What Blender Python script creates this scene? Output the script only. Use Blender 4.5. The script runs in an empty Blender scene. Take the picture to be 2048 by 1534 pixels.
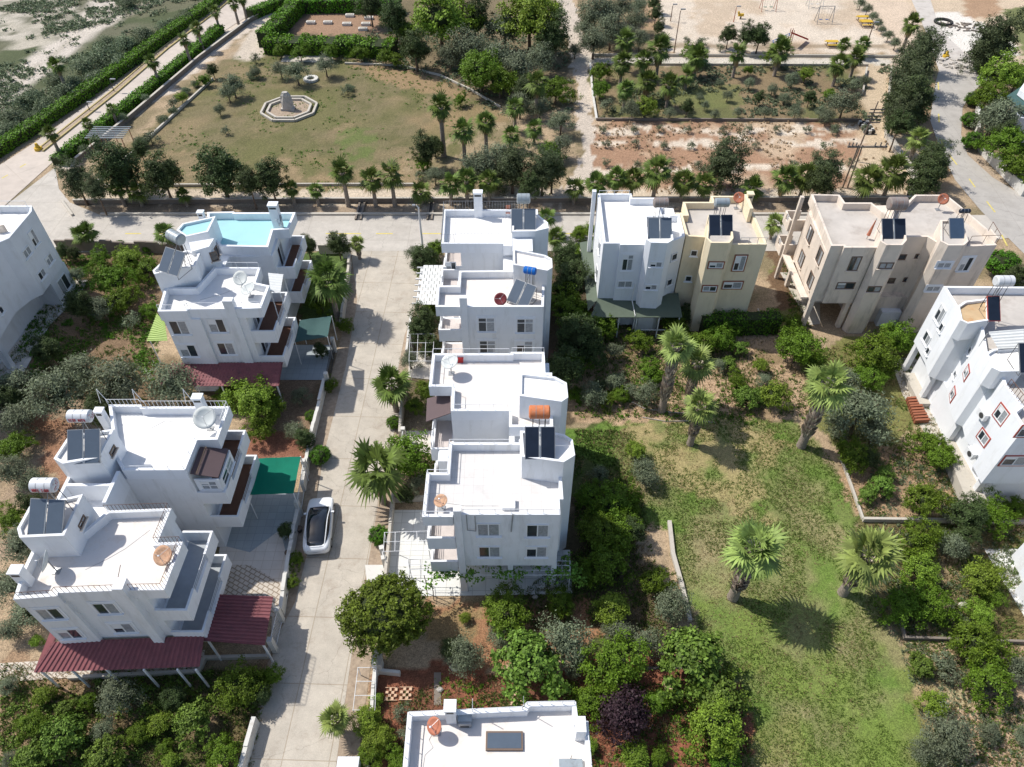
import bpy, math, random
import numpy as np
from mathutils import Vector, Matrix
D = bpy.data; S = bpy.context.scene; COL = S.collection
R = math.radians; rnd = random.Random(7)

# ------------------------------------------------------------------ camera
F = 1469.0; PIT = R(46.4); CH = 46.0          # focal length in photo pixels, tilt below the horizon, flying height
cam = D.objects.new('camera', D.cameras.new('camera')); COL.objects.link(cam); S.camera = cam
cam.data.sensor_width = 36; cam.data.lens = F / 2048 * 36; cam.data.clip_end = 6000; cam.data.clip_start = 0.5
cam.location = (0, 0, CH); cam.rotation_euler = (math.pi / 2 - PIT, 0, 0)
S.render.resolution_x = 1024; S.render.resolution_y = 767
# ------------------------------------------------------------------ sky and sun
W = D.worlds.new("World"); S.world = W; W.use_nodes = True
sun_dir = Vector((-0.67, 0.30, 1.0)).normalized()
SUNEL = math.asin(sun_dir.z); SUNAZ = math.atan2(sun_dir.x, sun_dir.y)
nt = W.node_tree; bg = nt.nodes['Background']
sk = nt.nodes.new('ShaderNodeTexSky'); sk.sky_type = 'NISHITA'; sk.sun_disc = False
sk.sun_elevation = SUNEL; sk.sun_rotation = SUNAZ; sk.air_density = 1.0; sk.dust_density = 1.5
nt.links.new(sk.outputs[0], bg.inputs[0]); bg.inputs[1].default_value = 0.15
sl = D.lights.new('sun', 'SUN'); sl.energy = 4.8; sl.angle = R(0.55); sl.color = (1.0, 0.955, 0.88)
so = D.objects.new('sun', sl); COL.objects.link(so)
so.rotation_euler = (-sun_dir).to_track_quat('-Z', 'Y').to_euler(); so.location = (0, 0, 100)
S.view_settings.view_transform = 'Standard'; S.view_settings.look = 'None'
S.view_settings.exposure = 0.0; S.view_settings.gamma = 1.0

# ------------------------------------------------------------------ survey: photo pixel -> point on a level Z
_c, _s = math.cos(PIT), math.sin(PIT)
FW = Vector((0, _c, -_s)); UP = Vector((0, _s, _c)); CP = Vector((0, 0, CH))
def ray(px, py): return FW + Vector((1, 0, 0)) * ((px - 1024) / F) - UP * ((py - 767) / F)
def G(px, py, z=0.0):
    d = ray(px, py); t = (z - CH) / d.z
    return (d.x * t, d.y * t)
def PL(pts, z=0.0): return [G(x, y, z) for x, y in pts]
def top_z(x, y, py):
    # height above ground point (x,y) at which the photo row is py
    d = ray(1024, py); return CH + d.z * (y / d.y)

# ------------------------------------------------------------------ materials
def srgb(c):
    c = c / 255.0
    return c / 12.92 if c <= 0.04045 else ((c + 0.055) / 1.055) ** 2.4
def C(r, g, b, k=1.25): return (srgb(r) / k, srgb(g) / k, srgb(b) / k, 1)
MAT = {}
def mat(name, col, rough=0.8, var=0.12, scale=1.2, bump=0.0, bscale=20, metal=0, island=0.0, spec=0.3, stain=None, trans=0.0, orand=0.0):
    m = D.materials.new(name); m.use_nodes = True; n = m.node_tree.nodes; l = m.node_tree.links
    b = n['Principled BSDF']; b.inputs['Roughness'].default_value = rough; b.inputs['Metallic'].default_value = metal
    b.inputs['Specular IOR Level'].default_value = spec
    tc = n.new('ShaderNodeTexCoord'); geo = n.new('ShaderNodeNewGeometry')
    no = n.new('ShaderNodeTexNoise'); no.inputs['Scale'].default_value = scale; no.inputs['Detail'].default_value = 6
    no.inputs['Roughness'].default_value = 0.62
    l.new(geo.outputs['Position'], no.inputs['Vector'])
    mr = n.new('ShaderNodeMapRange'); mr.inputs[1].default_value = 0.3; mr.inputs[2].default_value = 0.7
    mr.inputs[3].default_value = 1 - var; mr.inputs[4].default_value = 1 + var
    l.new(no.outputs[0], mr.inputs[0])
    hs = n.new('ShaderNodeHueSaturation'); hs.inputs['Color'].default_value = col
    val = mr.outputs[0]
    if island or orand:
        def mul(sock, lo, hi, v):
            q = n.new('ShaderNodeMapRange'); q.inputs[3].default_value = lo; q.inputs[4].default_value = hi; l.new(sock, q.inputs[0])
            z = n.new('ShaderNodeMath'); z.operation = 'MULTIPLY'; l.new(v, z.inputs[0]); l.new(q.outputs[0], z.inputs[1]); return z.outputs[0]
        if island: val = mul(geo.outputs['Random Per Island'], 1 - island, 1 + island, val)
        if orand:
            oi = n.new('ShaderNodeObjectInfo'); val = mul(oi.outputs['Random'], 1 - orand, 1 + orand, val)
            q = n.new('ShaderNodeMapRange'); q.inputs[3].default_value = 0.488; q.inputs[4].default_value = 0.512
            l.new(oi.outputs['Random'], q.inputs[0]); l.new(q.outputs[0], hs.inputs['Hue'])
    l.new(val, hs.inputs['Value'])
    out = hs.outputs[0]
    if stain:
        n2 = n.new('ShaderNodeTexNoise'); n2.inputs['Scale'].default_value = stain[1]; n2.inputs['Detail'].default_value = 8
        n2.inputs['Roughness'].default_value = 0.7
        mp = n.new('ShaderNodeMapping'); mp.inputs['Scale'].default_value = (1, 1, stain[3] if len(stain) > 3 else 1)
        l.new(geo.outputs['Position'], mp.inputs[0]); l.new(mp.outputs[0], n2.inputs['Vector'])
        r = n.new('ShaderNodeMapRange'); r.inputs[1].default_value = 0.52; r.inputs[2].default_value = 0.72; r.inputs[4].default_value = stain[2]
        l.new(n2.outputs[0], r.inputs[0])
        mx = n.new('ShaderNodeMix'); mx.data_type = 'RGBA'; l.new(r.outputs[0], mx.inputs[0]); l.new(out, mx.inputs[6]); mx.inputs[7].default_value = stain[0]
        out = mx.outputs[2]
    l.new(out, b.inputs['Base Color'])
    if bump:
        nb = n.new('ShaderNodeTexNoise'); nb.inputs['Scale'].default_value = bscale; nb.inputs['Detail'].default_value = 5
        l.new(geo.outputs['Position'], nb.inputs['Vector'])
        bp = n.new('ShaderNodeBump'); bp.inputs['Strength'].default_value = bump; bp.inputs['Distance'].default_value = 0.05
        l.new(nb.outputs[0], bp.inputs['Height']); l.new(bp.outputs[0], b.inputs['Normal'])
    if trans:
        tr = n.new('ShaderNodeBsdfTranslucent'); l.new(out, tr.inputs['Color'])
        ms = n.new('ShaderNodeMixShader'); ms.inputs[0].default_value = trans
        l.new(b.outputs[0], ms.inputs[1]); l.new(tr.outputs[0], ms.inputs[2]); l.new(ms.outputs[0], n['Material Output'].inputs['Surface'])
    MAT[name] = m; return m
def tilemat(name, col, line, size, rough=0.7, wid=0.02, var=0.06, rot=0.0, row=None, stain=None, off=0.0):
    m = mat(name, col, rough, var, 0.9, stain=stain); n = m.node_tree.nodes; l = m.node_tree.links
    b = n['Principled BSDF']; src = b.inputs['Base Color'].links[0].from_socket
    geo = n.new('ShaderNodeNewGeometry'); mp = n.new('ShaderNodeMapping'); mp.inputs['Rotation'].default_value[2] = rot
    l.new(geo.outputs['Position'], mp.inputs[0])
    bt = n.new('ShaderNodeTexBrick'); bt.offset = off; bt.inputs['Scale'].default_value = 1; bt.inputs['Brick Width'].default_value = size
    bt.inputs['Row Height'].default_value = row or size; bt.inputs['Mortar Size'].default_value = wid; bt.inputs['Mortar Smooth'].default_value = 0.2
    bt.inputs['Color1'].default_value = (1, 1, 1, 1); bt.inputs['Color2'].default_value = (0.92, 0.92, 0.92, 1); bt.inputs['Mortar'].default_value = line
    l.new(mp.outputs[0], bt.inputs['Vector'])
    mx = n.new('ShaderNodeMix'); mx.data_type = 'RGBA'; mx.blend_type = 'MULTIPLY'; mx.inputs[0].default_value = 1
    l.new(src, mx.inputs[6]); l.new(bt.outputs['Color'], mx.inputs[7]); l.new(mx.outputs[2], b.inputs['Base Color'])
    return m
DIRT = (0.30, 0.27, 0.22, 1)
mat('plaster_white', (0.745, 0.76, 0.78, 1), 0.85, 0.05, 0.6, 0.2, 40, stain=((0.46, 0.46, 0.44, 1), 1.5, 0.5, 0.18))
mat('plaster_bright', (0.77, 0.79, 0.82, 1), 0.85, 0.03, 0.6, 0.15, 40, stain=((0.56, 0.56, 0.54, 1), 1.7, 0.4, 0.18))
mat('plaster_grey', (0.66, 0.69, 0.73, 1), 0.85, 0.05, 0.7, 0.15, 40, stain=((0.42, 0.42, 0.40, 1), 1.2, 0.4, 0.3))
mat('plaster_yellow', C(248, 232, 200), 0.85, 0.05, 0.8, 0.15, 40, stain=(C(215, 198, 160), 1.0, 0.5, 0.3))
mat('plaster_tan', C(240, 226, 211), 0.88, 0.08, 0.9, 0.25, 30, stain=(C(150, 138, 128), 0.9, 0.75, 0.2))
mat('roof_white', (0.78, 0.77, 0.75, 1), 0.8, 0.05, 0.8, 0.2, 15, stain=((0.55, 0.50, 0.44, 1), 0.6, 0.35))
mat('roof_cream', C(240, 234, 228), 0.85, 0.06, 0.7, 0.2, 15, stain=(C(200, 178, 155), 0.7, 0.5))
tilemat('roof_tile', C(232, 229, 226), (0.80, 0.79, 0.78, 1), 0.6, wid=0.012, stain=(C(205, 198, 190), 0.7, 0.4))
mat('roof_grey', C(205, 198, 190), 0.9, 0.1, 0.8, 0.3, 15, stain=(C(160, 148, 138), 0.6, 0.6))
mat('roof_turquoise', C(170, 220, 226), 0.6, 0.04, 0.8, 0.05, 15, stain=(C(170, 205, 205), 0.6, 0.35))
mat('roof_rust', C(205, 178, 140), 0.9, 0.12, 0.9, 0.2, 15, stain=(C(200, 130, 60), 1.1, 0.7))
mat('floor_brown', C(112, 78, 62), 0.6, 0.1, 3)
mat('floor_grey', C(176, 182, 188), 0.6, 0.08, 2)
mat('floor_pink', C(215, 205, 200), 0.6, 0.08, 2)
mat('glass', (0.03, 0.04, 0.05, 1), 0.12, 0.2, 2, spec=0.6)
mat('curtain', (0.30, 0.32, 0.34, 1), 0.25, 0.25, 6, spec=0.5)
mat('frame_white', (0.75, 0.76, 0.77, 1), 0.5, 0.02)
mat('frame_brown', (0.16, 0.11, 0.08, 1), 0.5, 0.1)
mat('trim_red', C(178, 84, 72), 0.7, 0.12, 3)
mat('trim_brown', C(160, 100, 75), 0.7, 0.1, 3)
mat('metal_white', (0.70, 0.71, 0.72, 1), 0.45, 0.03)
mat('metal_grey', (0.32, 0.33, 0.34, 1), 0.4, 0.1, metal=0.4)
mat('metal_dark', (0.06, 0.06, 0.06, 1), 0.5, 0.1)
mat('metal_brown', C(110, 80, 65), 0.6, 0.15, 4)
mat('tank_steel', C(175, 185, 190), 0.35, 0.08, 4, metal=0.3, stain=(C(130, 120, 110), 3, 0.5))
mat('tank_white', C(225, 228, 232), 0.4, 0.04, 4, stain=(C(180, 175, 170), 3, 0.5))
mat('tank_rust', C(215, 130, 85), 0.7, 0.15, 6, stain=(C(190, 165, 145), 4, 0.7))
mat('tank_rusty_grey', C(150, 140, 135), 0.6, 0.12, 5, stain=(C(140, 85, 60), 3, 0.8))
mat('tank_blue', C(20, 110, 200), 0.35, 0.06, 5)
mat('red_paint', C(190, 40, 50), 0.6, 0.1)
mat('panel_grey', C(92, 104, 118), 0.15, 0.05, 2, spec=0.5)
mat('panel_dark', C(36, 44, 58), 0.12, 0.15, 2, spec=0.5)
mat('panel_blue', C(70, 88, 110), 0.12, 0.08, 2, spec=0.5)
mat('dish_white', C(215, 220, 218), 0.6, 0.05, 3)
mat('dish_rust', C(205, 165, 135), 0.8, 0.25, 7, stain=(C(190, 130, 100), 5, 0.7))
mat('dish_orange', C(192, 122, 96), 0.7, 0.1, 5)
mat('dish_red', C(120, 50, 55), 0.7, 0.08, 5)
mat('net_green', C(8, 140, 112), 0.8, 0.06, 2, trans=0.3)
mat('net_dull', C(88, 122, 120), 0.8, 0.06, 2, trans=0.3)
mat('sheet_green', C(160, 186, 98), 0.5, 0.08, 2)
mat('sheet_red', C(138, 82, 86), 0.6, 0.14, 1.5, stain=(C(108, 74, 78), 2, 0.8))
mat('sheet_white', C(228, 230, 228), 0.5, 0.05, 2)
mat('sheet_brown', C(100, 84, 86), 0.7, 0.05, 2)
mat('awning_green', C(98, 110, 95), 0.7, 0.06, 2)
mat('wood', C(142, 126, 112), 0.8, 0.2, 6)
mat('terracotta', C(170, 95, 65), 0.8, 0.15, 4)
mat('block', C(225, 190, 160), 0.8, 0.1, 4)
mat('stone_pale', C(205, 198, 186), 0.85, 0.1, 2, 0.3, 15, stain=(C(160, 150, 135), 2, 0.5))
mat('wall_white', C(226, 224, 218), 0.85, 0.06, 1.5, 0.2, 20, stain=(C(160, 150, 135), 1.5, 0.6))
mat('wall_grey', C(140, 130, 120), 0.9, 0.15, 1.5, 0.3, 15)
mat('yellow_paint', C(218, 180, 60), 0.6, 0.1, 4)
mat('yellow_faded', C(196, 178, 126), 0.8, 0.1, 4)
mat('blue_paint', C(70, 110, 170), 0.5, 0.1, 4)
mat('slide_red', C(190, 45, 45), 0.5, 0.1, 4)
mat('rubber', (0.03, 0.03, 0.03, 1), 0.8, 0.2, 4)
mat('car_white', (0.78, 0.80, 0.82, 1), 0.22, 0.01, spec=0.6)
mat('car_glass', (0.012, 0.015, 0.02, 1), 0.05, 0.1, spec=0.7)
mat('tail_red', (0.35, 0.02, 0.02, 1), 0.3)
mat('rock', C(196, 190, 182), 0.9, 0.15, 3, 0.5, 8)
mat('bark', C(122, 104, 88), 0.95, 0.25, 6, 0.6, 12)
mat('bark_palm', C(158, 146, 134), 0.95, 0.35, 9, 0.8, 9)
mat('palm_stub', C(215, 202, 186), 0.95, 0.3, 8, 0.6, 9, island=0.3)
mat('pipe_white', (0.7, 0.7, 0.68, 1), 0.5)
mat('flower_red', C(170, 35, 60), 0.8, 0.2)
mat('wall_dark', C(128, 130, 118), .95, .3, 2, .4, 12, stain=(C(90, 94, 86), 1.5, .8, .2))  # mottled dark grey green for the narrow strip on the tan house
mat('joint', C(150, 135, 118), 0.9)

# ------------------------------------------------------------------ mesh builder, things and parts
ORG = {}
class MB:
    def __init__(s): s.p = []; s.v = []; s.f = []; s.m = []; s.mats = []; s.sm = []
    def mi(s, name):
        if name not in s.mats: s.mats.append(name)
        return s.mats.index(name)
    def add(s, vs, fs, m, smooth=False):
        o = len(s.v); k = s.mi(m); s.v += [tuple(p) for p in vs]
        for f in fs: s.f.append(tuple(i + o for i in f)); s.m.append(k); s.sm.append(smooth)
    def box(s, x0, y0, z0, x1, y1, z1, m):
        s.prism([(x0, y0), (x1, y0), (x1, y1), (x0, y1)], z0, z1, m)
    def obox(s, c, ux, lx, ly, z0, z1, m):
        # box centred at c=(x,y), long axis ux (unit), half sizes lx, ly
        uy = (-ux[1], ux[0])
        s.prism([(c[0] + a * lx * ux[0] + b * ly * uy[0], c[1] + a * lx * ux[1] + b * ly * uy[1]) for a, b in ((-1, -1), (1, -1), (1, 1), (-1, 1))], z0, z1, m)
    def prism(s, poly, z0, z1, m, top=None):
        p = ccw(poly); n = len(p); s.p.append((len(s.v), len(s.f)))
        s.add([(x, y, z0) for x, y in p] + [(x, y, z1) for x, y in p], [tuple(range(n - 1, -1, -1))] + [(i, (i + 1) % n, n + (i + 1) % n, n + i) for i in range(n)], m)
        s.add([(x, y, z1) for x, y in p], [tuple(range(n))], top or m)
    def tube(s, a, b, r0, r1, m, n=8, caps=True):
        s.p.append((len(s.v), len(s.f))); a = Vector(a); b = Vector(b); d = (b - a).normalized()
        u = d.orthogonal().normalized(); w = d.cross(u); vs = []
        for p, r in ((a, r0), (b, r1)):
            for i in range(n):
                t = 2 * math.pi * i / n; vs.append(p + (u * math.cos(t) + w * math.sin(t)) * r)
        s.add(vs, [(i, (i + 1) % n, n + (i + 1) % n, n + i) for i in range(n)], m, n > 6)
        if caps: s.add(vs, [tuple(range(n - 1, -1, -1)), tuple(range(n, 2 * n))], m)
    def path(s, pts, r, m, n=6):
        for a, b in zip(pts, pts[1:]): s.tube(a, b, r, r, m, n)
    def each(s, name, parent):
        q = s.p + [(len(s.v), len(s.f))]
        for (v0, f0), (v1, f1) in zip(q, q[1:]):
            m = MB(); m.v = s.v[v0:v1]; m.f = [tuple(i - v0 for i in f) for f in s.f[f0:f1]]; m.m = s.m[f0:f1]; m.sm = s.sm[f0:f1]; m.mats = s.mats
            m.build(name, parent)
    def build(s, name, parent=None):
        me = D.meshes.new(name); org = ORG.get(parent.name, Vector((0, 0, 0))) if parent else Vector((0, 0, 0))
        me.from_pydata([(x - org.x, y - org.y, z - org.z) for x, y, z in s.v], [], s.f)
        for q in s.mats: me.materials.append(MAT[q])
        me.polygons.foreach_set('material_index', s.m); me.polygons.foreach_set('use_smooth', s.sm); me.update()
        o = D.objects.new(name, me); COL.objects.link(o)
        if parent: o.parent = parent
        ORG[o.name] = org
        return o
def ccw(p):
    p = [(q[0], q[1]) for q in p]
    a = sum(p[i][0] * p[(i + 1) % len(p)][1] - p[(i + 1) % len(p)][0] * p[i][1] for i in range(len(p)))
    return p if a > 0 else p[::-1]
def inset(poly, d):
    p = ccw(poly); n = len(p); out = []
    for i in range(n):
        a, b, c = Vector(p[i - 1]), Vector(p[i]), Vector(p[(i + 1) % n])
        d1 = (b - a).normalized(); d2 = (c - b).normalized(); n1 = Vector((-d1.y, d1.x)); n2 = Vector((-d2.y, d2.x))
        k = 1 + n1.dot(n2); v = (n1 + n2) / max(k, 0.3); out.append((b.x + v.x * d, b.y + v.y * d))
    return out
def tag(o, label, cat=None, group=None, kind=None):
    if label: o['label'] = label
    if cat: o['category'] = cat
    if group: o['group'] = group
    if kind: o['kind'] = kind
    return o
def thing(name, label, cat, loc, group=None):
    o = D.objects.new(name, None); COL.objects.link(o); o.location = loc; o.empty_display_size = 0.3
    ORG[o.name] = Vector(loc); return tag(o, label, cat, group)
def centroid(poly): return (sum(p[0] for p in poly) / len(poly), sum(p[1] for p in poly) / len(poly), 0)
ORD = 'first second third fourth fifth sixth seventh eighth ninth tenth eleventh twelfth thirteenth fourteenth fifteenth sixteenth seventeenth eighteenth nineteenth twentieth'.split()
ORD += ['twenty ' + q for q in ORD[:9]] + ['thirtieth'] + ['thirty ' + q for q in ORD[:9]]

# ------------------------------------------------------------------ building parts
def shell(par, poly, z0, zf, zt, wm, rm, th=0.2, bottom=False, name='wall', rname='roof'):
    p = ccw(poly); q = inset(p, th); n = len(p); b = MB()
    b.add([(x, y, z0) for x, y in p] + [(x, y, zt) for x, y in p], [(i, (i + 1) % n, n + (i + 1) % n, n + i) for i in range(n)], wm)
    if bottom: b.add([(x, y, z0) for x, y in p], [tuple(range(n - 1, -1, -1))], wm)
    if zt > zf:
        b.add([(x, y, zt) for x, y in p] + [(x, y, zt) for x, y in q], [(i, (i + 1) % n, n + (i + 1) % n, n + i) for i in range(n)], wm)
        b.add([(x, y, zf) for x, y in q] + [(x, y, zt) for x, y in q], [((i + 1) % n, i, n + i, n + (i + 1) % n) for i in range(n)], wm)
    w = b.build(name, par)
    r = MB(); r.add([(x, y, zf) for x, y in (q if zt > zf else p)], [tuple(range(n))], rm); r.build(rname, par)
    return w
def body(par, poly, z0, z1, wm, name='wall'):
    b = MB(); b.prism(poly, z0, z1, wm); return b.build(name, par)
def hit(A, B, px, py):
    d = ray(px, py); A = Vector(A); B = Vector(B); u = (B - A).normalized(); nx, ny = u.y, -u.x
    t = (A.x * nx + A.y * ny) / (d.x * nx + d.y * ny); P = CP + d * t
    return ((P.x - A.x) * u.x + (P.y - A.y) * u.y, P.z)
def window(par, A, B, s, zc, w, h, style='w', name='window'):
    """A->B runs along the wall with the outside on its right; s is the distance from A"""
    A = Vector(A[:2]); u = (Vector(B[:2]) - A).normalized(); nn = Vector((u.y, -u.x))
    def bx(b, s0, s1, z0, z1, d0, d1, m):
        pts = [A + u * s0 + nn * d0, A + u * s1 + nn * d0, A + u * s1 + nn * d1, A + u * s0 + nn * d1]
        b.prism([(p.x, p.y) for p in pts], z0, z1, m)
    s0, s1, z0, z1 = s - w / 2, s + w / 2, zc - h / 2, zc + h / 2
    fm = 'frame_brown' if style == 'b' else 'frame_white'
    g = MB(); k = MB(); f = 0.075
    mid = (s0 + s1) / 2
    if w > 0.75 or style == 'd':
        ga, gb = rnd.choice([('glass', 'curtain'), ('curtain', 'glass'), ('curtain', 'curtain'), ('glass', 'curtain')]); bx(g, s0 + f, mid - f / 2, z0 + f, z1 - f, 0.012, 0.02, ga); bx(g, mid + f / 2, s1 - f, z0 + f, z1 - f, 0.012, 0.022, gb)
        if rnd.random() < .4: bx(g, s0 + f, mid - f / 2, z1 - f - (z1 - z0) * rnd.uniform(.2, .5), z1 - f, 0.024, 0.03, 'frame_white')
    else: bx(g, s0 + f, s1 - f, z0 + f, z1 - f, 0.012, 0.02, 'glass')
    for q in ((s0, s1, z0, z0 + f), (s0, s1, z1 - f, z1), (s0, s0 + f, z0 + f, z1 - f), (s1 - f, s1, z0 + f, z1 - f)): bx(k, q[0], q[1], q[2], q[3], 0.004, 0.06, fm)
    if w > 0.75: bx(k, mid - f / 2, mid + f / 2, z0 + f, z1 - f, 0.004, 0.05, fm)
    if style == 't': bx(k, s0 + f, s1 - f, z1 - 0.5, z1 - 0.5 + f, 0.024, 0.048, fm)
    F_ = k.build(name, par); g.build('pane', F_)
    c = MB(); sm = 'trim_red' if style == 'r' else ('trim_brown' if style == 'o' else 'plaster_bright' if style != 'b' else 'plaster_tan')
    if style in 'ro':
        e = 0.10
        for q in ((s0 - e, s1 + e, z1, z1 + e), (s0 - e, s1 + e, z0 - e, z0), (s0 - e, s0, z0, z1), (s1, s1 + e, z0, z1)): bx(c, q[0], q[1], q[2], q[3], 0.004, 0.05, sm)
        c.build('surround', F_)
    else:
        bx(c, s0 - 0.1, s1 + 0.1, z0 - 0.07, z0 - 0.002, 0.002, 0.14, sm)
        if style in 'wt':
            e = 0.15
            for q in ((s0 - e, s1 + e, z1 + .002, z1 + e), (s0 - e, s0 - .002, z0, z1), (s1 + .002, s1 + e, z0, z1)): bx(c, q[0], q[1], q[2], q[3], 0.002, 0.03, sm)
        c.build('sill', F_)
    return F_
def wins(par, A, B, lst):
    for q in lst:
        s, z = hit(A, B, q[0], q[1]); window(par, A, B, s, z, q[2], q[3], q[4] if len(q) > 4 else 'w')
def ac_unit(A, B, px, py, label, group=None):
    s, z = hit(A, B, px, py); A = Vector(A[:2]); u = (Vector(B[:2]) - A).normalized(); nn = Vector((u.y, -u.x))
    p = A + u * s + nn * 0.24
    t = thing('air_conditioner', label, 'air conditioner', (p.x, p.y, z - 0.3), group)
    b = MB(); b.obox((p.x, p.y), u, 0.42, 0.16, z - 0.3, z + 0.3, 'frame_white'); b.build('case', t)
    b = MB(); c = p + nn * 0.165 + u * 0.08; b.tube((c.x, c.y, z), (c.x + nn.x * 0.02, c.y + nn.y * 0.02, z), 0.22, 0.22, 'metal_dark', 16); b.build('fan_grille', t)
    b = MB(); c = p - nn * 0.1
    for e in (-0.3, 0.3): b.obox((c.x + u.x * e, c.y + u.y * e), nn, 0.16, 0.02, z - 0.36, z - 0.302, 'metal_grey')
    b.build('bracket', t)
def railing(par, pts, z, h=0.45, sp=0.9, m='metal_white', rails=1, name='railing', r=0.018, closed=False):
    b = MB()
    for (x0, y0), (x1, y1) in zip(pts, pts[1:]):
        L = math.hypot(x1 - x0, y1 - y0); k = max(1, round(L / sp))
        for i in range(k + 1):
            x = x0 + (x1 - x0) * i / k; y = y0 + (y1 - y0) * i / k; b.tube((x, y, z), (x, y, z + h), r, r, m, 5)
        for j in range(rails):
            zz = z + h * (1 - j / max(rails, 1)); b.tube((x0, y0, zz), (x1, y1, zz), r * 1.2, r * 1.2, m, 5)
    return b.build(name, par)
def balcony(par, x0, y0, x1, y1, zf, sides, fm='floor_brown', wm='plaster_white', h=0.95, open_part=None):
    b = MB(); b.box(x0, y0, zf - 0.3, x1, y1, zf, wm); t = 0.14
    if 'S' in sides: b.box(x0, y0, zf, x1, y0 + t, zf + h, wm)
    if 'N' in sides: b.box(x0, y1 - t, zf, x1, y1, zf + h, wm)
    ya = y0 + (t if 'S' in sides else 0); yb = y1 - (t if 'N' in sides else 0)
    for c, xa, xb in (('W', x0, x0 + t), ('E', x1 - t, x1)):
        if c in sides:
            L = yb - ya; b.box(xa, ya, zf, xb, ya + L * 0.25, zf + h, wm); b.box(xa, yb - L * 0.3, zf, xb, yb, zf + h, wm)
            b.box(xa, ya + L * 0.25, zf, xb, yb - L * 0.3, zf + 0.35, wm)
            xm = (xa + xb) / 2
            for k in (0.6, 0.8, 1.0): b.tube((xm, ya + L * 0.25, zf + h * k), (xm, yb - L * 0.3, zf + h * k), 0.02, 0.02, 'metal_white', 5)
    o = b.build('balcony', par)
    f = MB(); e = 0.002
    f.add([(x0 + t, y0 + t, zf + .004), (x1 - t, y0 + t, zf + .004), (x1 - t, y1 - t, zf + .004), (x0 + t, y1 - t, zf + .004)], [(0, 1, 2, 3)], fm); f.build('balcony_floor', o)
    return o
def chimney(par, x, y, z0, z1, w=0.5, d=0.4, m='plaster_white'):
    b = MB(); b.box(x - w / 2, y - d / 2, z0, x + w / 2, y + d / 2, z1, m); b.box(x - w / 2 - .05, y - d / 2 - .05, z1, x + w / 2 + .05, y + d / 2 + .05, z1 + .09, m)
    b.box(x - w / 2 + .08, y - d / 2 - .012, z1 - .3, x + w / 2 - .08, y - d / 2 - .001, z1 - .12, 'metal_dark'); return b.build('chimney', par)
def corrugated(par, a, b_, c, d, ribs, m, name='awning', amp=0.035, single=True):
    """sheet a-b-c-d, ribs run from a-b towards d-c"""
    a, b_, c, d = map(Vector, (a, b_, c, d)); k = ribs * 4; vs = []; fs = []
    nrm = (b_ - a).cross(d - a).normalized()
    if nrm.z < 0: nrm = -nrm
    for layer in (0, -0.02):
        for i in range(k + 1):
            t = i / k; off = nrm * (amp * (1 if i % 4 in (0, 1) else -1) + layer)
            vs.append(a.lerp(b_, t) + off); vs.append(d.lerp(c, t) + off)
    n = 2 * (k + 1)
    for i in range(k):
        j = 2 * i; fs.append((j, j + 2, j + 3, j + 1)); fs.append((n + j + 1, n + j + 3, n + j + 2, n + j))
        fs.append((j, n + j, n + j + 2, j + 2)); fs.append((j + 1, j + 3, n + j + 3, n + j + 1))
    mb = MB(); mb.add(vs, fs, m); return mb.build(name, par)
# ------------------------------------------------------------------ ground sheet
nprs = np.random.RandomState(3)
def value_noise(x, y, s, seed):
    r = np.random.RandomState(seed).rand(257, 257)
    u = x / s + 1000.37; v = y / s + 1000.71; iu = np.floor(u).astype(int); iv = np.floor(v).astype(int); fu = u - iu; fv = v - iv
    fu = fu * fu * (3 - 2 * fu); fv = fv * fv * (3 - 2 * fv)
    g = lambda a, b: r[a % 257, b % 257]
    return (g(iu, iv) * (1 - fu) * (1 - fv) + g(iu + 1, iv) * fu * (1 - fv) + g(iu, iv + 1) * (1 - fu) * fv + g(iu + 1, iv + 1) * fu * fv)
def fbm(x, y, s, seed, o=4):
    t = 0; a = 1; w = 0
    for i in range(o): t = t + a * value_noise(x, y, s / 2 ** i, seed + i); w += a; a *= 0.6
    return t / w
xs = np.concatenate([-3000 * np.linspace(1, 0, 14)[:-1] ** 2 - 150, np.arange(-150, -42, 1.0), np.arange(-42, 44, 0.3), np.arange(44, 150, 1.0), 150 + 3000 * np.linspace(0, 1, 14) ** 2])
ys = np.concatenate([-200 + 0 * np.arange(1), np.arange(-60, 8, 8.0), np.arange(8, 64, 0.3), np.arange(64, 160, 0.7), 160 + 3200 * np.linspace(0, 1, 16) ** 2])
X, Y = np.meshgrid(xs, ys); X = X.ravel(); Y = Y.ravel(); nx, ny = len(xs), len(ys)
def inpoly(poly, x, y):
    c = np.zeros(len(x), bool); n = len(poly); j = n - 1
    for i in range(n):
        xi, yi = poly[i]; xj, yj = poly[j]
        if yi != yj: c ^= ((yi > y) != (yj > y)) & (x < (xj - xi) * (y - yi) / (yj - yi) + xi)
        j = i
    return c
jx = (fbm(X, Y, 3.0, 11) - 0.5) * 3.0; jy = (fbm(X, Y, 3.0, 31) - 0.5) * 3.0
jx2 = (fbm(X, Y, 0.9, 51, 2) - 0.5); jy2 = (fbm(X, Y, 0.9, 61, 2) - 0.5)
N1 = fbm(X, Y, 6, 71, 5); N2 = fbm(X, Y, 1.6, 81, 4); N3 = fbm(X, Y, 14, 91, 4)
col = np.zeros((len(X), 3)); 
def lin(c): return np.array(C(*c)[:3])
def paint(mask, c, a=1.0):
    m = (mask * a)[:, None] if not isinstance(a, float) or a < 1 else mask[:, None] * 1.0
    col[:] = col * (1 - m) + lin(c) * m
def region(pts, c, a=1.0, px=True, wob=1.0):
    q = PL(pts) if px else pts; paint(inpoly(q, X + jx * wob + jx2 * wob, Y + jy * wob + jy2 * wob).astype(float), c, a); return q
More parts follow.
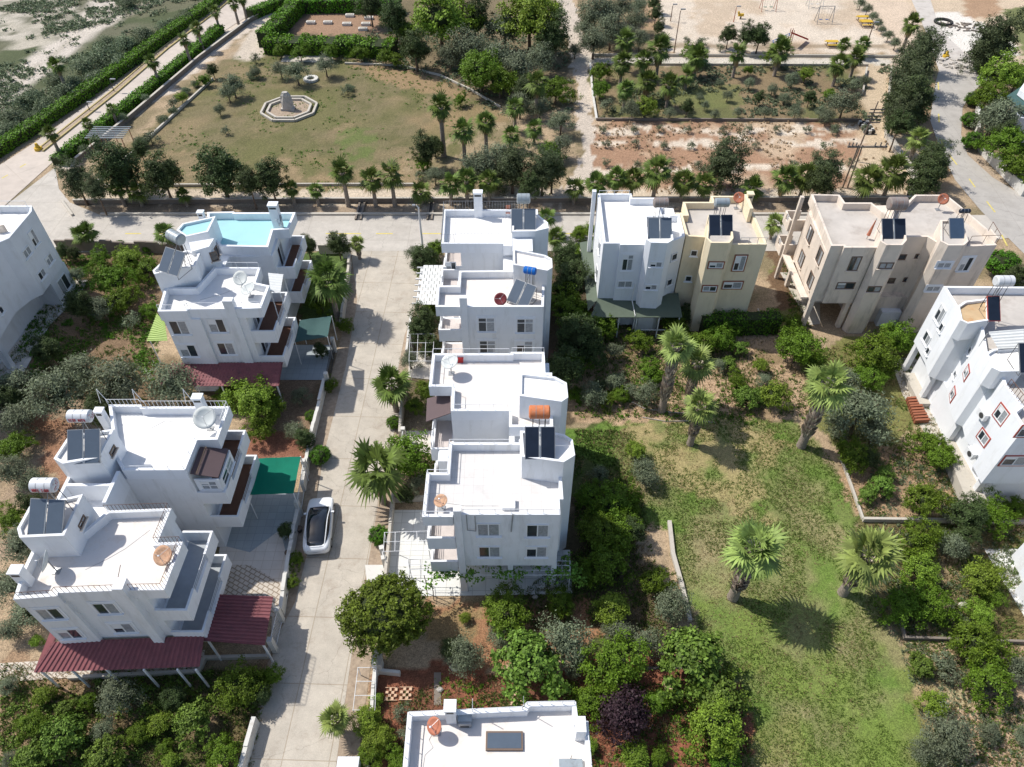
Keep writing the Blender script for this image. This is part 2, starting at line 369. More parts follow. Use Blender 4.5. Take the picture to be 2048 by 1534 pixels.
def stroke(pts, w, c, a=1.0, px=True, wob=0.6):
    q = [Vector(p) for p in (PL(pts) if px else pts)]; best = np.full(len(X), 1e9); xx = X + jx * wob; yy = Y + jy * wob
    for p0, p1 in zip(q, q[1:]):
        d = p1 - p0; t = np.clip(((xx - p0.x) * d.x + (yy - p0.y) * d.y) / d.length_squared, 0, 1)
        best = np.minimum(best, np.hypot(xx - p0.x - d.x * t, yy - p0.y - d.y * t))
    paint(np.clip((w / 2 - best) / (0.2 * w) + 0.5, 0, 1), c, a)
def sm(v, lo, hi): return np.clip((v - lo) / (hi - lo), 0, 1)
paint(np.ones(len(X)), (178, 156, 128)); paint(sm(N1, .45, .6), (125, 115, 85), .8)
# waste ground north west
region([(-900, -60), (620, -60), (430, 20), (180, 190), (0, 300), (-900, 700)], (104, 104, 82)); region([(-900, -60), (620, -60), (430, 20), (180, 190), (0, 300), (-900, 700)], (84, 92, 62), sm(N1, .42, .58))
region([(-400, -60), (130, -20), (165, 30), (110, 60), (40, 80), (-200, 110)], (190, 182, 168), sm(N2, .25, .6)); region([(0, 20), (150, 0), (200, 40), (120, 90), (40, 100), (0, 90)], (186, 178, 162), sm(N1, .4, .6))
stroke([(-200, 320), (0, 190), (90, 120), (180, 50), (235, -30)], 5.5, (206, 196, 184)); stroke([(0, 190), (90, 120), (180, 50), (235, -30)], .9, (170, 162, 146), .6, wob=.3); stroke([(150, 75), (250, 30), (330, -10)], 2.6, (205, 195, 182))
region([(240, -30), (420, -60), (420, 10), (250, 40)], (118, 114, 92), .6)
# park with round lawn
park = [(150, 395), (190, 330), (300, 260), (395, 165), (430, 125), (530, 100), (640, 115), (760, 125), (900, 165), (985, 215), (1060, 300), (1130, 395)]
region(park, (134, 122, 92)); region(park, (112, 112, 68), sm(N1, .4, .62)); region(park, (88, 90, 52), sm(N2, .46, .7) * .8); region(park, (160, 138, 108), sm(fbm(X, Y, 5, 301, 5), .55, .72) * .8); region(park, (175, 145, 112), sm(N3, .56, .66) * .8)
region([(690, 255), (745, 255), (765, 290), (745, 320), (690, 318), (672, 285)], (92, 118, 52), sm(N2, .3, .6) * .8)
region([(690, 125), (820, 130), (930, 170), (960, 200), (880, 190), (760, 160)], (185, 150, 118), .7)
region([(640, 325), (860, 325), (880, 378), (200, 378), (230, 330), (330, 300)], (178, 150, 120), sm(N2, .45, .6) * .6)
region([(500, 190), (660, 190), (660, 255), (500, 255)], (125, 120, 80), .5)
region([(820, 300), (1000, 240), (1130, 250), (1170, 390), (830, 390)], (180, 158, 130), sm(N2, .4, .6))
region([(540, 60), (620, 18), (780, 25), (830, 60), (800, 110), (560, 100)], (160, 134, 112)); 
region([(520, 30), (575, 0), (1130, -40), (1150, 210), (1010, 230), (860, 150), (640, 105), (530, 105), (500, 70)], (105, 95, 70), .75)
region([(590, 45), (625, 20), (770, 28), (765, 62), (640, 68), (580, 65)], (160, 130, 106))
stroke([(575, 130), (640, 130)], 4, (190, 180, 165), .3); region(park, (112, 106, 72), .35)
# sandy walk beside the avenue
region([(140, 345), (300, 210), (470, 85), (560, 30), (640, 0), (700, -40), (540, -40), (500, 20), (420, 70), (270, 190), (110, 320)], (214, 200, 184))
stroke([(560, 30), (520, 75), (500, 110)], 4, (205, 192, 175))
# centre walk and lots east of it
region([(1110, -60), (1140, -60), (1165, 60), (1180, 110), (1195, 250), (1190, 375), (1130, 378), (1165, 300), (1150, 130), (1120, 60)], (203, 190, 175))
region([(1150, -60), (1310, -60), (1320, 100), (1180, 105)], (128, 115, 88)); region([(1285, -60), (1315, -60), (1330, 60), (1290, 60)], (180, 150, 120), .8)
lot = [(1182, 130), (1782, 130), (1770, 242), (1194, 240)]
region(lot, (138, 120, 92)); region(lot, (104, 108, 66), sm(N1, .42, .56) * .9); region([(1330, 170), (1480, 170), (1500, 210), (1350, 215)], (112, 118, 70), .7)
lot2 = [(1190, 241), (1735, 243), (1800, 300), (1830, 390), (1185, 390)]
region(lot2, (196, 172, 145)); region(lot2, (166, 132, 106), sm(N1, .45, .56)); 
for yy_ in (262, 287, 338): stroke([(1200, yy_), (1700, yy_ - 3)], 1.6, (222, 210, 192), sm(N2, .38, .5) * .85, wob=1.2)
region([(1310, -60), (1740, -60), (1790, 105), (1325, 105)], (214, 200, 182)); region([(1310, -60), (1740, -60), (1790, 105), (1325, 105)], (190, 168, 142), sm(N1, .5, .62) * .7)
stroke([(1340, 92), (1760, 92)], 2.0, (150, 132, 108), .8); stroke([(1170, 121), (1800, 123)], 2.8, (208, 200, 186))
region([(1715, 130), (1790, 130), (1815, 250), (1870, 395), (1700, 395), (1730, 250)], (200, 180, 152)); region([(1690, -60), (1810, -60), (1860, 140), (1790, 140), (1740, 20)], (210, 190, 168))
region([(1760, -60), (2400, -60), (2400, 60), (1990, 150), (1900, 100)], (205, 185, 160)); region([(1930, -20), (2000, 0), (1990, 30), (1930, 40)], (165, 130, 100), .8); region([(2000, 20), (2600, -60), (2600, 160), (2040, 110)], (120, 125, 80))
region([(1835, 25), (1915, 25), (2000, 60), (2040, 110), (1940, 110), (1880, 90)], (228, 222, 212), wob=.2)
region([(1780, 160), (1850, 160), (1880, 260), (1900, 380), (1860, 395), (1810, 240)], (160, 135, 105))
region([(150, 380), (1180, 380), (1850, 385), (1850, 428), (210, 430)], (206, 190, 168)); region([(150, 410), (1850, 410), (1850, 430), (210, 432)], (150, 130, 108), .8)
region([(1925, 270), (1990, 330), (2060, 380), (2300, 400), (2300, 100), (1990, 150), (1925, 180)], (150, 130, 105)); region([(1925, 280), (1960, 300), (2040, 400), (2000, 395), (1930, 320)], (185, 165, 145), .8)
# gardens
region([(-300, 500), (300, 510), (320, 800), (-300, 800)], (135, 112, 88)); region([(-300, 500), (690, 500), (640, 900), (-300, 1534)], (118, 98, 76), sm(N1, .45, .6) * .8)
region([(-300, 790), (240, 790), (120, 1200), (-300, 1250)], (165, 144, 122), sm(N2, .4, .6)); region([(60, 830), (240, 900), (150, 1010), (60, 900)], (150, 98, 72), .6)
region([(590, 500), (705, 505), (690, 640), (600, 640)], (88, 108, 55)); 
region([(470, 760), (640, 760), (620, 920), (500, 920)], (140, 118, 96)); region([(500, 860), (625, 850), (610, 925), (500, 925)], (138, 90, 72), .85)
region([(-300, 1320), (540, 1340), (500, 1700), (-300, 1700)], (158, 132, 106)); region([(-300, 1320), (540, 1340), (500, 1700), (-300, 1700)], (98, 92, 60), sm(N1, .42, .56))
region([(800, 500), (885, 500), (870, 860), (800, 860)], (112, 100, 76)); region([(815, 800), (865, 800), (865, 860), (815, 860)], (150, 135, 115), .6)
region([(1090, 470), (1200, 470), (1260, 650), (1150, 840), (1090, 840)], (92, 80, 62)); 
orch = [(1150, 640), (1560, 640), (1640, 700), (1700, 830), (1500, 850), (1150, 835)]
region(orch, (190, 162, 132)); region(orch, (130, 112, 84), sm(N2, .46, .6) * .8)
region([(1560, 500), (1640, 700), (1830, 650), (1830, 800), (1760, 1000), (1640, 850), (1590, 700), (1530, 520)], (122, 122, 72)); region([(1530, 500), (1600, 500), (1600, 600), (1560, 640)], (115, 92, 70))
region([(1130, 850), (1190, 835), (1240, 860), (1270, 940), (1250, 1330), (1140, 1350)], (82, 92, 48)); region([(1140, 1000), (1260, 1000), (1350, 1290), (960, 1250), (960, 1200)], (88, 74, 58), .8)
lawn = [(1190, 838), (1420, 825), (1600, 850), (1700, 960), (1735, 1050), (1740, 1180), (1800, 1270), (1850, 1420), (1900, 1700), (1490, 1700), (1480, 1500), (1400, 1300), (1340, 1060), (1270, 1060), (1250, 920)]
LAWN = region(lawn, (132, 133, 86)); region(lawn, (108, 124, 62), sm(N1 * .5 + N2 * .5, .36, .6) * .9); region(lawn, (102, 130, 54), sm(fbm(X, Y, 3.2, 171, 5), .46, .7) * .9); region(lawn, (162, 148, 112), sm(fbm(X, Y, 4.0, 211, 5), .5, .72) * .75)
region([(1240, 840), (1500, 830), (1600, 900), (1560, 1060), (1400, 1000), (1300, 960)], (172, 152, 112), sm(N2, .38, .56) * .75)
region([(1380, 1200), (1560, 1200), (1800, 1300), (1860, 1700), (1500, 1700)], (116, 134, 62), sm(N2, .36, .56) * .7)
region([(1430, 1480), (1600, 1420), (1640, 1520), (1450, 1534)], (140, 138, 84), .5)
region([(1135, 850), (1190, 840), (1230, 880), (1240, 930), (1150, 900)], (96, 124, 52))
region([(1700, 880), (1920, 900), (2060, 1000), (2060, 1045), (1725, 1040), (1690, 950)], (172, 145, 115)); region([(1760, 900), (1880, 880), (1900, 960), (1780, 1000)], (145, 120, 96), .6)
region([(1740, 1045), (2060, 1050), (2300, 1300), (1800, 1275), (1740, 1180)], (118, 108, 72)); region([(1880, 1060), (1960, 1100), (1900, 1280), (1870, 1270)], (170, 150, 118), .7)
region([(1790, 1260), (2100, 1290), (2200, 1700), (1990, 1700), (1900, 1480), (1840, 1400)], (186, 160, 132)); region([(1800, 1270), (1860, 1290), (1960, 1420), (1880, 1400)], (178, 168, 130), .7)
region([(1800, 1260), (1850, 1320), (1960, 1560), (1900, 1700), (1830, 1400)], (138, 128, 84), .6)
region([(740, 1350), (960, 1330), (1130, 1340), (1290, 1300), (1430, 1340), (1500, 1420), (1500, 1700), (740, 1700)], (146, 94, 72)); region([(740, 1350), (1500, 1330), (1500, 1700), (740, 1700)], (112, 76, 58), sm(N2, .4, .62) * .8)
region([(850, 1200), (1170, 1210), (1180, 1290), (980, 1330), (860, 1300)], (160, 120, 90)); region([(860, 1210), (960, 1210), (940, 1290), (860, 1290)], (140, 128, 90), .6)
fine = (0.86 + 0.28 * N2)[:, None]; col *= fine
me = D.meshes.new('ground')
idx = np.arange(nx * ny).reshape(ny, nx)
quads = np.stack([idx[:-1, :-1], idx[:-1, 1:], idx[1:, 1:], idx[1:, :-1]], -1).reshape(-1, 4)
# gentle unevenness, none near houses and roads
Z = -0.02 + 0 * X
me.vertices.add(len(X)); me.vertices.foreach_set('co', np.stack([X, Y, Z], 1).ravel().astype('f'))
me.loops.add(quads.size); me.loops.foreach_set('vertex_index', quads.ravel().astype('i')); me.polygons.add(len(quads))
me.polygons.foreach_set('loop_start', np.arange(0, quads.size, 4).astype('i')); me.polygons.foreach_set('loop_total', np.full(len(quads), 4, 'i'))
me.update(); me.validate()
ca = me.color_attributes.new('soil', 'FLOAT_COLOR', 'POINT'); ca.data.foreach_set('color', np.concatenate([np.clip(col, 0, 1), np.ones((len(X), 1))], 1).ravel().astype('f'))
m = mat('ground', (1, 1, 1, 1), 0.95, 0.22, 3.5, 0.6, 9); n = m.node_tree.nodes; l = m.node_tree.links
at = n.new('ShaderNodeAttribute'); at.attribute_name = 'soil'; hs = [q for q in n if q.bl_idname == 'ShaderNodeHueSaturation'][0]
gn = n.new('ShaderNodeTexNoise'); gn.inputs['Scale'].default_value = 14; gn.inputs['Detail'].default_value = 4
ge = n.new('ShaderNodeNewGeometry'); l.new(ge.outputs['Position'], gn.inputs['Vector'])
mr = n.new('ShaderNodeMapRange'); mr.inputs[1].default_value = .3; mr.inputs[2].default_value = .7; mr.inputs[3].default_value = .62; mr.inputs[4].default_value = 1.38; l.new(gn.outputs[0], mr.inputs[0])
vm = n.new('ShaderNodeVectorMath'); vm.operation = 'SCALE'; l.new(at.outputs['Color'], vm.inputs[0]); l.new(mr.outputs[0], vm.inputs['Scale'])
l.new(vm.outputs[0], hs.inputs['Color'])
me.materials.append(m); go = D.objects.new('ground', me); COL.objects.link(go); go['kind'] = 'structure'

# ------------------------------------------------------------------ roads and paving (sheets a few mm above the ground)
def sheet(name, poly, z, m, kind='structure', par=None):
    b = MB(); p = ccw(poly); b.add([(x, y, z) for x, y in p], [tuple(range(len(p)))], m); o = b.build(name, par)
    if kind: o['kind'] = kind
    return o
tilemat('concrete_street', C(203, 194, 180), (0.74, 0.70, 0.65, 1), 2.75, 0.9, 0.035, 0.12, 0.03, 4.4, stain=(C(178, 165, 150), 0.7, 0.8), off=0)
tilemat('concrete_road', C(203, 196, 186), (0.84, 0.83, 0.81, 1), 5.5, 0.9, 0.04, 0.10, 0.0, 3.6, stain=(C(182, 174, 164), 0.25, 0.8), off=0)
tilemat('concrete_east', C(190, 185, 178), (0.84, 0.83, 0.82, 1), 3.2, 0.9, 0.04, 0.08, 0.1, 4.6, stain=(C(168, 162, 154), 0.3, 0.7), off=0)
tilemat('concrete_avenue', C(212, 200, 188), (0.86, 0.85, 0.83, 1), 5.0, 0.9, 0.04, 0.08, -0.8, 4.6, stain=(C(190, 180, 170), 0.3, 0.7), off=0)
def cracks(m, scale, amt):
    n = m.node_tree.nodes; l = m.node_tree.links; b = n['Principled BSDF']; src = b.inputs['Base Color'].links[0].from_socket
    geo = n.new('ShaderNodeNewGeometry'); nz = n.new('ShaderNodeTexNoise'); nz.inputs['Scale'].default_value = .8; nz.inputs['Detail'].default_value = 5
    vm = n.new('ShaderNodeVectorMath'); vm.operation = 'MULTIPLY_ADD'; l.new(geo.outputs['Position'], nz.inputs['Vector']); l.new(nz.outputs['Color'], vm.inputs[0]); vm.inputs[1].default_value = (2.2, 2.2, 0); l.new(geo.outputs['Position'], vm.inputs[2])
    vo = n.new('ShaderNodeTexVoronoi'); vo.feature = 'DISTANCE_TO_EDGE'; vo.inputs['Scale'].default_value = scale; l.new(vm.outputs[0], vo.inputs['Vector'])
    mr = n.new('ShaderNodeMapRange'); mr.inputs[2].default_value = .006; mr.inputs[3].default_value = amt; mr.inputs[4].default_value = 1; l.new(vo.outputs[0], mr.inputs[0])
    sp = n.new('ShaderNodeTexNoise'); sp.inputs['Scale'].default_value = 28; sp.inputs['Detail'].default_value = 3; l.new(geo.outputs['Position'], sp.inputs['Vector'])
    m2 = n.new('ShaderNodeMapRange'); m2.inputs[1].default_value = .3; m2.inputs[2].default_value = .7; m2.inputs[3].default_value = .86; m2.inputs[4].default_value = 1.14; l.new(sp.outputs[0], m2.inputs[0])
    mm = n.new('ShaderNodeMath'); mm.operation = 'MULTIPLY'; l.new(mr.outputs[0], mm.inputs[0]); l.new(m2.outputs[0], mm.inputs[1])
    sc = n.new('ShaderNodeVectorMath'); sc.operation = 'SCALE'; l.new(src, sc.inputs[0]); l.new(mm.outputs[0], sc.inputs['Scale']); l.new(sc.outputs[0], b.inputs['Base Color'])
cracks(MAT['concrete_street'], .22, .72); cracks(MAT['concrete_road'], .12, .8); cracks(MAT['concrete_east'], .12, .8)
mat('verge', C(176, 158, 138), 0.95, 0.25, 3, 0.6, 14, stain=(C(140, 118, 98), 2.5, 0.8))
mat('yellow_line', C(222, 205, 120), 0.8, 0.25, 3)
sheet('verge', [(-15.45, -2), (-8.95, -2), (-8.95, 51), (-8.2, 58), (-7.9, 62.9), (-17.2, 62.9), (-16.2, 58), (-15.7, 50), (-15.9, 40), (-15.5, 28)], 0.004, 'verge')
sheet('street', [(-15.3, -2), (-15.3, 21), (-14.6, 23.5), (-14.5, 28), (-14.9, 36), (-14.7, 46), (-15.0, 55), (-16.8, 62.9), (-8.2, 62.9), (-9.2, 54), (-9.9, 50), (-10.1, 44), (-9.2, 42.5), (-9.6, 38), (-9.3, 36), (-9.0, 34.5), (-10.0, 32), (-10.1, 26), (-10.3, 23), (-10.0, -2)], 0.010, 'concrete_street')
cr = sheet('cross_road', PL([(-260, 560), (0, 470), (130, 505)]) + [(-30, 62.9), (42, 62.9)] + PL([(2060, 470), (1990, 430)]) + [(40, 69.4), (-45.3, 69.4)] + PL([(140, 405), (118, 378), (110, 335), (0, 420), (-500, 600)]), 0.016, 'concrete_road')
sheet('avenue', PL([(-160, 430), (0, 330), (70, 285), (180, 205), (300, 120), (430, 22), (520, -40), (620, -40), (470, 48), (380, 108), (300, 165), (200, 240), (105, 325), (0, 420)]), 0.022, 'concrete_avenue')
sheet('east_road', PL([(1810, -40), (1850, 60), (1880, 130), (1870, 170), (1860, 240), (1880, 300), (1910, 360), (1960, 420), (2100, 560), (2260, 620), (2300, 520), (2060, 400), (1985, 355), (1935, 310), (1922, 270), (1925, 215), (1950, 180), (1975, 160), (1965, 150), (1900, 90), (1850, 30), (1830, -40)]), 0.028, 'concrete_east')
sheet('dirt_track', PL([(1795, -60), (1850, 60), (1880, 148), (1975, 152), (1965, 140), (1880, 60), (1842, -60)]), 0.034, 'roof_grey')
def dash(p0, p1, w=0.18):
    a, b = Vector(p0), Vector(p1); u = (b - a).normalized(); v = Vector((-u.y, u.x)) * w / 2
    return [tuple(a + v), tuple(b + v), tuple(b - v), tuple(a - v)]
lb = MB()
for x0, x1 in [(-41.5, -39.8), (-38.5, -35.8), (-20.0, -16.2), (-14.6, -12.8), (-9.8, -7.6), (-5, -2.5), (0, 2), (4.5, 7)]:
    q = ccw(dash((x0, 66.0), (x1, 66.0))); lb.add([(x, y, 0.022) for x, y in q], [(0, 1, 2, 3)], 'yellow_line')
for p0, p1 in [((1876, 165), (1877, 180)), ((1877, 228), (1878, 245)), ((1882, 280), (1886, 292)), ((1898, 310), (1914, 330)), ((1938, 358), (1950, 375)), ((1973, 403), (1990, 425)), ((2003, 470), (2014, 492))]:
    q = ccw(dash(G(*p0), G(*p1))); lb.add([(x, y, 0.034) for x, y in q], [(0, 1, 2, 3)], 'yellow_line')
for p0, p1 in [((4, 357), (16, 350)), ((40, 335), (52, 328))]:
    q = ccw(dash(G(*p0), G(*p1))); lb.add([(x, y, 0.028) for x, y in q], [(0, 1, 2, 3)], 'yellow_line')
lb.build('road_marking')['kind'] = 'structure'
tilemat('paving_grey', C(176, 186, 192), (0.78, 0.78, 0.78, 1), 0.6, 0.7, 0.02, 0.06)
tilemat('paving_pale', C(232, 224, 214), (0.80, 0.77, 0.73, 1), 0.7, 0.7, 0.02, 0.06)
tilemat('paving_white', C(236, 236, 232), (0.72, 0.72, 0.71, 1), 0.9, 0.7, 0.025, 0.05)
tilemat('paving_stone', C(218, 208, 195), (0.50, 0.45, 0.40, 1), 0.42, 0.85, 0.04, 0.15, 0.5, 0.3, off=0.5)
sheet('courtyard', PL([(468, 990), (600, 985), (575, 1120), (566, 1190), (545, 1190), (440, 1120), (440, 1080)]), 0.02, 'paving_grey')
sheet('courtyard', PL([(440, 1090), (500, 1105), (560, 1060), (576, 1120), (566, 1195), (430, 1195)]), 0.026, 'paving_pale')
sheet('courtyard', PL([(445, 1130), (500, 1130), (560, 1165), (566, 1235), (545, 1235), (430, 1200)]), 0.032, 'paving_stone')
sheet('courtyard', PL([(565, 690), (670, 690), (650, 760), (560, 760)]), 0.02, 'paving_grey')
sheet('courtyard', PL([(785, 1020), (860, 1020), (905, 1100), (1140, 1100), (1145, 1188), (900, 1192), (768, 1192), (778, 1100)]), 0.02, 'paving_white')
sheet('courtyard', PL([(730, 1130), (768, 1130), (768, 1200), (738, 1200)]), 0.024, 'wall_white')
sheet('courtyard', PL([(806, 862), (870, 862), (870, 910), (800, 905)]), 0.02, 'paving_pale')
sheet('courtyard', PL([(820, 705), (880, 700), (870, 760), (815, 755)]), 0.02, 'paving_pale')
sheet('courtyard', PL([(-60, 1330), (150, 1318), (410, 1300), (405, 1345), (150, 1355), (-60, 1368)]), 0.02, 'paving_stone')
sheet('courtyard', PL([(130, 560), (176, 560), (160, 590), (100, 650), (40, 760), (0, 760), (0, 600)]), 0.02, 'paving_pale')
sheet('courtyard', PL([(1560, 545), (1600, 545), (1640, 600), (1640, 648), (1620, 650), (1590, 600)]), 0.02, 'stone_pale')
sheet('courtyard', PL([(1780, 718), (1830, 715), (1990, 960), (2050, 975), (2050, 990), (1945, 990), (1845, 860), (1805, 790)]), 0.02, 'stone_pale')
sheet('courtyard', PL([(1968, 1098), (2100, 1098), (2130, 1300), (2052, 1240)]), 0.02, 'paving_white')
sheet('courtyard', PL([(1080, 700), (1110, 700), (1108, 760), (1090, 760)]), 0.02, 'floor_brown')
sheet('courtyard', PL([(1165, 610), (1370, 610), (1370, 660), (1170, 650)]), 0.02, 'floor_brown')
sheet('slab', PL([(568, 110), (665, 112), (668, 126), (562, 124)]), 0.05, 'stone_pale')

# ------------------------------------------------------------------ low walls and fences
def lowwall(name, label, cat, pts, z, th, m, cap=None, group=None, wavy=0.0):
    c = centroid(pts); b = MB(); k = 0
    for a, b_ in zip(pts, pts[1:]):
        a = Vector(a); b_ = Vector(b_); L = (b_ - a).length; u = (b_ - a) / L; n_ = max(1, int(L / 1.2)) if wavy else 1
        for i in range(n_):
            p = a + u * (L * (i + .5) / n_); h = z + (wavy * (0.5 + 0.5 * math.sin(k * 1.9)) if wavy else 0); k += 1
            b.obox((p.x, p.y), u, L / n_ / 2 + (th / 2 - .004 if not wavy and len(pts) > 2 and (a - Vector(pts[0])).length > .01 else 0), th / 2 + .0013 * (k % 3), 0, h + .0011 * (k % 2), m)
    t = thing(name, label, cat, c, group); b.build('wall', t)
    if cap:
        q = MB()
        for a, b_ in zip(pts, pts[1:]): 
            a = Vector(a); b_ = Vector(b_); u = (b_ - a).normalized(); p = (a + b_) / 2
            q.obox((p.x, p.y), u, (b_ - a).length / 2, th / 2 + .04, z + .003 + wavy, z + .07 + wavy, cap)
        q.build('coping', t)
    return t
GW = 'street garden walls'
lowwall('garden_wall', 'white rendered garden wall left of the street at the bottom edge', 'wall', PL([(478, 1560), (512, 1440)], .5), .9, .25, 'wall_white', group=GW, wavy=.18)
lowwall('garden_wall', 'white scalloped garden wall along the lit courtyard beside the white car', 'wall', PL([(563, 1225), (578, 1120), (598, 1020)], .5), .9, .25, 'wall_white', group=GW, wavy=.18)
lowwall('garden_wall', 'long white garden wall between red soil garden and street above the green net', 'wall', PL([(606, 975), (618, 900), (650, 765)], .5), .9, .25, 'wall_white', group=GW, wavy=.2)
lowwall('garden_wall', 'short grey garden wall beside the dull green shade sail and tall palm', 'wall', PL([(682, 655), (690, 600), (700, 520)], .5), .9, .22, 'stone_pale', group=GW, wavy=.3)
lowwall('garden_wall', 'thin white garden wall right of the street below the big round dark tree', 'wall', PL([(735, 1560), (747, 1380), (752, 1335)], .5), .8, .2, 'wall_white', group=GW, wavy=.1)
lowwall('garden_wall', 'garden wall between the paved terrace and the street by the clipped round bush', 'wall', PL([(768, 1195), (778, 1090), (788, 980)], .5), .9, .2, 'stone_pale', group=GW, wavy=.1)
lowwall('garden_wall', 'pale garden wall in front of the house with the brown balcony awning', 'wall', PL([(800, 870), (806, 775)], .5), .9, .2, 'stone_pale', group=GW, wavy=.1)
lowwall('garden_wall', 'white wavy garden wall below the white lattice pergola', 'wall', PL([(814, 708), (822, 640)], .5), .9, .2, 'wall_white', group=GW, wavy=.25)
lowwall('garden_wall', 'low grey wall dividing the garden north of the paved terrace', 'wall', PL([(788, 998), (850, 995)], .4), .6, .15, 'stone_pale')
lowwall('garden_wall', 'pale dividing wall below the big round dark tree beside the gate pillar', 'wall', PL([(752, 1340), (800, 1345)], .4), .5, .2, 'wall_white')
lowwall('garden_wall', 'dark grey scalloped wall between the upper left garden and the cross road', 'wall', [G(118, 500), (-30.5, 62.4)], 1.1, .2, 'wall_grey', wavy=.3)
lowwall('garden_wall', 'grey wall facing the cross road right of the turquoise roofed house', 'wall', [(-20, 62.5), (-17.3, 62.5)], 1.1, .2, 'stone_pale')
lowwall('kerb_wall', 'long pale kerb along the far side of the cross road', 'kerb', [(-45.5, 69.6), (38, 69.6)], .22, .3, 'stone_pale')
lowwall('boundary_wall', 'long low dark wall behind the row of palms along the cross road', 'wall', [G(150, 408), G(640, 405), G(1180, 404), G(1840, 402)], .55, .2, 'wall_grey', 'stone_pale')
lowwall('boundary_wall', 'slanting pale kerb at the left end of the palm strip', 'kerb', [G(124, 402), G(146, 432)], .25, .25, 'stone_pale')
lowwall('park_kerb', 'thin pale kerb along the near edge of the park lawn', 'kerb', [G(210, 373), G(640, 371), G(830, 371)], .3, .2, 'stone_pale')
lowwall('park_kerb', 'pale kerb curving between sandy walk and park lawn', 'kerb', PL([(190, 370), (280, 295), (360, 220), (425, 160)]), .3, .25, 'stone_pale')
lowwall('park_kerb', 'curved grey kerb at the right edge of the park lawn under the trees', 'kerb', PL([(690, 128), (800, 132), (880, 152), (940, 180), (1000, 215)]), .25, .2, 'stone_pale')
lowwall('park_wall', 'grey retaining wall below the big green hedge in the park', 'wall', PL([(530, 98), (620, 104), (720, 112), (770, 118)]), .7, .25, 'wall_grey', 'stone_pale')
lowwall('avenue_wall', 'long low pink grey wall between the palm hedge and the sandy walk', 'wall', PL([(155, 325), (260, 240), (400, 120), (500, 45), (600, -10)]), .6, .25, 'wall_grey', 'stone_pale')
lowwall('lot_wall', 'white kerb on the left side of the olive lot', 'kerb', PL([(1180, 130), (1185, 190), (1193, 240)]), .35, .25, 'wall_white')
lowwall('lot_wall', 'dark line of wall dividing olive lot from bare planted lot', 'wall', PL([(1193, 241), (1460, 242), (1720, 243)]), .35, .2, 'wall_grey')
lowwall('lot_wall', 'low grey wall on the playground side of the straight walk', 'wall', PL([(1185, 112), (1500, 113), (1795, 115)]), .35, .2, 'stone_pale')
lowwall('lot_wall', 'thin kerb on the near side of the straight walk', 'wall', PL([(1185, 130), (1500, 131), (1735, 132)]), .3, .15, 'stone_pale')
lowwall('lot_wall', 'short pale wall right of the olive lot', 'wall', PL([(1732, 140), (1724, 190)]), .5, .2, 'stone_pale')
lowwall('lot_wall', 'pale wall beside the dry track near the leaning poles', 'wall', PL([(1782, 140), (1775, 205), (1770, 275)]), .5, .25, 'stone_pale')
lowwall('lot_wall', 'broad pale slanting wall by the small palms near the right road', 'wall', PL([(1775, 275), (1790, 300), (1822, 345), (1830, 358)]), .5, .8, 'stone_pale')
lowwall('lot_wall', 'dark topped wall running down to the tan house', 'wall', PL([(1823, 355), (1815, 392)]), .7, .25, 'wall_grey', 'stone_pale')
lowwall('lawn_kerb', 'weathered pale kerb separating shady garden from the big lawn', 'kerb', PL([(1338, 1045), (1345, 1110), (1362, 1170), (1378, 1240)]), .3, .28, 'stone_pale')
lowwall('lawn_kerb', 'thin pale kerb right of the tall palm between lawn and dry garden', 'kerb', PL([(1680, 915), (1700, 970), (1724, 1038)]), .25, .15, 'stone_pale')
lowwall('lawn_kerb', 'straight pale wall across the dry garden by the second lawn palm', 'kerb', PL([(1724, 1042), (1880, 1044), (2060, 1048)]), .4, .2, 'stone_pale')
lowwall('lawn_kerb', 'grey wall crossing under citrus trees at lower right', 'kerb', PL([(1800, 1240), (1806, 1278), (1930, 1282), (2060, 1287)]), .35, .15, 'wall_grey')
lowwall('terrace_wall', 'stone edge of the terrace in front of the red tiled awning', 'wall', PL([(140, 1358), (400, 1345), (412, 1318), (535, 1315), (545, 1290)]), .35, .2, 'stone_pale')
lowwall('east_wall', 'white boundary wall right of the east road descending to the corner', 'wall', PL([(1950, 275), (1970, 305), (2000, 335), (2048, 385)], .5), 1.0, .3, 'wall_white', group='east boundary wall', wavy=.3)
lowwall('east_wall', 'short white wall between the clipped balls at the upper right road', 'wall', PL([(1958, 198), (1955, 225), (1955, 262)], .5), 1.0, .3, 'wall_white', wavy=.2)
# ------------------------------------------------------------------ houses
ZT, ZF, F2, F1 = 9.1, 8.45, 5.7, 2.9     # parapet top, roof floor, second floor, first floor
def house(label, poly, cat='house', name='white_house'):
    return thing(name, label, cat, centroid(poly))
def stair_tower(par, poly, wm, rm='roof_white', z=10.65, z0=0, name='stair_tower'):
    return shell(par, poly, z0, z - 0.22, z, wm, rm, 0.16, name=name, rname='tower_roof')

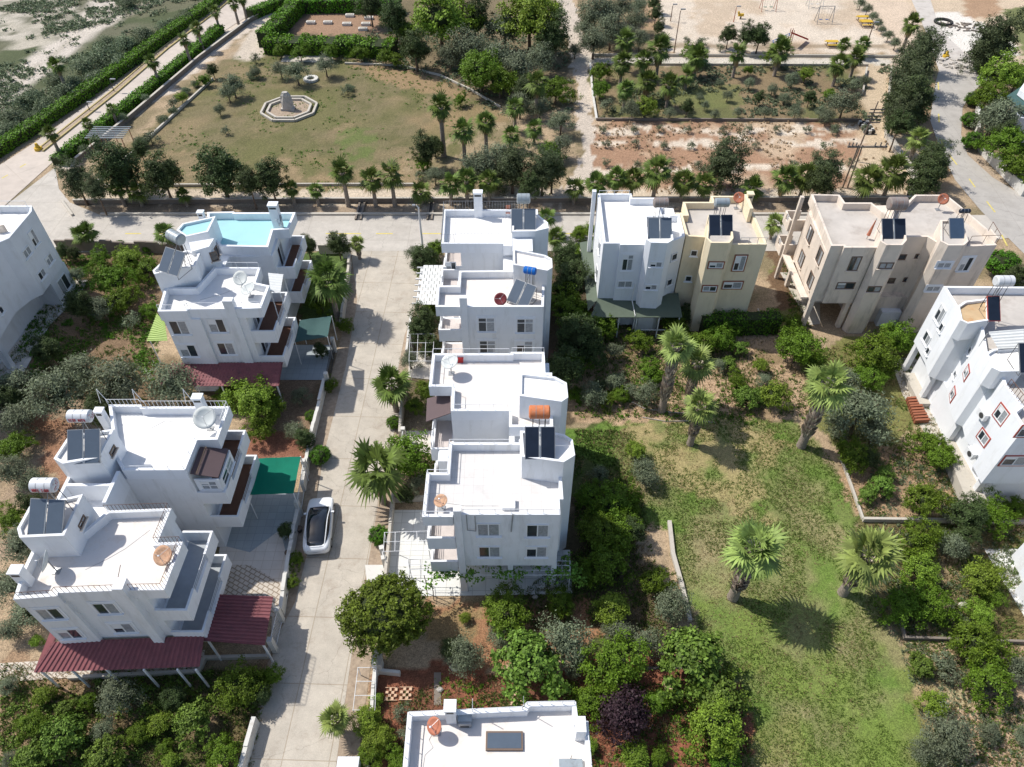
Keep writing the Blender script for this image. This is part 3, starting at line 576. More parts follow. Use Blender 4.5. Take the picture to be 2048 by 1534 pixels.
# --- lower centre double house (grey white), shared by two flats
c1 = [(-5.32, 24.25), (-3.5, 24.25), (-3.5, 24.4), (2.87, 24.4), (2.87, 25.5), (3.1, 25.5), (3.05, 29.9), (-4.06, 29.9), (-4.06, 27.5), (-5.32, 27.5)]
c2 = [(-5.75, 34.85), (-4.15, 34.85), (-4.1, 32.6), (-.2, 32.6), (-.2, 31.2), (2.7, 31.2), (2.82, 36.2), (2.35, 36.2), (2.35, 38.3), (-.1, 38.3), (-.1, 38.15), (-5.75, 38.15)]
H = house('grey white double house in the centre with orange tank and tiled roof', c1, cat='double house')
PW = 'plaster_white'
shell(H, c1, 8.15, ZF, ZT, PW, 'roof_tile', bottom=True, name='roof_parapet')
shell(H, c2, 8.15, ZF, ZT, 'plaster_bright', 'roof_cream', bottom=True, name='roof_parapet')
body(H, [(-3.5, 24.4), (2.87, 24.4), (2.87, 25.5), (3.1, 25.5), (3.05, 29.9), (-4.06, 29.9), (-4.06, 27.5), (-3.5, 27.5)], 3.2, 8.15, PW)
body(H, [(-4.1, 32.6), (2.7, 32.6), (2.7, 38.1), (-4.1, 38.1)], 0, 8.15, PW)
body(H, [(-.2, 29.9), (2.7, 29.9), (2.7, 32.6), (-.2, 32.6)], 0, 7.6, PW)
body(H, [(-3.3, 26.6), (3.0, 26.6), (3.0, 29.9), (-3.9, 29.9)], 0, 3.2, 'plaster_grey')
b = MB(); b.box(-3.45, 24.2, 0, -3.0, 24.62, 9.75, PW); b.build('chimney', H)
b = MB()
for x in (-.1, 2.75): b.box(x - .17, 24.45, 0, x + .17, 24.8, 3.2, PW)
b.each('column', H)
T1 = [(.5, 29.6), (2.7, 29.43), (3.26, 29.3), (3.76, 28.86), (3.84, 27.65), (3.12, 27.12), (.6, 27.54)]
T2 = [(.54, 34.67), (2.9, 34.3), (3.64, 33.74), (3.67, 32.43), (3.23, 32.04), (.49, 32.57)]
stair_tower(H, T1, 'plaster_white'); stair_tower(H, T2, 'plaster_bright')
for z in (F2, F1):
    balcony(H, -5.25, 24.3, -3.5, 27.5, z, 'SW', 'floor_pink'); balcony(H, -5.65, 34.9, -4.1, 38.05, z, 'SWN', 'floor_pink')
A, B_ = (-3.5, 24.4), (2.87, 24.4)
wins(H, A, B_, [(977, 1059, 1.4, 1.4, 'p'), (1075, 1061, 1.4, 1.4, 'p'), (979, 1103, 1.4, 1.3, 'p'), (1073, 1103, 1.35, 1.3, 'p')])
for (x0, x1, zz) in ((-5.25, -3.55, F2), (-5.25, -3.55, F1)): window(H, (-3.5, 27.5), (-3.5, 24.4), 1.4, zz + 1.15, 1.0, 2.1, 'p', 'balcony_door')
railing(H, [(-5.22, 27.4), (-5.22, 24.35), (-3.6, 24.35)], ZT, .42, .8)
railing(H, [(-2.9, 24.5), (2.8, 24.5)], ZT, .42, 1.0); railing(H, [(-5.2, 27.4), (-4.0, 27.4), (-4.0, 29.8), (-.2, 29.8)], ZT, .42, 1.0)
railing(H, [(-4.0, 34.75), (-4.0, 32.7), (-.3, 32.7)], ZT, .55, .9); railing(H, [(-5.65, 34.95), (-5.65, 38.05), (-.2, 38.05)], ZT, .55, 1.1); railing(H, [(0, 38.2), (2.3, 38.2)], ZT, .5, .8)
b = MB(); b.box(.45, 29.95, 7.6, 2.65, 30.2, 9.05, 'plaster_bright'); b.build('parapet', H)
# brown pitched awning over an enclosed balcony on the street side
t = thing('balcony_awning', 'brown pitched sheet awning over the enclosed balcony of the centre house', 'awning', (-5, 33, 6.5))
p = [G(854, 797, 7.3), G(901, 784, 7.9), G(901, 826, 7.9), G(852, 843, 7.3)]
b = MB(); z = [7.3, 7.9, 7.9, 7.3]; b.add([(p[i][0], p[i][1], z[i]) for i in range(4)] + [(p[i][0], p[i][1], z[i] - .06) for i in range(4)], [(0, 1, 2, 3), (7, 6, 5, 4), (0, 4, 5, 1), (1, 5, 6, 2), (2, 6, 7, 3), (3, 7, 4, 0)], 'sheet_brown'); b.build('roof_sheet', t)
balcony(H, -5.55, 31.3, -4.1, 34.8, F2, 'SWN', 'floor_pink'); balcony(H, -5.55, 31.3, -4.1, 34.8, F1, 'SWN', 'floor_pink')
b = MB()
for y in (31.4, 32.5, 33.6, 34.7): b.box(-5.5, y - .04, F2 + .95, -5.42, y + .04, 7.3, 'frame_white')
b.box(-5.5, 31.4, F2 + 1.55, -5.44, 34.7, F2 + 1.6, 'frame_white'); b.build('balcony_frame', H)
body(H, [(-5.0, 30.3), (-4.1, 30.3), (-4.1, 31.25), (-5.0, 31.25)], 0, 6.6, PW, 'wall')
# pipe stand on the front edge
b = MB(); b.path([(-2.7, 24.28, 9.3), (-2.7, 24.28, 7.6), (-2.2, 24.28, 7.5), (-2.2, 24.28, 9.2)], .03, 'metal_grey'); b.build('downpipe', H)
b = MB(); b.path([(.05, 24.3, 9.3), (-.05, 24.3, 7.4)], .04, 'metal_grey'); b.build('downpipe', H)

# --- upper centre double house
n1 = [(-6.2, 56.7), (-6.0, 51.4), (-4.55, 51.4), (-4.6, 51.75), (-.75, 51.85), (-.75, 51.3), (.0, 51.3), (.05, 56.7)]
n1 = [(-6.15, 56.7), (-6.0, 51.5), (-4.6, 51.5), (-.75, 51.5), (-.72, 51.2), (1.9, 51.2), (2.3, 53.5), (2.3, 56.7)]
s1 = [(-5.9, 43.3), (2.45, 43.3), (2.6, 46.2), (2.4, 47.9), (-4.3, 47.8), (-4.3, 45.9), (-5.95, 45.9)]
H = house('white double house at top centre with blue tank and lattice pergola beside it', s1, cat='double house')
shell(H, n1, 8.15, ZF, ZT, 'plaster_bright', 'roof_white', bottom=True, name='roof_parapet')
shell(H, s1, 8.15, ZF, ZT, PW, 'roof_cream', bottom=True, name='roof_parapet')
body(H, [(-4.4, 51.5), (1.9, 51.5), (2.3, 53.5), (2.3, 56.7), (-4.5, 56.7)], 0, 8.15, PW)
body(H, [(-3.9, 43.3), (2.45, 43.3), (2.6, 46.2), (2.4, 47.8), (-4.2, 47.8), (-4.2, 45.9)], 0, 8.15, PW)
body(H, [(-.75, 47.9), (1.9, 47.9), (1.9, 51.5), (-.75, 51.5)], 0, 7.8, PW)
b = MB(); b.box(-4.0, 43.12, 0, -3.45, 43.5, 10.1, PW); b.build('chimney', H); chimney(H, -3.0, 56.6, 8.4, 10.9, .75, .5, 'plaster_bright')
T3 = [(.08, 48.68), (.64, 48.5), (2.63, 47.83), (3.17, 47.35), (3.17, 46.19), (2.76, 45.81), (.1, 46.58)]
T4 = [(.04, 53.9), (1.96, 53.9), (3.02, 52.34), (3.05, 51.55), (1.95, 51.1), (.0, 51.05)]
stair_tower(H, T3, PW, 'roof_cream'); stair_tower(H, T4, 'plaster_bright')
body(H, [(.05, 49.2), (1.7, 49.2), (1.7, 51.0), (.05, 51.0)], 0, 10.0, PW)
for z in (F2, F1):
    balcony(H, -5.85, 43.35, -3.9, 45.9, z, 'SW', 'floor_pink'); balcony(H, -6.0, 51.5, -4.4, 56.6, z, 'SWN', 'floor_pink')
    balcony(H, -6.1, 48.0, -4.6, 51.2, z, 'SWN', 'floor_pink')
railing(H, [(-6.05, 56.6), (-5.95, 51.6), (-4.65, 51.6)], ZT, .9, .25, 'metal_grey', r=.012); railing(H, [(-4.55, 51.6), (-.85, 51.6)], ZT, .95, .28, 'metal_grey', r=.012)
railing(H, [(-2.5, 56.6), (1.0, 56.6)], ZT, .9, .25, 'metal_grey', r=.012); railing(H, [(-5.9, 56.62), (-3.4, 56.62)], ZT, .9, .25, 'metal_grey', r=.012)
wins(H, (-5.9, 43.3), (2.45, 43.3), [(973, 649, 1.35, 1.5, 't'), (1050, 651, 1.35, 1.5, 't'), (975, 693, 1.35, 1.4, 't'), (1049, 694, 1.35, 1.4, 't')])
window(H, (-6.0, 51.5), (-4.6, 51.5), .7, 6.4, .9, 1.6, 'p')

# --- upper left double house with turquoise roof
w1n = PL([(414, 424), (468, 423), (469, 425), (591, 424.5), (577, 458), (546, 460), (536, 494), (440, 492), (416, 463)], ZT)
w1s = PL([(428, 534), (521, 534.6), (511, 565), (539, 571), (522, 616), (500, 617), (376.5, 618.6), (373, 622), (315, 622.7), (330, 574.5), (392, 574)], ZT)
H = house('white double house at upper left with turquoise roof and green lean-to', w1s, cat='double house')
shell(H, w1n, 8.15, ZF, ZT, 'plaster_bright', 'roof_turquoise', bottom=True, name='roof_parapet')
shell(H, w1s, 8.15, ZF, ZT, 'plaster_bright', 'roof_white', bottom=True, name='roof_parapet')
body(H, [(-28.0, 50.7), (-20.45, 51.1), (-20.45, 56.2), (-26.9, 56.2)], 0, 8.15, PW)
body(H, [(-27.05, 42.9), (-24.2, 42.9), (-24.2, 43.15), (-20.75, 43.15), (-20.75, 48.0), (-28.0, 48.0), (-28.0, 46.2), (-27.0, 46.2)], 0, 8.15, PW)
body(H, [(-28.0, 47.9), (-24.0, 47.9), (-24.0, 50.9), (-28.0, 50.9)], 0, 8.3, PW)
ta = PL([(353, 460), (365, 446.5), (431, 432), (416, 463), (371, 473)], 10.65); tb = PL([(326, 521), (372, 500), (400, 506), (390, 531), (308, 548), (305, 541)], 10.65)
stair_tower(H, ta, 'plaster_bright', 'roof_turquoise'); stair_tower(H, tb, PW)
hut = PL([(378, 485), (428, 476.5), (418, 493), (383, 503)], 10.9); body(H, hut, 0, 10.9, 'plaster_bright', 'stair_hut')
hp = ccw(hut)
east = sorted(hp, key=lambda q: -q[0])[:2]; east.sort(key=lambda q: q[1]); window(H, east[0], east[1], .8, 9.8, .5, 1.0, 'b')
south = sorted(hp, key=lambda q: q[1])[:2]; south.sort(); window(H, south[0], south[1], 1.5, 9.9, .6, .9, 'b')
chimney(H, G(547, 415, 10.6)[0], G(547, 415, 10.6)[1], 8.6, 10.9, .75, .6, 'plaster_bright'); chimney(H, G(402, 428, 9.5)[0], G(402, 428, 9.5)[1], 6, 9.7, .5, .4, 'plaster_bright')
x, y = G(474, 608, 10); b = MB(); b.box(-22.05, 43.0, 0, -21.3, 43.5, 9.9, PW); b.build('chimney', H)
for z, xe in ((F2, -18.85), (F1, -18.75)):
    balcony(H, -20.75, 43.2, xe, 48.1, z, 'SEN', 'floor_brown'); balcony(H, -20.45, 51.45, xe - .15, 56.2, z, 'SEN', 'floor_brown')
wins(H, (-27.05, 42.9), (-24.2, 42.9), [(359, 655, 1.4, 1.45, 'w'), (377, 701, 1.4, 1.35, 'w')])
wins(H, (-24.2, 43.15), (-20.75, 43.15), [(434, 651, 1.35, 1.45, 'w'), (453, 697, 1.35, 1.35, 'w')])
window(H, (-20.75, 43.2), (-20.75, 48), 1.6, F2 + 1.1, 1.4, 2.1, 'p', 'balcony_door'); window(H, (-20.75, 43.2), (-20.75, 48), 1.6, F1 + 1.1, 1.4, 2.1, 'p', 'balcony_door')
window(H, (-20.45, 51.1), (-20.45, 56), 2.0, F2 + 1.1, 1.5, 2.1, 'p', 'balcony_door')
railing(H, PL([(316, 618), (372, 617.5), (376, 614), (474, 613)], ZT), ZT, .4, .9); railing(H, PL([(485, 612), (520, 611)], ZT), ZT, .4, .9); railing(H, PL([(430, 534.5), (518, 535)], ZT), ZT, .5, 1.0)
corrugated(H, (-27.9, 42.95, 3.3), (-28.6, 40.9, 2.75), (-19, 40.9, 2.75), (-19, 43.0, 3.3), 6, 'sheet_red', amp=.012)
corrugated(H, (-28.6, 40.9, 2.75), (-18.9, 40.95, 2.75), (-18.9, 43.1, 3.3), (-28, 42.95, 3.32), 34, 'sheet_red', amp=.025)
b = MB()
for x in (-28.4, -25.6, -23.6, -21.3, -19.1): b.box(x - .05, 41.0, 0, x + .05, 41.1, 2.72, 'frame_white')
b.box(-24, 41.02, 1.0, -19.1, 41.08, 1.08, 'frame_white'); b.each('awning_post', H)
# white slatted canopy on the roof corner and the green lean-to
t = thing('roof_canopy', 'small white slatted canopy over the balcony of the turquoise roofed house', 'canopy', (-18.8, 48.5, 8.4))
q = PL([(536, 546), (566, 547), (560, 584), (541, 582)], 8.7); corrugated(t, (*q[0], 8.7), (*q[3], 8.7), (*q[2], 8.6), (*q[1], 8.6), 7, 'sheet_white', 'canopy_sheet', .02)
b = MB()
for x, y in q: b.box(x - .03, y - .03, F2, x + .03, y + .03, 8.58, 'metal_white')
b.each('post', t)
t = thing('lean_to_roof', 'bright green corrugated lean-to beside the turquoise roofed house', 'canopy', (*G(320, 665), 0))
q = PL([(316, 632), (291, 679), (334, 680), (332, 650)], 3.0); z = 3.0
corrugated(t, (*q[0], 3.3), (*q[1], 2.8), (*q[2], 2.9), (*q[3], 3.3), 12, 'sheet_green', 'canopy_sheet', .03)
b = MB(); b.tube((*G(299, 680, 2.8), 2.75), (G(299, 680, 2.8)[0], G(299, 680, 2.8)[1], 0), .05, .05, 'metal_white'); b.each('post', t)

# --- lower left double house
w2 = PL([(217, 809), (283, 809), (285, 813), (459, 812.5), (435, 879), (394.5, 880), (370, 940), (244, 940.6), (230, 915)], ZT)
w3 = PL([(215.6, 1021), (343, 1016), (315, 1085), (366, 1083), (328, 1180), (241, 1181), (115, 1186), (115, 1192), (26, 1199), (45, 1140), (66, 1096), (150, 1075)], ZT)
H = house('white double house at lower left with red tiled awning and brown balcony floors', w3, cat='double house')
shell(H, w2, 8.15, ZF, ZT, 'plaster_bright', 'roof_white', bottom=True, name='roof_parapet')
shell(H, w3, 8.15, ZF, ZT, PW, 'roof_cream', bottom=True, name='roof_parapet')
body(H, [(-27.0, 27.7), (-20.4, 27.7), (-20.4, 33.1), (-27.1, 33.2)], 0, 8.15, PW)
body(H, [(-27.05, 19.1), (-24.75, 19.25), (-24.75, 19.5), (-20.45, 19.65), (-20.45, 24.7), (-27.2, 24.7), (-27.3, 22.2)], 0, 8.15, PW)
body(H, [(-27.6, 24.9), (-24.5, 24.9), (-24.5, 26.7), (-27.6, 26.7)], 0, 7.4, PW); body(H, [(-27.6, 26.72), (-24.5, 26.72), (-24.5, 27.68), (-27.6, 27.68)], 0, 8.1, PW)
b = MB(); b.box(-27.4, 26.55, 7.3, -24.7, 26.75, 9.0, 'plaster_bright'); b.box(-24.68, 25.3, 7.3, -24.46, 27.66, 9.05, 'plaster_bright'); b.box(-27.62, 25.0, 7.3, -27.42, 27.66, 8.95, 'plaster_bright'); b.build('parapet', H)
stair_tower(H, PL([(134, 876), (137, 870), (228, 857.5), (198, 915), (125, 927), (107, 917)], 10.65), 'plaster_bright')
stair_tower(H, PL([(58.6, 1012.6), (166, 988), (128, 1071), (38.7, 1075), (34, 1057)], 10.65), PW, 'roof_cream')
hx = PL([(166, 988), (128, 1071)], 10.65)
window(H, hx[1], hx[0], 1.5, 9.7, .8, .35, 'b'); hx = PL([(228, 857.5), (198, 915)], 10.65); window(H, hx[1], hx[0], 1.2, 9.8, .7, .4, 'b')
chimney(H, G(397, 800, 10)[0], G(397, 800, 10)[1], 8.6, 10.3, .6, .45, 'plaster_bright'); chimney(H, G(200, 825, 9.5)[0], G(200, 825, 9.5)[1], 7.5, 9.7, .5, .4, 'plaster_bright')
b = MB(); b.box(-21.55, 19.2, 3.0, -20.95, 19.9, 9.8, PW); b.build('chimney', H); chimney(H, G(33, 1142, 9.8)[0], G(33, 1142, 9.8)[1], 0, 9.9, .6, .5, PW)
for z, xe in ((F2, -18.58), (F1, -18.5)):
    balcony(H, -20.45, 19.55, xe, 24.85, z, 'SEN', 'floor_grey'); balcony(H, -20.4, 27.7, xe, 33.0, z, 'SEN', 'floor_brown')
wins(H, (-27.05, 19.1), (-24.75, 19.25), [(101, 1227, 1.3, 1.3, 'w'), (139, 1267, 1.3, 1.2, 'w')])
wins(H, (-24.75, 19.5), (-20.45, 19.65), [(213, 1216, 1.3, 1.3, 'w'), (246, 1255, 1.3, 1.2, 'w')])
for y0 in (19.6, 27.8):
    for zz in (F2, F1): window(H, (-20.45, y0), (-20.45, y0 + 5), 1.8, zz + 1.1, 1.5, 2.1, 'p', 'balcony_door')
railing(H, PL([(218, 811), (283, 810.5)], ZT) + PL([(285, 814), (457, 814)], ZT), ZT, .6, .28, 'metal_white', r=.016); railing(H, PL([(457, 815), (445, 850)], ZT), ZT, .6, .3)
railing(H, PL([(246, 939), (368, 938.5), (392, 882)], ZT), ZT, .35, 1.0)
railing(H, PL([(214, 1022), (341, 1017.5), (313, 1086), (364, 1084.5), (327, 1178), (262, 1179)], ZT), ZT, .6, .22, 'metal_brown', r=.013)
railing(H, PL([(240, 1180), (117, 1185), (113, 1191), (28, 1197)], ZT), ZT, .6, .3, 'metal_brown', r=.013)
b = MB()   # clothes line frames of the back roof
for px in (208, 278, 378):
    x, y = G(px, 806, ZT)
    b.path([(x - .25, y + .05, ZT), (x, y + .05, ZT + 1.3), (x + .3, y + .05, ZT)], .025, 'metal_white'); 
b.build('line_frame', H)
# enclosed balcony under the dark awning
t = thing('balcony_awning', 'dark brown pitched awning over a glazed balcony of the lower left house', 'awning', (*G(418, 918, 8), 6.6))
q = [(*G(400, 894, 8.6), 8.6), (*G(456, 897, 8.0), 8.0), (*G(436, 955, 8.0), 8.0), (*G(380, 947, 8.6), 8.6)]
b = MB(); b.add(q + [(x, y, z - .07) for x, y, z in q], [(0, 1, 2, 3), (7, 6, 5, 4), (0, 4, 5, 1), (1, 5, 6, 2), (2, 6, 7, 3), (3, 7, 4, 0)], 'sheet_brown'); b.build('roof_sheet', t)
b = MB(); q0 = [Vector(p) for p in q]
for a_, b_ in ((0, 3),): b.tube(q0[a_] + Vector((.4, 0, .0)), q0[b_] + Vector((.4, 0, .0)), .05, .05, 'frame_brown', 5)
b.build('ridge_strip', t)
ga, gb = (-20.3, 27.85), (-18.7, 27.85)
b = MB(); b.box(-20.3, 27.86, F2 + .9, -18.72, 27.93, 7.9, 'plaster_bright'); b.box(-18.8, 27.95, F2 + .9, -18.72, 30.4, 7.7, 'frame_white'); b.build('balcony_wall', H)
window(H, (-20.3, 27.86), (-18.72, 27.86), .85, F2 + 1.6, 1.1, .9, 't'); window(H, (-18.72, 27.95), (-18.72, 30.4), 1.2, F2 + 1.4, 2.0, .9, 't')
# red awnings
def awn(*p, ribs, par=H): corrugated(par, *p, ribs, 'sheet_red', amp=.03)
awn((-27.5, 19.2, 3.35), (-28.3, 17.6, 2.7), (-28.4, 21.4, 2.8), (-27.5, 21.6, 3.35), ribs=7)
awn((-28.3, 17.6, 2.7), (-18.6, 17.95, 2.7), (-18.6, 19.6, 3.3), (-27.5, 19.2, 3.33), ribs=32)
t = thing('carport_roof', 'red corrugated carport roof in the courtyard beside the lower left house', 'carport', (-16.9, 21, 0))
corrugated(t, (-18.6, 22.4, 3.1), (-18.7, 19.35, 3.1), (-15.0, 19.2, 2.8), (-15.2, 22.4, 2.8), 14, 'sheet_red', 'roof_sheet', .035)
b = MB()
for x, y in ((-18.5, 22.2), (-15.35, 22.2), (-15.2, 19.4), (-18.5, 19.5)): b.box(x - .05, y - .05, 0, x + .05, y + .05, 2.75, 'metal_white')
b.each('post', t)
b = MB()
for x in (-28.1, -26.2, -24.1, -21.9, -19.9, -18.8): b.box(x - .05, 17.75, 0, x + .05, 17.85, 2.66, 'frame_white')
b.each('awning_post', H)

# --- white and yellow pair
e1 = PL([(1199.6, 386), (1265, 386), (1266, 393.5), (1315, 393.7), (1340, 430)], ZT)
ew = [(7.75, 51.55), (9.15, 51.55), (9.15, 51.35), (12.55, 51.35), (12.9, 51.35), (14.85, 52.6), (14.9, 55.9), (13.3, 55.9), (13.3, 58.6), (11.0, 58.6), (11.0, 59.3), (7.9, 59.3)]
H = house('bright white house beside the yellow one with grey tank and green awning', ew, cat='house')
shell(H, ew, 8.15, ZF, ZT, 'plaster_bright', 'roof_white', bottom=True, name='roof_parapet')
body(H, [(7.75, 51.55), (9.15, 51.55), (9.15, 51.35), (12.9, 51.35), (14.85, 52.6), (14.85, 58.3), (7.9, 59.2)], 0, 8.15, 'plaster_bright')
tw = [G(1289.5, 431, 9.9), G(1340, 431, 9.9), G(1347, 479, 9.9), G(1335.5, 486, 9.9), G(1302, 485, 9.9), G(1292, 478, 9.9)]
stair_tower(H, tw, 'plaster_bright', z=9.9)
wins(H, (7.75, 51.35), (12.9, 51.35), [(1255, 525, .95, 1.7, 't'), (1250, 568, 1.3, .75, 'p')])
fr = sorted(tw, key=lambda q: q[1])[:2]; fr.sort(); wins(H, fr[0], fr[1], [(1312, 528.5, 1.05, .6, 'p'), (1302, 574, 1.05, .6, 'p')])
window(H, (13.2, 51.5), (14.85, 52.56), 1.1, 7.3, .65, .75, 'p'); window(H, (13.2, 51.5), (14.85, 52.56), 1.1, 4.5, .65, .75, 'p')
window(H, (7.83, 58.0), (7.76, 51.7), 4.2, 7.2, 1.0, 1.2, 'p'); window(H, (7.83, 58.0), (7.76, 51.7), 4.2, 4.3, 1.0, 1.2, 'p')
b = MB(); b.box(7.35, 58.8, 0, 7.7, 59.15, 9.6, 'plaster_bright'); b.each('column', H)
railing(H, [(8.0, 59.2), (10.8, 59.2)], ZT, .35, .8)
corr = [(*G(1160, 480, 3), 2.7), (*G(1197, 480, 3), 3.1), (*G(1196, 600, 3), 3.1), (*G(1176, 622, 2.7), 2.7)]
b = MB(); b.add(corr, [(0, 3, 2, 1)], 'awning_green'); c2_ = [(7.0, 49.5, 2.6), (15.2, 49.5, 2.6), (15.2, 52.3, 3.1), (7.8, 51.5, 3.1)]; b.add(c2_, [(0, 1, 2, 3)], 'awning_green')
b.add([(x, y, z - .05) for x, y, z in c2_], [(3, 2, 1, 0)], 'awning_green'); b.add([(x, y, z - .05) for x, y, z in corr], [(0, 1, 2, 3)], 'awning_green'); b.build('awning', H)
b = MB()
for x in (7.2, 9.6, 11.2, 13.2, 15.0): b.box(x - .05, 49.6, 0, x + .05, 49.7, 2.56, 'metal_white')
b.box(11.2, 49.62, .9, 15, 49.68, .98, 'metal_white'); b.each('awning_post', H)
b = MB(); b.path([(10.9, 51.2, 5.0), (10.8, 51.2, 3.3), (11.0, 49.6, 2.7), (10.9, 49.4, .5)], .04, 'pipe_white'); b.build('downpipe', H)
ey = [(14.95, 55.9), (14.95, 52.6), (16.9, 52.4), (16.9, 51.35), (21.6, 51.4), (21.5, 57.0), (20.95, 58.9), (18.2, 58.9), (18.2, 57.9), (15.5, 57.9), (15.5, 55.9)]
H = house('pale yellow house attached to the bright white one with brown framed windows', ey, 'house', 'yellow_house')
PY = 'plaster_yellow'
shell(H, ey, 8.15, ZF, ZT, PY, 'roof_grey', bottom=True, name='roof_parapet')
body(H, [(14.95, 52.6), (16.9, 52.4), (16.9, 51.35), (21.6, 51.4), (21.5, 57.0), (20.9, 58.8), (14.95, 57.5)], 0, 8.15, PY)
ty = [G(1416, 430, 9.9), G(1462, 430, 9.9), G(1467, 476, 9.9), G(1458.7, 486, 9.9), G(1422, 485.5, 9.9), G(1412.7, 476, 9.9)]
stair_tower(H, ty, PY, 'roof_grey', z=9.9)
fr = sorted(ty, key=lambda q: q[1])[:2]; fr.sort(); wins(H, fr[0], fr[1], [(1432, 530, 1.2, .6, 'o'), (1419, 577, 1.2, .6, 'o')])
wins(H, (16.9, 51.35), (21.6, 51.35), [(1479, 526, .95, 1.6, 'o'), (1465, 570, 1.65, .75, 'o')])
window(H, (15.0, 52.58), (16.9, 52.4), .9, 7.4, .6, .65, 'p'); window(H, (15.0, 52.58), (16.9, 52.4), .9, 4.6, .6, .65, 'p')
chimney(H, 21.3, 57.5, 8.5, 10.2, .5, .5, PY)
b = MB(); b.box(20.9, 55.6, 8.5, 21.2, 57.9, 9.9, PY); b.build('parapet_pier', H)
railing(H, [(19.3, 51.5), (21.5, 51.5)], ZT, .6, .8, 'metal_grey')

# --- tan pair
et = [G(1621.8, 388, ZT), (26.95, 51.2), (28.0, 51.2), (28.0, 50.95), (30.7, 50.95), (31.3, 51.1), (33.2, 52.5), (35.6, 52.5), (36.4, 51.1), (38.3, 51.1), (41.0, 51.3), (41.3, 53.5), (40.4, 57.3), (39.9, 59.1), (37.0, 59.1), (35.6, 57.6), (34.6, 57.6), (33.5, 55.5), (32.6, 57.8), (30.2, 57.8), (30.1, 59.1)]
H = house('weathered tan double house at the right with rusty tank and open ground floor', et, 'double house', 'tan_house')
PT = 'plaster_tan'
shell(H, et, 8.15, ZF, ZT, PT, 'roof_grey', bottom=True, name='roof_parapet')
body(H, [(27.1, 57.5), (26.95, 51.2), (28.0, 51.2), (28.0, 50.95), (30.7, 50.95), (31.3, 51.1), (33.2, 52.5), (35.6, 52.5), (36.4, 51.1), (38.3, 51.1), (41.0, 51.3), (41.0, 55), (39.8, 58.8), (27.6, 58.8)], 3.0, 8.15, PT)
body(H, [(31.5, 51.9), (40.9, 51.6), (40.4, 57), (31.5, 58)], 0, 3.0, PT)
body(H, [(28.0, 54.5), (31.4, 54.5), (31.4, 58), (28.0, 58)], 0, 3.0, PT)
b = MB()
for x, y in ((27.2, 51.4), (30.4, 51.2), (27.2, 57.2)): b.box(x - .2, y - .2, 0, x + .2, y + .2, 3.0, PT)
b.each('column', H)
b = MB(); b.box(31.0, 50.7, 0, 31.5, 51.9, 1.0, 'stone_pale'); 
for k in range(4): b.box(31.5 + k * .35, 50.6, 0, 31.85 + k * .35, 51.8, .9 - k * .2, 'yellow_faded')
b.build('outdoor_stairs', H)
b = MB(); b.prism([(30.72, 50.90), (31.32, 51.06), (31.32, 51.12), (30.72, 50.97)], 0.6, 8.1, 'wall_dark'); b.build('dark_strip', H)  # dark grey green upright strip, slightly proud of the tan wall
tt1 = [G(1761, 440, 9.9), G(1808, 440, 9.9), G(1813.8, 480, 9.9), G(1805, 490, 9.9), G(1773, 490, 9.9), G(1761, 482, 9.9)]
tt2 = [G(1881, 440, 9.9), G(1925, 440, 9.9), G(1937, 482, 9.9), G(1928, 490.5, 9.9), G(1897, 490.5, 9.9), G(1881, 482, 9.9)]
for q in (tt1, tt2):
    stair_tower(H, q, PT, 'roof_grey', z=9.9, z0=0)
    fr = sorted(q, key=lambda k: k[1])[:2]; fr.sort()
    wins(H, fr[0], fr[1], [(1772, 531, 1.2, .65, 'b'), (1748, 578, 1.2, .65, 'b')] if q is tt1 else [(1888, 530, 1.2, .6, 'w'), (1866, 577, 1.2, .6, 'w')])
wins(H, (28, 50.95), (30.7, 50.95), [(1709, 527, .9, 1.5, 'b'), (1691, 571, 1.6, .75, 'b')])
wins(H, (33.2, 52.5), (35.6, 52.5), [(1804, 514, .7, .6, 'b'), (1836, 512, .55, .5, 'b'), (1782, 561, .7, .6, 'b'), (1813, 559, .6, .5, 'b')])
wins(H, (38.3, 51.1), (41.0, 51.3), [(1931, 528, 1.0, 1.5, 'w')])
wa, wb_ = (27.05, 57.5), (26.96, 51.3)
for s_, zz in ((1.8, 7.1), (5.0, 7.1), (1.8, 4.4), (5.0, 4.4)): window(H, wa, wb_, s_, zz, 1.1, 1.5, 'b')
b = MB(); b.box(26.3, 58.3, 0, 26.62, 58.62, 9.3, PT); b.box(26.3, 51.8, 2.8, 26.96, 58.3, 3.0, PT); b.each('column', H)
for z in (F2, F1): balcony(H, 26.1, 58.62, 27.6, 60.3, z, 'SWN', 'roof_grey', PT)
b = MB(); p0 = Vector(G(1993, 462, 9.1)); b.box(40.9, 51.6, ZT, 41.05, 52.9, ZT + .5, PT); b.build('parapet_pier', H)
railing(H, [(38.5, 51.3), (41.0, 51.45), (41.2, 53.4)], ZT, .9, 1.3, 'metal_brown', r=.02)
body(H, [(34.0, 51.2), (35.8, 51.2), (35.8, 52.4), (34.0, 52.4)], 0, 1.7, 'plaster_grey', 'outbuilding')

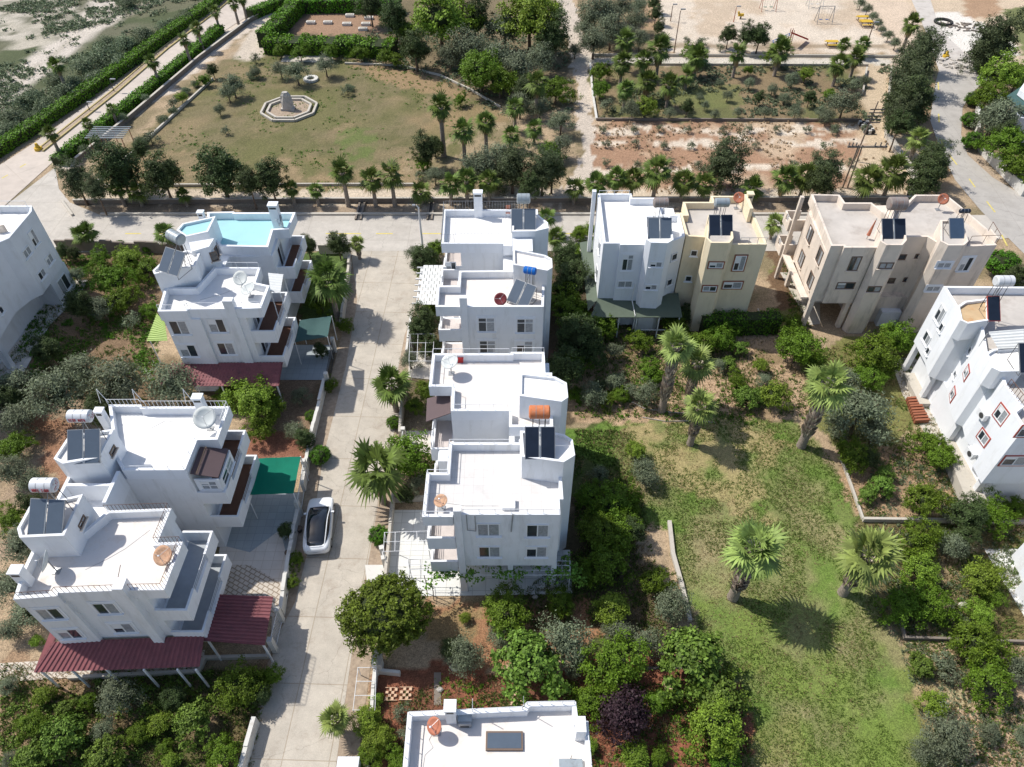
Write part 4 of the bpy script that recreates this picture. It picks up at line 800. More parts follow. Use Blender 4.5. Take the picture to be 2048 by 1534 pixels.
# --- white house with red window frames, right edge
ax, bx_ = G(1887, 572, ZT), G(1913, 615, ZT)
ee = [(34.27, 45.83), (34.2, 43.2), (33.92, 41.77), (34.3, 41.37), (35.1, 40.98), (34.16, 38.18), (33.97, 36.65), (34.4, 36.3), (34.1, 35.1), (34.3, 33.1), (33.55, 32.6), (33.5, 31.0), (44, 31.0), (44, 45.7)]
H = house('tall white house at right edge with red framed windows and orange stained roof', ee, 'house')
shell(H, ee, 3.1, ZF, ZT, 'plaster_bright', 'roof_grey', bottom=True, name='roof_parapet')
body(H, [(34.9, 45.0), (34.9, 31.5), (44, 31.5), (44, 45)], 0, 3.1, 'plaster_bright')
b = MB()
for y in (45.5, 41.9, 36.9, 32.0): b.box(34.35, y - .2, 0, 34.75, y + .2, 3.1, 'plaster_white')
b.each('column', H)
b = MB(); b.prism([(34.0, 44.6), (34.0, 41), (35.0, 41), (35, 44.6)], 0, .5, 'stone_pale'); b.prism([(33.9, 36.6), (33.4, 30.6), (36, 30.4), (36, 36.6)], 0, 1.0, 'stone_pale'); b.each('plinth', H)
st1 = PL([(1915, 612), (1930, 602), (1978, 596), (1980, 640), (1936, 647), (1921, 640)], 9.75); stair_tower(H, st1, 'plaster_bright', 'roof_rust', z=9.75, z0=8)
st2 = PL([(1972, 706), (1985, 698), (2046, 693), (2046, 742), (2001, 743), (1984, 735)], 9.75); stair_tower(H, st2, 'plaster_bright', 'roof_white', z=9.75, z0=8)
wa, wb_ = (34.27, 45.83), (34.2, 43.2)
for s_, zz, w_, h_ in ((1.35, 7.3, 1.0, 1.5), (1.35, 4.7, 1.0, 1.0), (2.25, 6.7, .5, .8), (2.25, 4.1, .5, .7)): window(H, wa, wb_, s_, zz, w_, h_, 'p')
wa, wb_ = (35.1, 40.98), (34.16, 38.18)
for s_, zz in ((.6, 7.2), (.6, 4.6)): window(H, wa, wb_, s_, zz, .6, .6, 'p')
for s_, zz in ((2.2, 6.3), (2.2, 3.9)): window(H, wa, wb_, s_, zz, .85, .85, 'r')
wa, wb_ = (34.1, 35.1), (34.3, 33.1)
window(H, wa, wb_, 1.25, 7.3, 1.0, 1.2, 'r'); window(H, wa, wb_, 1.2, 4.7, .95, .9, 'r')
wins(H, (33.5, 31.0), (44, 31.0), [(2030, 921, 1.7, 1.0, 'r'), (2062, 862, 1.6, 1.1, 'r')])
railing(H, [(34.2, 34.9), (34.35, 33.2)], ZT, .7, .3, 'metal_brown', r=.02)
t = thing('roof_canopy', 'white ribbed sheet canopy on the roof of the right edge house', 'canopy', (*G(2010, 680, 9.6), ZF))
q = PL([(1977, 664), (2050, 656), (2048, 694), (1997, 698)], 9.9); corrugated(t, (*q[0], 9.9), (*q[3], 9.9), (*q[2], 9.8), (*q[1], 9.8), 6, 'sheet_white', 'roof_sheet', .03)
b = MB()
for x, y in q: b.box(x - .04, y - .04, ZF, x + .04, y + .04, 9.75, 'metal_grey')
b.each('post', t)
ac_unit((34.1, 35.1), (34.3, 33.1), 1972, 828, 'upper air conditioner beside the red framed window', 'air conditioners')
ac_unit((34.1, 35.1), (34.3, 33.1), 1948, 905, 'lower air conditioner near the ground on the red framed house', 'air conditioners')
t = thing('roof_tiles_stack', 'leaning stack of reddish boards by the right edge white house', 'boards', (33.2, 40.5, 0))
b = MB()
for k in range(9): b.prism([(33.0 + k * .03, 39.2 + k * .3), (34.2, 39.3 + k * .3), (34.2, 39.48 + k * .3), (33.0 + k * .03, 39.4 + k * .3)], 0.05, .45 + .02 * (k % 3), 'trim_brown')
b.build('boards', t)

# --- far left house
wl = [(-42.9, 56.4), (-43.0, 52.3), (-43.7, 51.5), (-44.3, 49.8), (-44.0, 46.0), (-44.9, 45.0), (-45.2, 42), (-45.0, 38), (-58, 38), (-58, 57.3), (-43.3, 57.3)]
H = house('grey white three storey house cut by the left edge above the gardens', wl, 'house')
shell(H, wl, 2.9, ZF, ZT, 'plaster_grey', 'roof_white', bottom=True, name='roof_parapet')
body(H, [(-44.9, 56.9), (-45.8, 39), (-57, 39), (-57, 57)], 0, 2.9, 'plaster_grey')
body(H, [(-43.1, 57.2), (-43.2, 54.2), (-45.2, 54.2), (-45.2, 57.2)], 0, 2.9, 'plaster_grey')
b = MB()
for x, y in ((-44.2, 45.8), (-45.3, 41.6), (-45.3, 38.3)): b.box(x - .25, y - .25, 0, x + .25, y + .25, 2.9, 'plaster_grey')
b.each('column', H)
for (A_, B2, lst) in (((-43.0, 52.3), (-42.9, 56.4), [(1.0, 6.9, 1.1, .8), (2.6, 7.3, .9, 1.5), (1.2, 4.3, 1.1, .8), (3.0, 4.6, 1.1, .9)]), ((-44.0, 46.0), (-44.3, 49.8), [(1.4, 7.2, .6, .7), (2.4, 4.4, .6, .7)]), ((-45.2, 42), (-44.9, 45), [(1.5, 4.3, 1.1, .8), (1.5, 7.0, 1.1, .8)])):
    for s_, zz, w_, h_ in lst: window(H, A_, B2, s_, zz, w_, h_, 'p')
railing(H, [(-56, 57.1), (-43.6, 57.1)], ZT, .6, 1.5); window(H, (-43.2, 54.2), (-43.1, 57.2), 1.5, 1.4, 1.6, 1.6, 'p', 'glass_door')
b = MB(); b.prism([(-52, 55.2), (-44.3, 54.2), (-44.9, 53.9), (-52, 54.8)], ZF, ZF + .7, 'plaster_tan'); b.prism([(-52, 54.0), (-45.2, 53.0), (-45.6, 52.8), (-52, 53.7)], ZF, ZF + .6, 'plaster_tan'); b.build('roof_beam', H)

# --- bottom house, only the roof in view
sb = [(-5.08, 13.07), (-5.05, 8), (3.75, 8), (3.68, 12.65), (3.2, 12.7), (3.14, 13.57), (.69, 13.52), (.59, 13.3)]
H = house('white flat roofed house cut by the bottom edge with brown framed skylight', sb, 'house')
shell(H, sb, 0, ZF, ZT, 'plaster_white', 'roof_cream', th=.22, name='roof_parapet')
for z in (F1, F2):
    window(H, (3.75, 8), (3.68, 12.65), 2.4, z + 1.5, 1.2, 1.1, 'w'); window(H, (-5.08, 13.07), (-5.05, 8), 2.6, z + 1.5, 1.2, 1.1, 'w'); window(H, (3.14, 13.57), (.69, 13.52), 1.2, z + 1.5, 1.2, 1.1, 'w')
chimney(H, G(901, 1402, 10.0)[0], 12.98, ZF, 10.1, .5, .5, PW)
x, y = G(1162, 1455, 9.4); b = MB(); b.box(x - .25, y - .3, ZF, x + .22, y + .42, 9.7, PW); b.build('chimney', H)
railing(H, [(-4.95, 9), (-4.95, 12.95), (.5, 13.2), (.75, 13.42), (3.05, 13.47)], ZT, .35, .62); railing(H, [(3.6, 12.5), (3.65, 9)], ZT, .35, .62)
b = MB(); x0, y0 = G(972, 1462, 8.6); x1, y1 = G(1046, 1500, 8.6)
b.box(x0, y1, ZF, x1, y0, ZF + .14, 'frame_brown'); b.build('skylight', H)
b = MB(); b.box(x0 + .08, y1 + .08, ZF + .141, x1 - .08, y0 - .08, ZF + .15, 'panel_grey'); b.build('skylight_pane', H)
x, y = G(930, 1443, 8.7); t = thing('roof_cooker', 'small grey metal box with open front beside the chimney on bottom roof', 'box', (x, y, ZF))
b = MB(); b.box(x - .3, y - .22, ZF, x + .3, y + .25, ZF + .5, 'metal_grey'); b.box(x - .22, y - .235, ZF + .08, x + .2, y - .222, ZF + .28, 'metal_dark'); b.build('case', t)
b = MB(); b.box(x - .34, y - .1, ZF + .501, x + .34, y + .29, ZF + .56, 'tank_steel'); b.build('lid', t)
x, y = G(1142, 1528, 8.7); t = thing('roof_crate', 'pale blue panel lying on the bottom roof at right', 'panel', (x, y, ZF)); b = MB(); b.box(x - .55, y - .35, ZF, x + .55, y + .25, ZF + .2, 'tank_steel'); b.build('case', t)
b = MB(); b.path([(x, y + .25, ZF + .2), (x + .05, y + .3, ZF + .5)], .015, 'metal_dark'); b.build('pipe', t)

# --- lower right house corner and top right house corner
er = [(35.2, 26.9), (35.0, 24.6), (34.2, 24.3), (34.2, 20), (44, 20), (44, 26.9)]
H = house('white balconied house corner at lower right edge', er, 'house')
shell(H, er, 0, ZF, ZT, 'plaster_bright', 'roof_white', name='roof_parapet')
for z in (F1, F2): window(H, (35.2, 26.9), (35.05, 24.7), 1.1, z + 1.3, 1.3, 1.5, 'p'); window(H, (34.2, 24.2), (34.2, 20.2), 1.4, z + 1.3, 1.6, 1.6, 'p')
for z in (F1,): balcony(H, 33.3, 22.0, 34.2, 24.3, z, 'SWN', 'floor_pink', 'plaster_bright')
et2 = PL([(2022, 215), (2048, 190), (2120, 190), (2120, 250), (2040, 235)], 3.2)
H = house('grey and white roofed house corner at upper right edge', et2, 'house')
shell(H, et2, 0, 3.0, 3.2, 'plaster_grey', 'panel_grey', name='roof_parapet')
b = MB(); q = PL([(2015, 190), (2060, 160), (2100, 200), (2060, 235)], 3.5); b.prism(q, 3.25, 3.4, 'net_dull'); b.build('awning', H)
b = MB(); b.prism(PL([(2036, 185), (2050, 165), (2070, 180), (2055, 200)], 3.8), 3.5, 4.2, 'plaster_bright'); b.build('chimney', H)
# ------------------------------------------------------------------ rooftop equipment
def heater(label, px, py, pz, w, L, tank, tx, ty, tz, pan='panel_grey', yaw=0.0, n=2, tl=1.25, tr=0.33, tilt=40, base=None, tyaw=0.0, frame='metal_grey', red=False):
    x, y = G(px, py, pz); base = base if base is not None else pz - .7
    t = thing('solar_water_heater', label, 'solar water heater', (x, y, base), 'rooftop solar water heaters')
    cy_, sy_ = math.cos(R(yaw)), math.sin(R(yaw)); ct, st = math.cos(R(tilt)), math.sin(R(tilt))
    def T(a, b_, c=0):   # a along width, b up the slope, c normal
        u, v, z = a, b_ * ct - c * st, b_ * st + c * ct
        return (x + u * cy_ - v * sy_, y + u * sy_ + v * cy_, pz + z)
    def slab(mb, a0, a1, b0, b1, c0, c1, m):
        vs = [T(a, b_, c) for c in (c0, c1) for a, b_ in ((a0, b0), (a1, b0), (a1, b1), (a0, b1))]
        mb.add(vs, [(3, 2, 1, 0), (4, 5, 6, 7), (0, 1, 5, 4), (1, 2, 6, 5), (2, 3, 7, 6), (3, 0, 4, 7)], m)
    gap = .09 if n == 2 else 0; pw = (w - gap) / n
    for k in range(n):
        a0 = -w / 2 + k * (pw + gap); mb = MB(); slab(mb, a0, a0 + pw, -L / 2, L / 2, -.08, 0, frame); o = mb.build('collector', t)
        g = MB(); slab(g, a0 + .04, a0 + pw - .04, -L / 2 + .04, L / 2 - .04, .002, .008, pan); g.build('glass', o)
    f = MB()
    if n == 2: f.tube(T(0, -L / 2, .03), T(0, L / 2, .03), .025, .025, 'tank_steel', 6)
    for a in (-w / 2 + .05, w / 2 - .05):
        p = T(a, L / 2, -.08); f.tube(p, (p[0], p[1], base), .02, .02, 'metal_dark', 5); q = T(a, -L / 2, -.08); f.tube(q, (q[0], q[1], base), .02, .02, 'metal_dark', 5)
        f.tube((p[0], p[1], base + .03), (q[0], q[1], base + .03), .02, .02, 'metal_dark', 5)
    X_, Y_ = G(tx, ty, tz); ux, uy = math.cos(R(tyaw)), math.sin(R(tyaw))
    for a, c in ((-1, -1), (1, -1), (1, 1), (-1, 1)):
        f.tube((X_ + ux * a * tl * .33 - uy * c * .3, Y_ + uy * a * tl * .33 + ux * c * .3, base), (X_ + ux * a * tl * .33 - uy * c * .2, Y_ + uy * a * tl * .33 + ux * c * .2, tz - tr * .8), .022, .022, 'metal_dark', 5)
    f.tube((X_, Y_, tz - tr), (X_, Y_, base), .03, .03, 'metal_grey', 5); p = T(0, L / 2, 0); f.tube((X_, Y_, tz - tr), p, .02, .02, 'metal_grey', 5)
    f.build('stand', t)
    k = MB(); a = Vector((X_ - ux * tl / 2, Y_ - uy * tl / 2, tz)); b_ = Vector((X_ + ux * tl / 2, Y_ + uy * tl / 2, tz)); k.tube(a, b_, tr, tr, tank, 20)
    u = (b_ - a).normalized(); k.tube(b_, b_ + u * .07, tr, tr * .75, tank, 20); k.tube(a, a - u * .07, tr, tr * .75, tank, 20)
    for e in (.3, .7): c = a.lerp(b_, e); k.tube(c, c + u * .03, tr + .008, tr + .008, 'metal_grey', 20, False)
    tk = k.build('tank', t)
    if red:     # worn red lettering on the tank
        s = MB(); rr = random.Random(int(px)); 
        v = u.cross(Vector((0, 0, 1)))
        for row, (ang, hgt) in enumerate(((0.35, .17),)):
            for i in range(9):
                if i == 4: continue
                q0 = a.lerp(b_, .1 + i * .09)
                for (s0, h0, s1, h1) in rr.sample([(0, 0, 0, 1), (0, 1, .7, 1), (0, .5, .6, .5), (.7, 0, .7, 1), (0, 0, .7, 0), (0, 1, .7, 0)], 4):
                    pts = []
                    for ss, hh in ((s0, h0), (s1, h1)):
                        an = ang - hh * .5; pts.append(q0 + u * ss * .09 + v * math.cos(an) * (tr + .012) + Vector((0, 0, 1)) * math.sin(an) * (tr + .012))
                    s.tube(pts[0], pts[1], .014, .014, 'red_paint', 4)
        for i in range(14):
            an = rr.uniform(0, 6.28); rad = rr.uniform(.05, tr * .7); c = b_ + u * .075 + v * math.cos(an) * rad + Vector((0, 0, 1)) * math.sin(an) * rad
            s.tube(c, c + v * rr.uniform(-.1, .1) + Vector((0, 0, rr.uniform(-.1, .1))), .014, .014, 'red_paint', 4)
        s.build('lettering', tk)
    return t
heater('solar heater with orange rusty tank and dark panels on the lower centre roof', 1080, 886, 11.2, 1.85, 2.0, 'tank_rust', 1079, 824, 12.4, 'panel_dark', tl=1.15, tr=.42, base=10.5)
heater('solar heater with pale steel tank on the top centre house', 1047, 442, 10.9, 2.05, 2.1, 'tank_steel', 1047, 397, 12.2, 'panel_grey', base=10.2, tl=1.0, tr=.42)
heater('solar heater with bright blue tank and tilted panels on the top centre house', 1043, 587, 9.3, 1.9, 1.9, 'tank_blue', 1060, 541, 10.9, 'panel_grey', yaw=-32, base=8.45, tl=.85, tr=.3, tyaw=-15)
heater('solar heater with grey steel tank turned sideways beside the turquoise roof', 343, 523, 11.5, 1.95, 1.95, 'tank_steel', 351, 474, 12.9, 'panel_grey', yaw=-24, base=10.5, tl=1.25, tr=.46, tyaw=-35)
heater('solar heater with red lettered tank, upper of two at lower left', 167, 893, 11.1, 1.95, 2.1, 'tank_white', 160, 832, 12.3, 'panel_grey', yaw=3, base=10.5, tl=1.25, tr=.4, red=True)
heater('solar heater with red lettered white tank, lowest one at the left edge', 92, 1036, 11.1, 2.0, 2.1, 'tank_white', 88, 970, 12.4, 'panel_grey', yaw=-4, base=10.5, tl=1.2, tr=.42, red=True)
heater('solar heater with pale panels and ribbed tank on the bright white house', 1320, 458, 10.2, 2.0, 1.95, 'tank_rusty_grey', 1322, 405, 11.9, 'panel_grey', base=9.7, tl=1.1, tr=.42)
heater('solar heater with blue grey tank and dark panels on the pale yellow house', 1442, 452, 10.2, 2.0, 1.95, 'tank_steel', 1444, 405, 11.8, 'panel_dark', base=9.7, tl=1.1, tr=.38)
heater('solar heater with large rusty grey tank on the tan house', 1788, 459, 10.2, 2.0, 1.9, 'tank_rusty_grey', 1795, 407, 11.9, 'panel_dark', base=9.7, tl=1.35, tr=.55)
heater('solar heater with single panel and small blue tank on the tan house', 1914, 458, 10.2, 1.25, 1.9, 'panel_dark', 1930, 422, 11.1, 'panel_blue', n=1, base=9.7, tl=.75, tr=.2)
heater('solar heater with one dark red edged panel and white tank at right edge', 1988, 617, 10.3, .95, 1.9, 'tank_white', 2008, 562, 12.2, 'panel_dark', n=1, base=9.5, tl=1.15, tr=.42, frame='trim_red')
heater('solar heater panels cut by the right edge above the red framed windows', 2062, 716, 10.6, 1.6, 2.1, 'tank_white', 2090, 655, 12.2, 'panel_dark', n=1, base=9.6, tl=1.1, tr=.4)
def dish(label, px, py, z0, r, m, face=(0.3, -0.5, 0.75), h=None, group='rooftop satellite dishes'):
    """px,py: centre of the bowl in the photo; z0 roof level"""
    zc = z0 + (h or r * 1.25 + .25); x, y = G(px, py, zc); f = Vector(face).normalized()
    t = thing('satellite_dish', label, 'satellite dish', (x, y, z0), group); b = MB(); u = f.orthogonal().normalized(); v = f.cross(u); N = 24; vs = [Vector((x, y, zc)) - f * r * .28]; fs = []
    for ring, (rr, d) in enumerate(((.35, .245), (.7, .14), (1.0, 0))):
        for i in range(N): a = 2 * math.pi * i / N; vs.append(Vector((x, y, zc)) + (u * math.cos(a) + v * math.sin(a)) * r * rr - f * r * d)
    for i in range(N):
        j = (i + 1) % N; fs.append((0, 1 + i, 1 + j)); 
        for k in (0, 1): fs.append((1 + k * N + i, 1 + (k + 1) * N + i, 1 + (k + 1) * N + j, 1 + k * N + j))
    n0 = len(vs); vs2 = [p - f * .02 for p in vs]; b.add(vs + vs2, fs + [tuple(i + n0 for i in q[::-1]) for q in fs] + [(1 + 2 * N + i, 1 + 2 * N + n0 + i, 1 + 2 * N + n0 + (i + 1) % N, 1 + 2 * N + (i + 1) % N) for i in range(N)], m, True); b.build('reflector', t)
    b = MB(); c = Vector((x, y, zc)) - f * r * .3; b.path([c, (c.x, c.y, z0 + .05)], .03, 'metal_grey'); b.box(c.x - .2, c.y - .2, z0, c.x + .2, c.y + .2, z0 + .05, 'metal_grey')
    b.tube(c, (c.x, c.y, z0 + .3), .04, .04, 'metal_grey'); b.build('mast', t)
    b = MB(); e = Vector((x, y, zc)) + f * r * .55
    for a in (0, 2.1, 4.2): b.tube(Vector((x, y, zc)) + (u * math.cos(a) + v * math.sin(a)) * r * .95, e, .012, .012, 'metal_grey', 4)
    b.tube(e, e + f * .1, .045, .045, 'frame_white'); b.build('feed_arm', t)
dish('large pale round dish near the brown awning roof edge', 899, 722, ZF, .62, 'dish_white', (-.25, -.25, .9), 1.3)
dish('small rusty dish in the left corner of the tiled roof', 881, 1001, ZF, .42, 'dish_rust', (-.2, -.2, .9), .9)
dish('dark red round dish beside the tilted solar panels with blue tank', 1001, 598, ZF, .5, 'dish_red', (-.1, -.7, .7), .8)
dish('thin white dish at left of the lower left cream roof', 88, 1122, ZF, .62, 'dish_white', (-.85, -.2, .4), 1.2)
dish('large rusty stained dish by the brown railing of the lower left roof', 325, 1111, ZF, .58, 'dish_rust', (-.15, -.5, .8), .9)
dish('large white dish at the right end of the bright lower left roof', 409, 835, ZF, .75, 'dish_white', (.1, -.55, .8), 1.3)
dish('white dish standing on the turquoise roof', 560, 441, ZF, .5, 'dish_white', (-.75, -.35, .4), 1.1)
dish('big grey backed dish at the centre of the upper left white roof', 495, 576, ZF, .62, 'dish_white', (-.3, -.3, .9), .9)
dish('pale dish propped against the rail of the upper left white roof', 480, 556, ZF, .6, 'dish_white', (-.1, -.6, .7), .9)
dish('terracotta coloured dish on the bottom edge roof', 868, 1452, ZF, .42, 'dish_orange', (-.45, -.35, .7), .95)
dish('orange dish at the back corner of the pale yellow house', 1478, 395, ZF, .5, 'dish_orange', (-.1, -.75, .6), 1.2)
dish('orange dish behind the rear parapet of the tan house', 1887, 398, ZF, .5, 'dish_orange', (-.1, -.75, .6), 1.2)
# things lying on roofs
def rod_pair(label, pts, z, m='metal_grey', cat='antenna', name='antenna_mast'):
    p = pts[0]; t = thing(name, label, cat, (*G(*p, z), z)); b = MB()
    b.path([(*G(px, py, z + dz), z + dz) for (px, py), dz in zip(pts, [0, 1.5, 1.5, 0][:len(pts)])], .02, m); b.each('rod', t); return t
rod_pair('thin white upright pipe on the back edge of the bottom roof', [(945, 1417), (945, 1398)], ZT, 'metal_white')
rod_pair('thin grey upright pipe near the raised corner of the bottom roof', [(1047, 1412), (1047, 1393)], ZT, 'metal_grey')
rod_pair('dark leaning mast beside chimney of the lower left roof', [(234, 1165), (241, 1130)], ZT, 'metal_brown')
t = thing('hose_coil', 'coiled green hose on the small terrace between the lower left roofs', 'hose', (*G(160, 942, 8.4), 8.1))
b = MB(); hx_, hy_ = G(160, 942, 8.5)
for k in range(3):
    pts = [(hx_ + (.34 - k * .05) * math.cos(a * .3927), hy_ + (.2 - .02 * k) * math.sin(a * .3927), 8.42 + .25 * math.sin(a * .3927) + k * .02) for a in range(17)]; b.path(pts, .035, 'net_green')
b.build('coil', t)
def parasol_box(label, px, py, z, w, m, name='roof_box', cat='box', h=.4):
    x, y = G(px, py, z); t = thing(name, label, cat, (x, y, z)); b = MB(); b.box(x - w / 2, y - w / 2, z, x + w / 2, y + w / 2, z + h, m); b.build('case', t); b = MB(); b.box(x - w / 2 - .03, y - w / 2 - .03, z + h, x + w / 2 + .03, y + w / 2 + .03, z + h + .05, m); b.build('lid', t)
parasol_box('small red and grey box beside the large pale dish', 921, 722, ZF, .4, 'slide_red')
parasol_box('small white box standing on the tiled roof front edge', 1017, 1011, ZF, .75, 'plaster_bright', h=.3)
t = thing('garden_parasol', 'closed orange parasol standing on the tan house roof', 'parasol', (*G(1733, 478, ZF), ZF)); x, y = G(1733, 478, ZF)
b = MB(); b.tube((x, y, ZF), (x + .15, y, ZF + 2.1), .03, .03, 'metal_grey'); b.build('pole', t); b = MB(); b.tube((x + .02, y, ZF + .4), (x + .13, y, ZF + 1.9), .16, .04, 'dish_orange', 10); b.build('canopy', t)
x, y = G(1348, 1, 0)
t = thing('orange_chair', 'red folding seat leaning at the back of the top centre roof', 'chair', (*G(1016, 432, ZF), ZF)); x, y = G(1016, 432, ZF)
b = MB(); b.box(x - .2, y - .25, ZF + .42, x + .2, y + .15, ZF + .46, 'dish_orange'); b.build('seat', t); b = MB(); b.box(x - .2, y + .15, ZF + .46, x + .2, y + .19, ZF + 1.0, 'dish_orange'); b.build('backrest', t)
for sx in (-1, 1):
    for sy in (-.22, .14): b = MB(); b.tube((x + .17 * sx, y + sy, ZF + .42), (x + .18 * sx, y + sy, ZF), .015, .015, 'metal_grey'); b.each('leg', t)

# ------------------------------------------------------------------ courtyard canopies, gates, car, street furniture
def sail(label, px, z, m, name='shade_net', cat='shade net'):
    q = [(*G(x, y, zz), zz) for (x, y), zz in zip(px, z)]; c = centroid(q); t = thing(name, label, cat, (c[0], c[1], 0))
    N = 10; vs = []; fs = []
    for i in range(N + 1):
        for j in range(N + 1):
            u, v = i / N, j / N; p = (Vector(q[0]) * (1 - u) + Vector(q[1]) * u) * (1 - v) + (Vector(q[3]) * (1 - u) + Vector(q[2]) * u) * v
            p.z -= .25 * 16 * u * (1 - u) * v * (1 - v) + .02 * math.sin(u * 14) + .02 * math.sin(v * 11); vs.append(p)
    for i in range(N):
        for j in range(N): a = i * (N + 1) + j; fs.append((a, a + N + 1, a + N + 2, a + 1))
    b = MB(); b.add(vs, fs, m, True); n0 = len(vs); b.add([p - Vector((0, 0, .012)) for p in vs], [f[::-1] for f in fs], m, True); b.build('net', t)
    b = MB()
    for p in q: b.tube(p, (p[0], p[1], 0), .04, .04, 'metal_white')
    b.each('post', t)
sail('bright green shade net over the courtyard near the white car', [(506, 917), (601, 913), (587, 987), (494, 990)], (3.0, 3.0, 2.9, 3.0), 'net_green')
sail('dull grey green shade net beside the upper left house', [(600, 640), (663, 632), (655, 674), (590, 684)], (2.9, 2.9, 2.7, 2.7), 'net_dull')
# lattice pergola
t = thing('lattice_pergola', 'white woven slat pergola between street and top centre house', 'pergola', (-7.3, 50, 0)); b = MB(); zz = 2.9
x0, y0 = G(822, 606, zz); x1, y1 = G(880, 534, zz); x0 = -8.7; x1 = -6.15
for i in range(12):
    y = y0 + (y1 - y0) * i / 11
    for j in range(5):
        xx = x0 + (x1 - x0) * (j + .5 * (i % 2)) / 5.2; w_ = (x1 - x0) / 5.2 * .9; b.box(xx, y - .24, zz + .01 * (i % 2), xx + w_, y + .24, zz + .03 + .01 * (i % 2), 'sheet_white')
b.build('slats', t); b = MB()
for i in range(7): y = y0 + (y1 - y0) * i / 6; b.box(x0 - .35, y - .04, zz - .1, x1, y + .04, zz - .004, 'frame_white')
b.box(x0, y0, zz - .2, x0 + .08, y1, zz - .104, 'frame_white'); b.build('beam', t)
b = MB()
for x, y in ((x0 + .04, y0 + .1), (x0 + .04, (y0 + y1) / 2), (x0 + .04, y1 - .1), (x1 - .1, y0 + .1)): b.box(x - .05, y - .05, 0, x + .05, y + .05, zz - .204, 'frame_white')
b.each('post', t)
# wire pergola frames with vines
def frame_pergola(label, px, z, nx_, ny_, m='metal_white'):
    q = [G(x, y, z) for x, y in px]; t = thing('pergola_frame', label, 'pergola', centroid(q)); b = MB(); q = [Vector((*p, z)) for p in q]
    for i in range(nx_ + 1): u = i / nx_; b.tube(q[0].lerp(q[1], u), q[3].lerp(q[2], u), .02, .02, m, 5)
    for j in range(ny_ + 1): v = j / ny_; b.tube(q[0].lerp(q[3], v), q[1].lerp(q[2], v), .02, .02, m, 5)
    b.build('grid', t); b = MB()
    for p in q: b.tube(p, (p.x, p.y, 0), .03, .03, m)
    b.each('post', t); return t
frame_pergola('thin white metal frame over the terrace by the street gate', [(769, 1065), (855, 1062), (858, 1100), (767, 1103)], 2.4, 4, 2)
frame_pergola('metal vine frame along the front of the centre house terrace', [(816, 1118), (1140, 1122), (1140, 1150), (818, 1150)], 2.5, 9, 3)
frame_pergola('thin grey rose arch frame in front of the brown awning house', [(820, 668), (868, 668), (866, 722), (818, 722)], 2.3, 3, 3)
frame_pergola('white metal frame leaning over the red soil verge at the bottom', [(716, 1335), (752, 1335), (750, 1420), (706, 1420)], 1.2, 1, 3)
def gate(label, a, b_, h=1.5, m='metal_white', group='sliding yard gates'):
    A, B2 = Vector(G(*a, .7)), Vector(G(*b_, .7)); c = (A + B2) / 2; t = thing('yard_gate', label, 'gate', (c.x, c.y, 0), group); b = MB(); u = (B2 - A).normalized(); L = (B2 - A).length
    b.tube((*A, .12), (*B2, .12), .03, .03, m, 5); b.tube((*A, h), (*B2, h), .03, .03, m, 5); k = int(L / .14)
    for i in range(k + 1): p = A.lerp(B2, i / k); b.tube((*p, .12), (*p, h), .014, .014, m, 4)
    b.build('bars', t); b = MB()
    for p in (A, B2): b.obox((p.x, p.y), u, .16, .16, 0, h + .2, 'wall_white')
    b.each('gate_post', t)
gate('sliding gate between street and courtyard under the green net', (598, 1018), (611, 936))
gate('dark sliding gate of the upper left house by the bare shaded yard', (655, 762), (668, 692), m='metal_dark')
gate('small gate right of the street near the dark glossy tree', (803, 905), (808, 872))
gate('sliding gate of the red carport courtyard at lower left', (546, 1292), (560, 1232))
gate('small gate leaf by the pillar under the big round dark tree', (752, 1335), (757, 1312))
gate('gate panel right of the street at the metal frame', (768, 1120), (764, 1100), .9)
# lower-left bottom slabs of gates on the street
for a, nm in (([(545, 1222), (562, 1222), (556, 1292), (541, 1292)], 'pale concrete ramp'),): sheet('ramp', PL(a), .03, 'stone_pale')

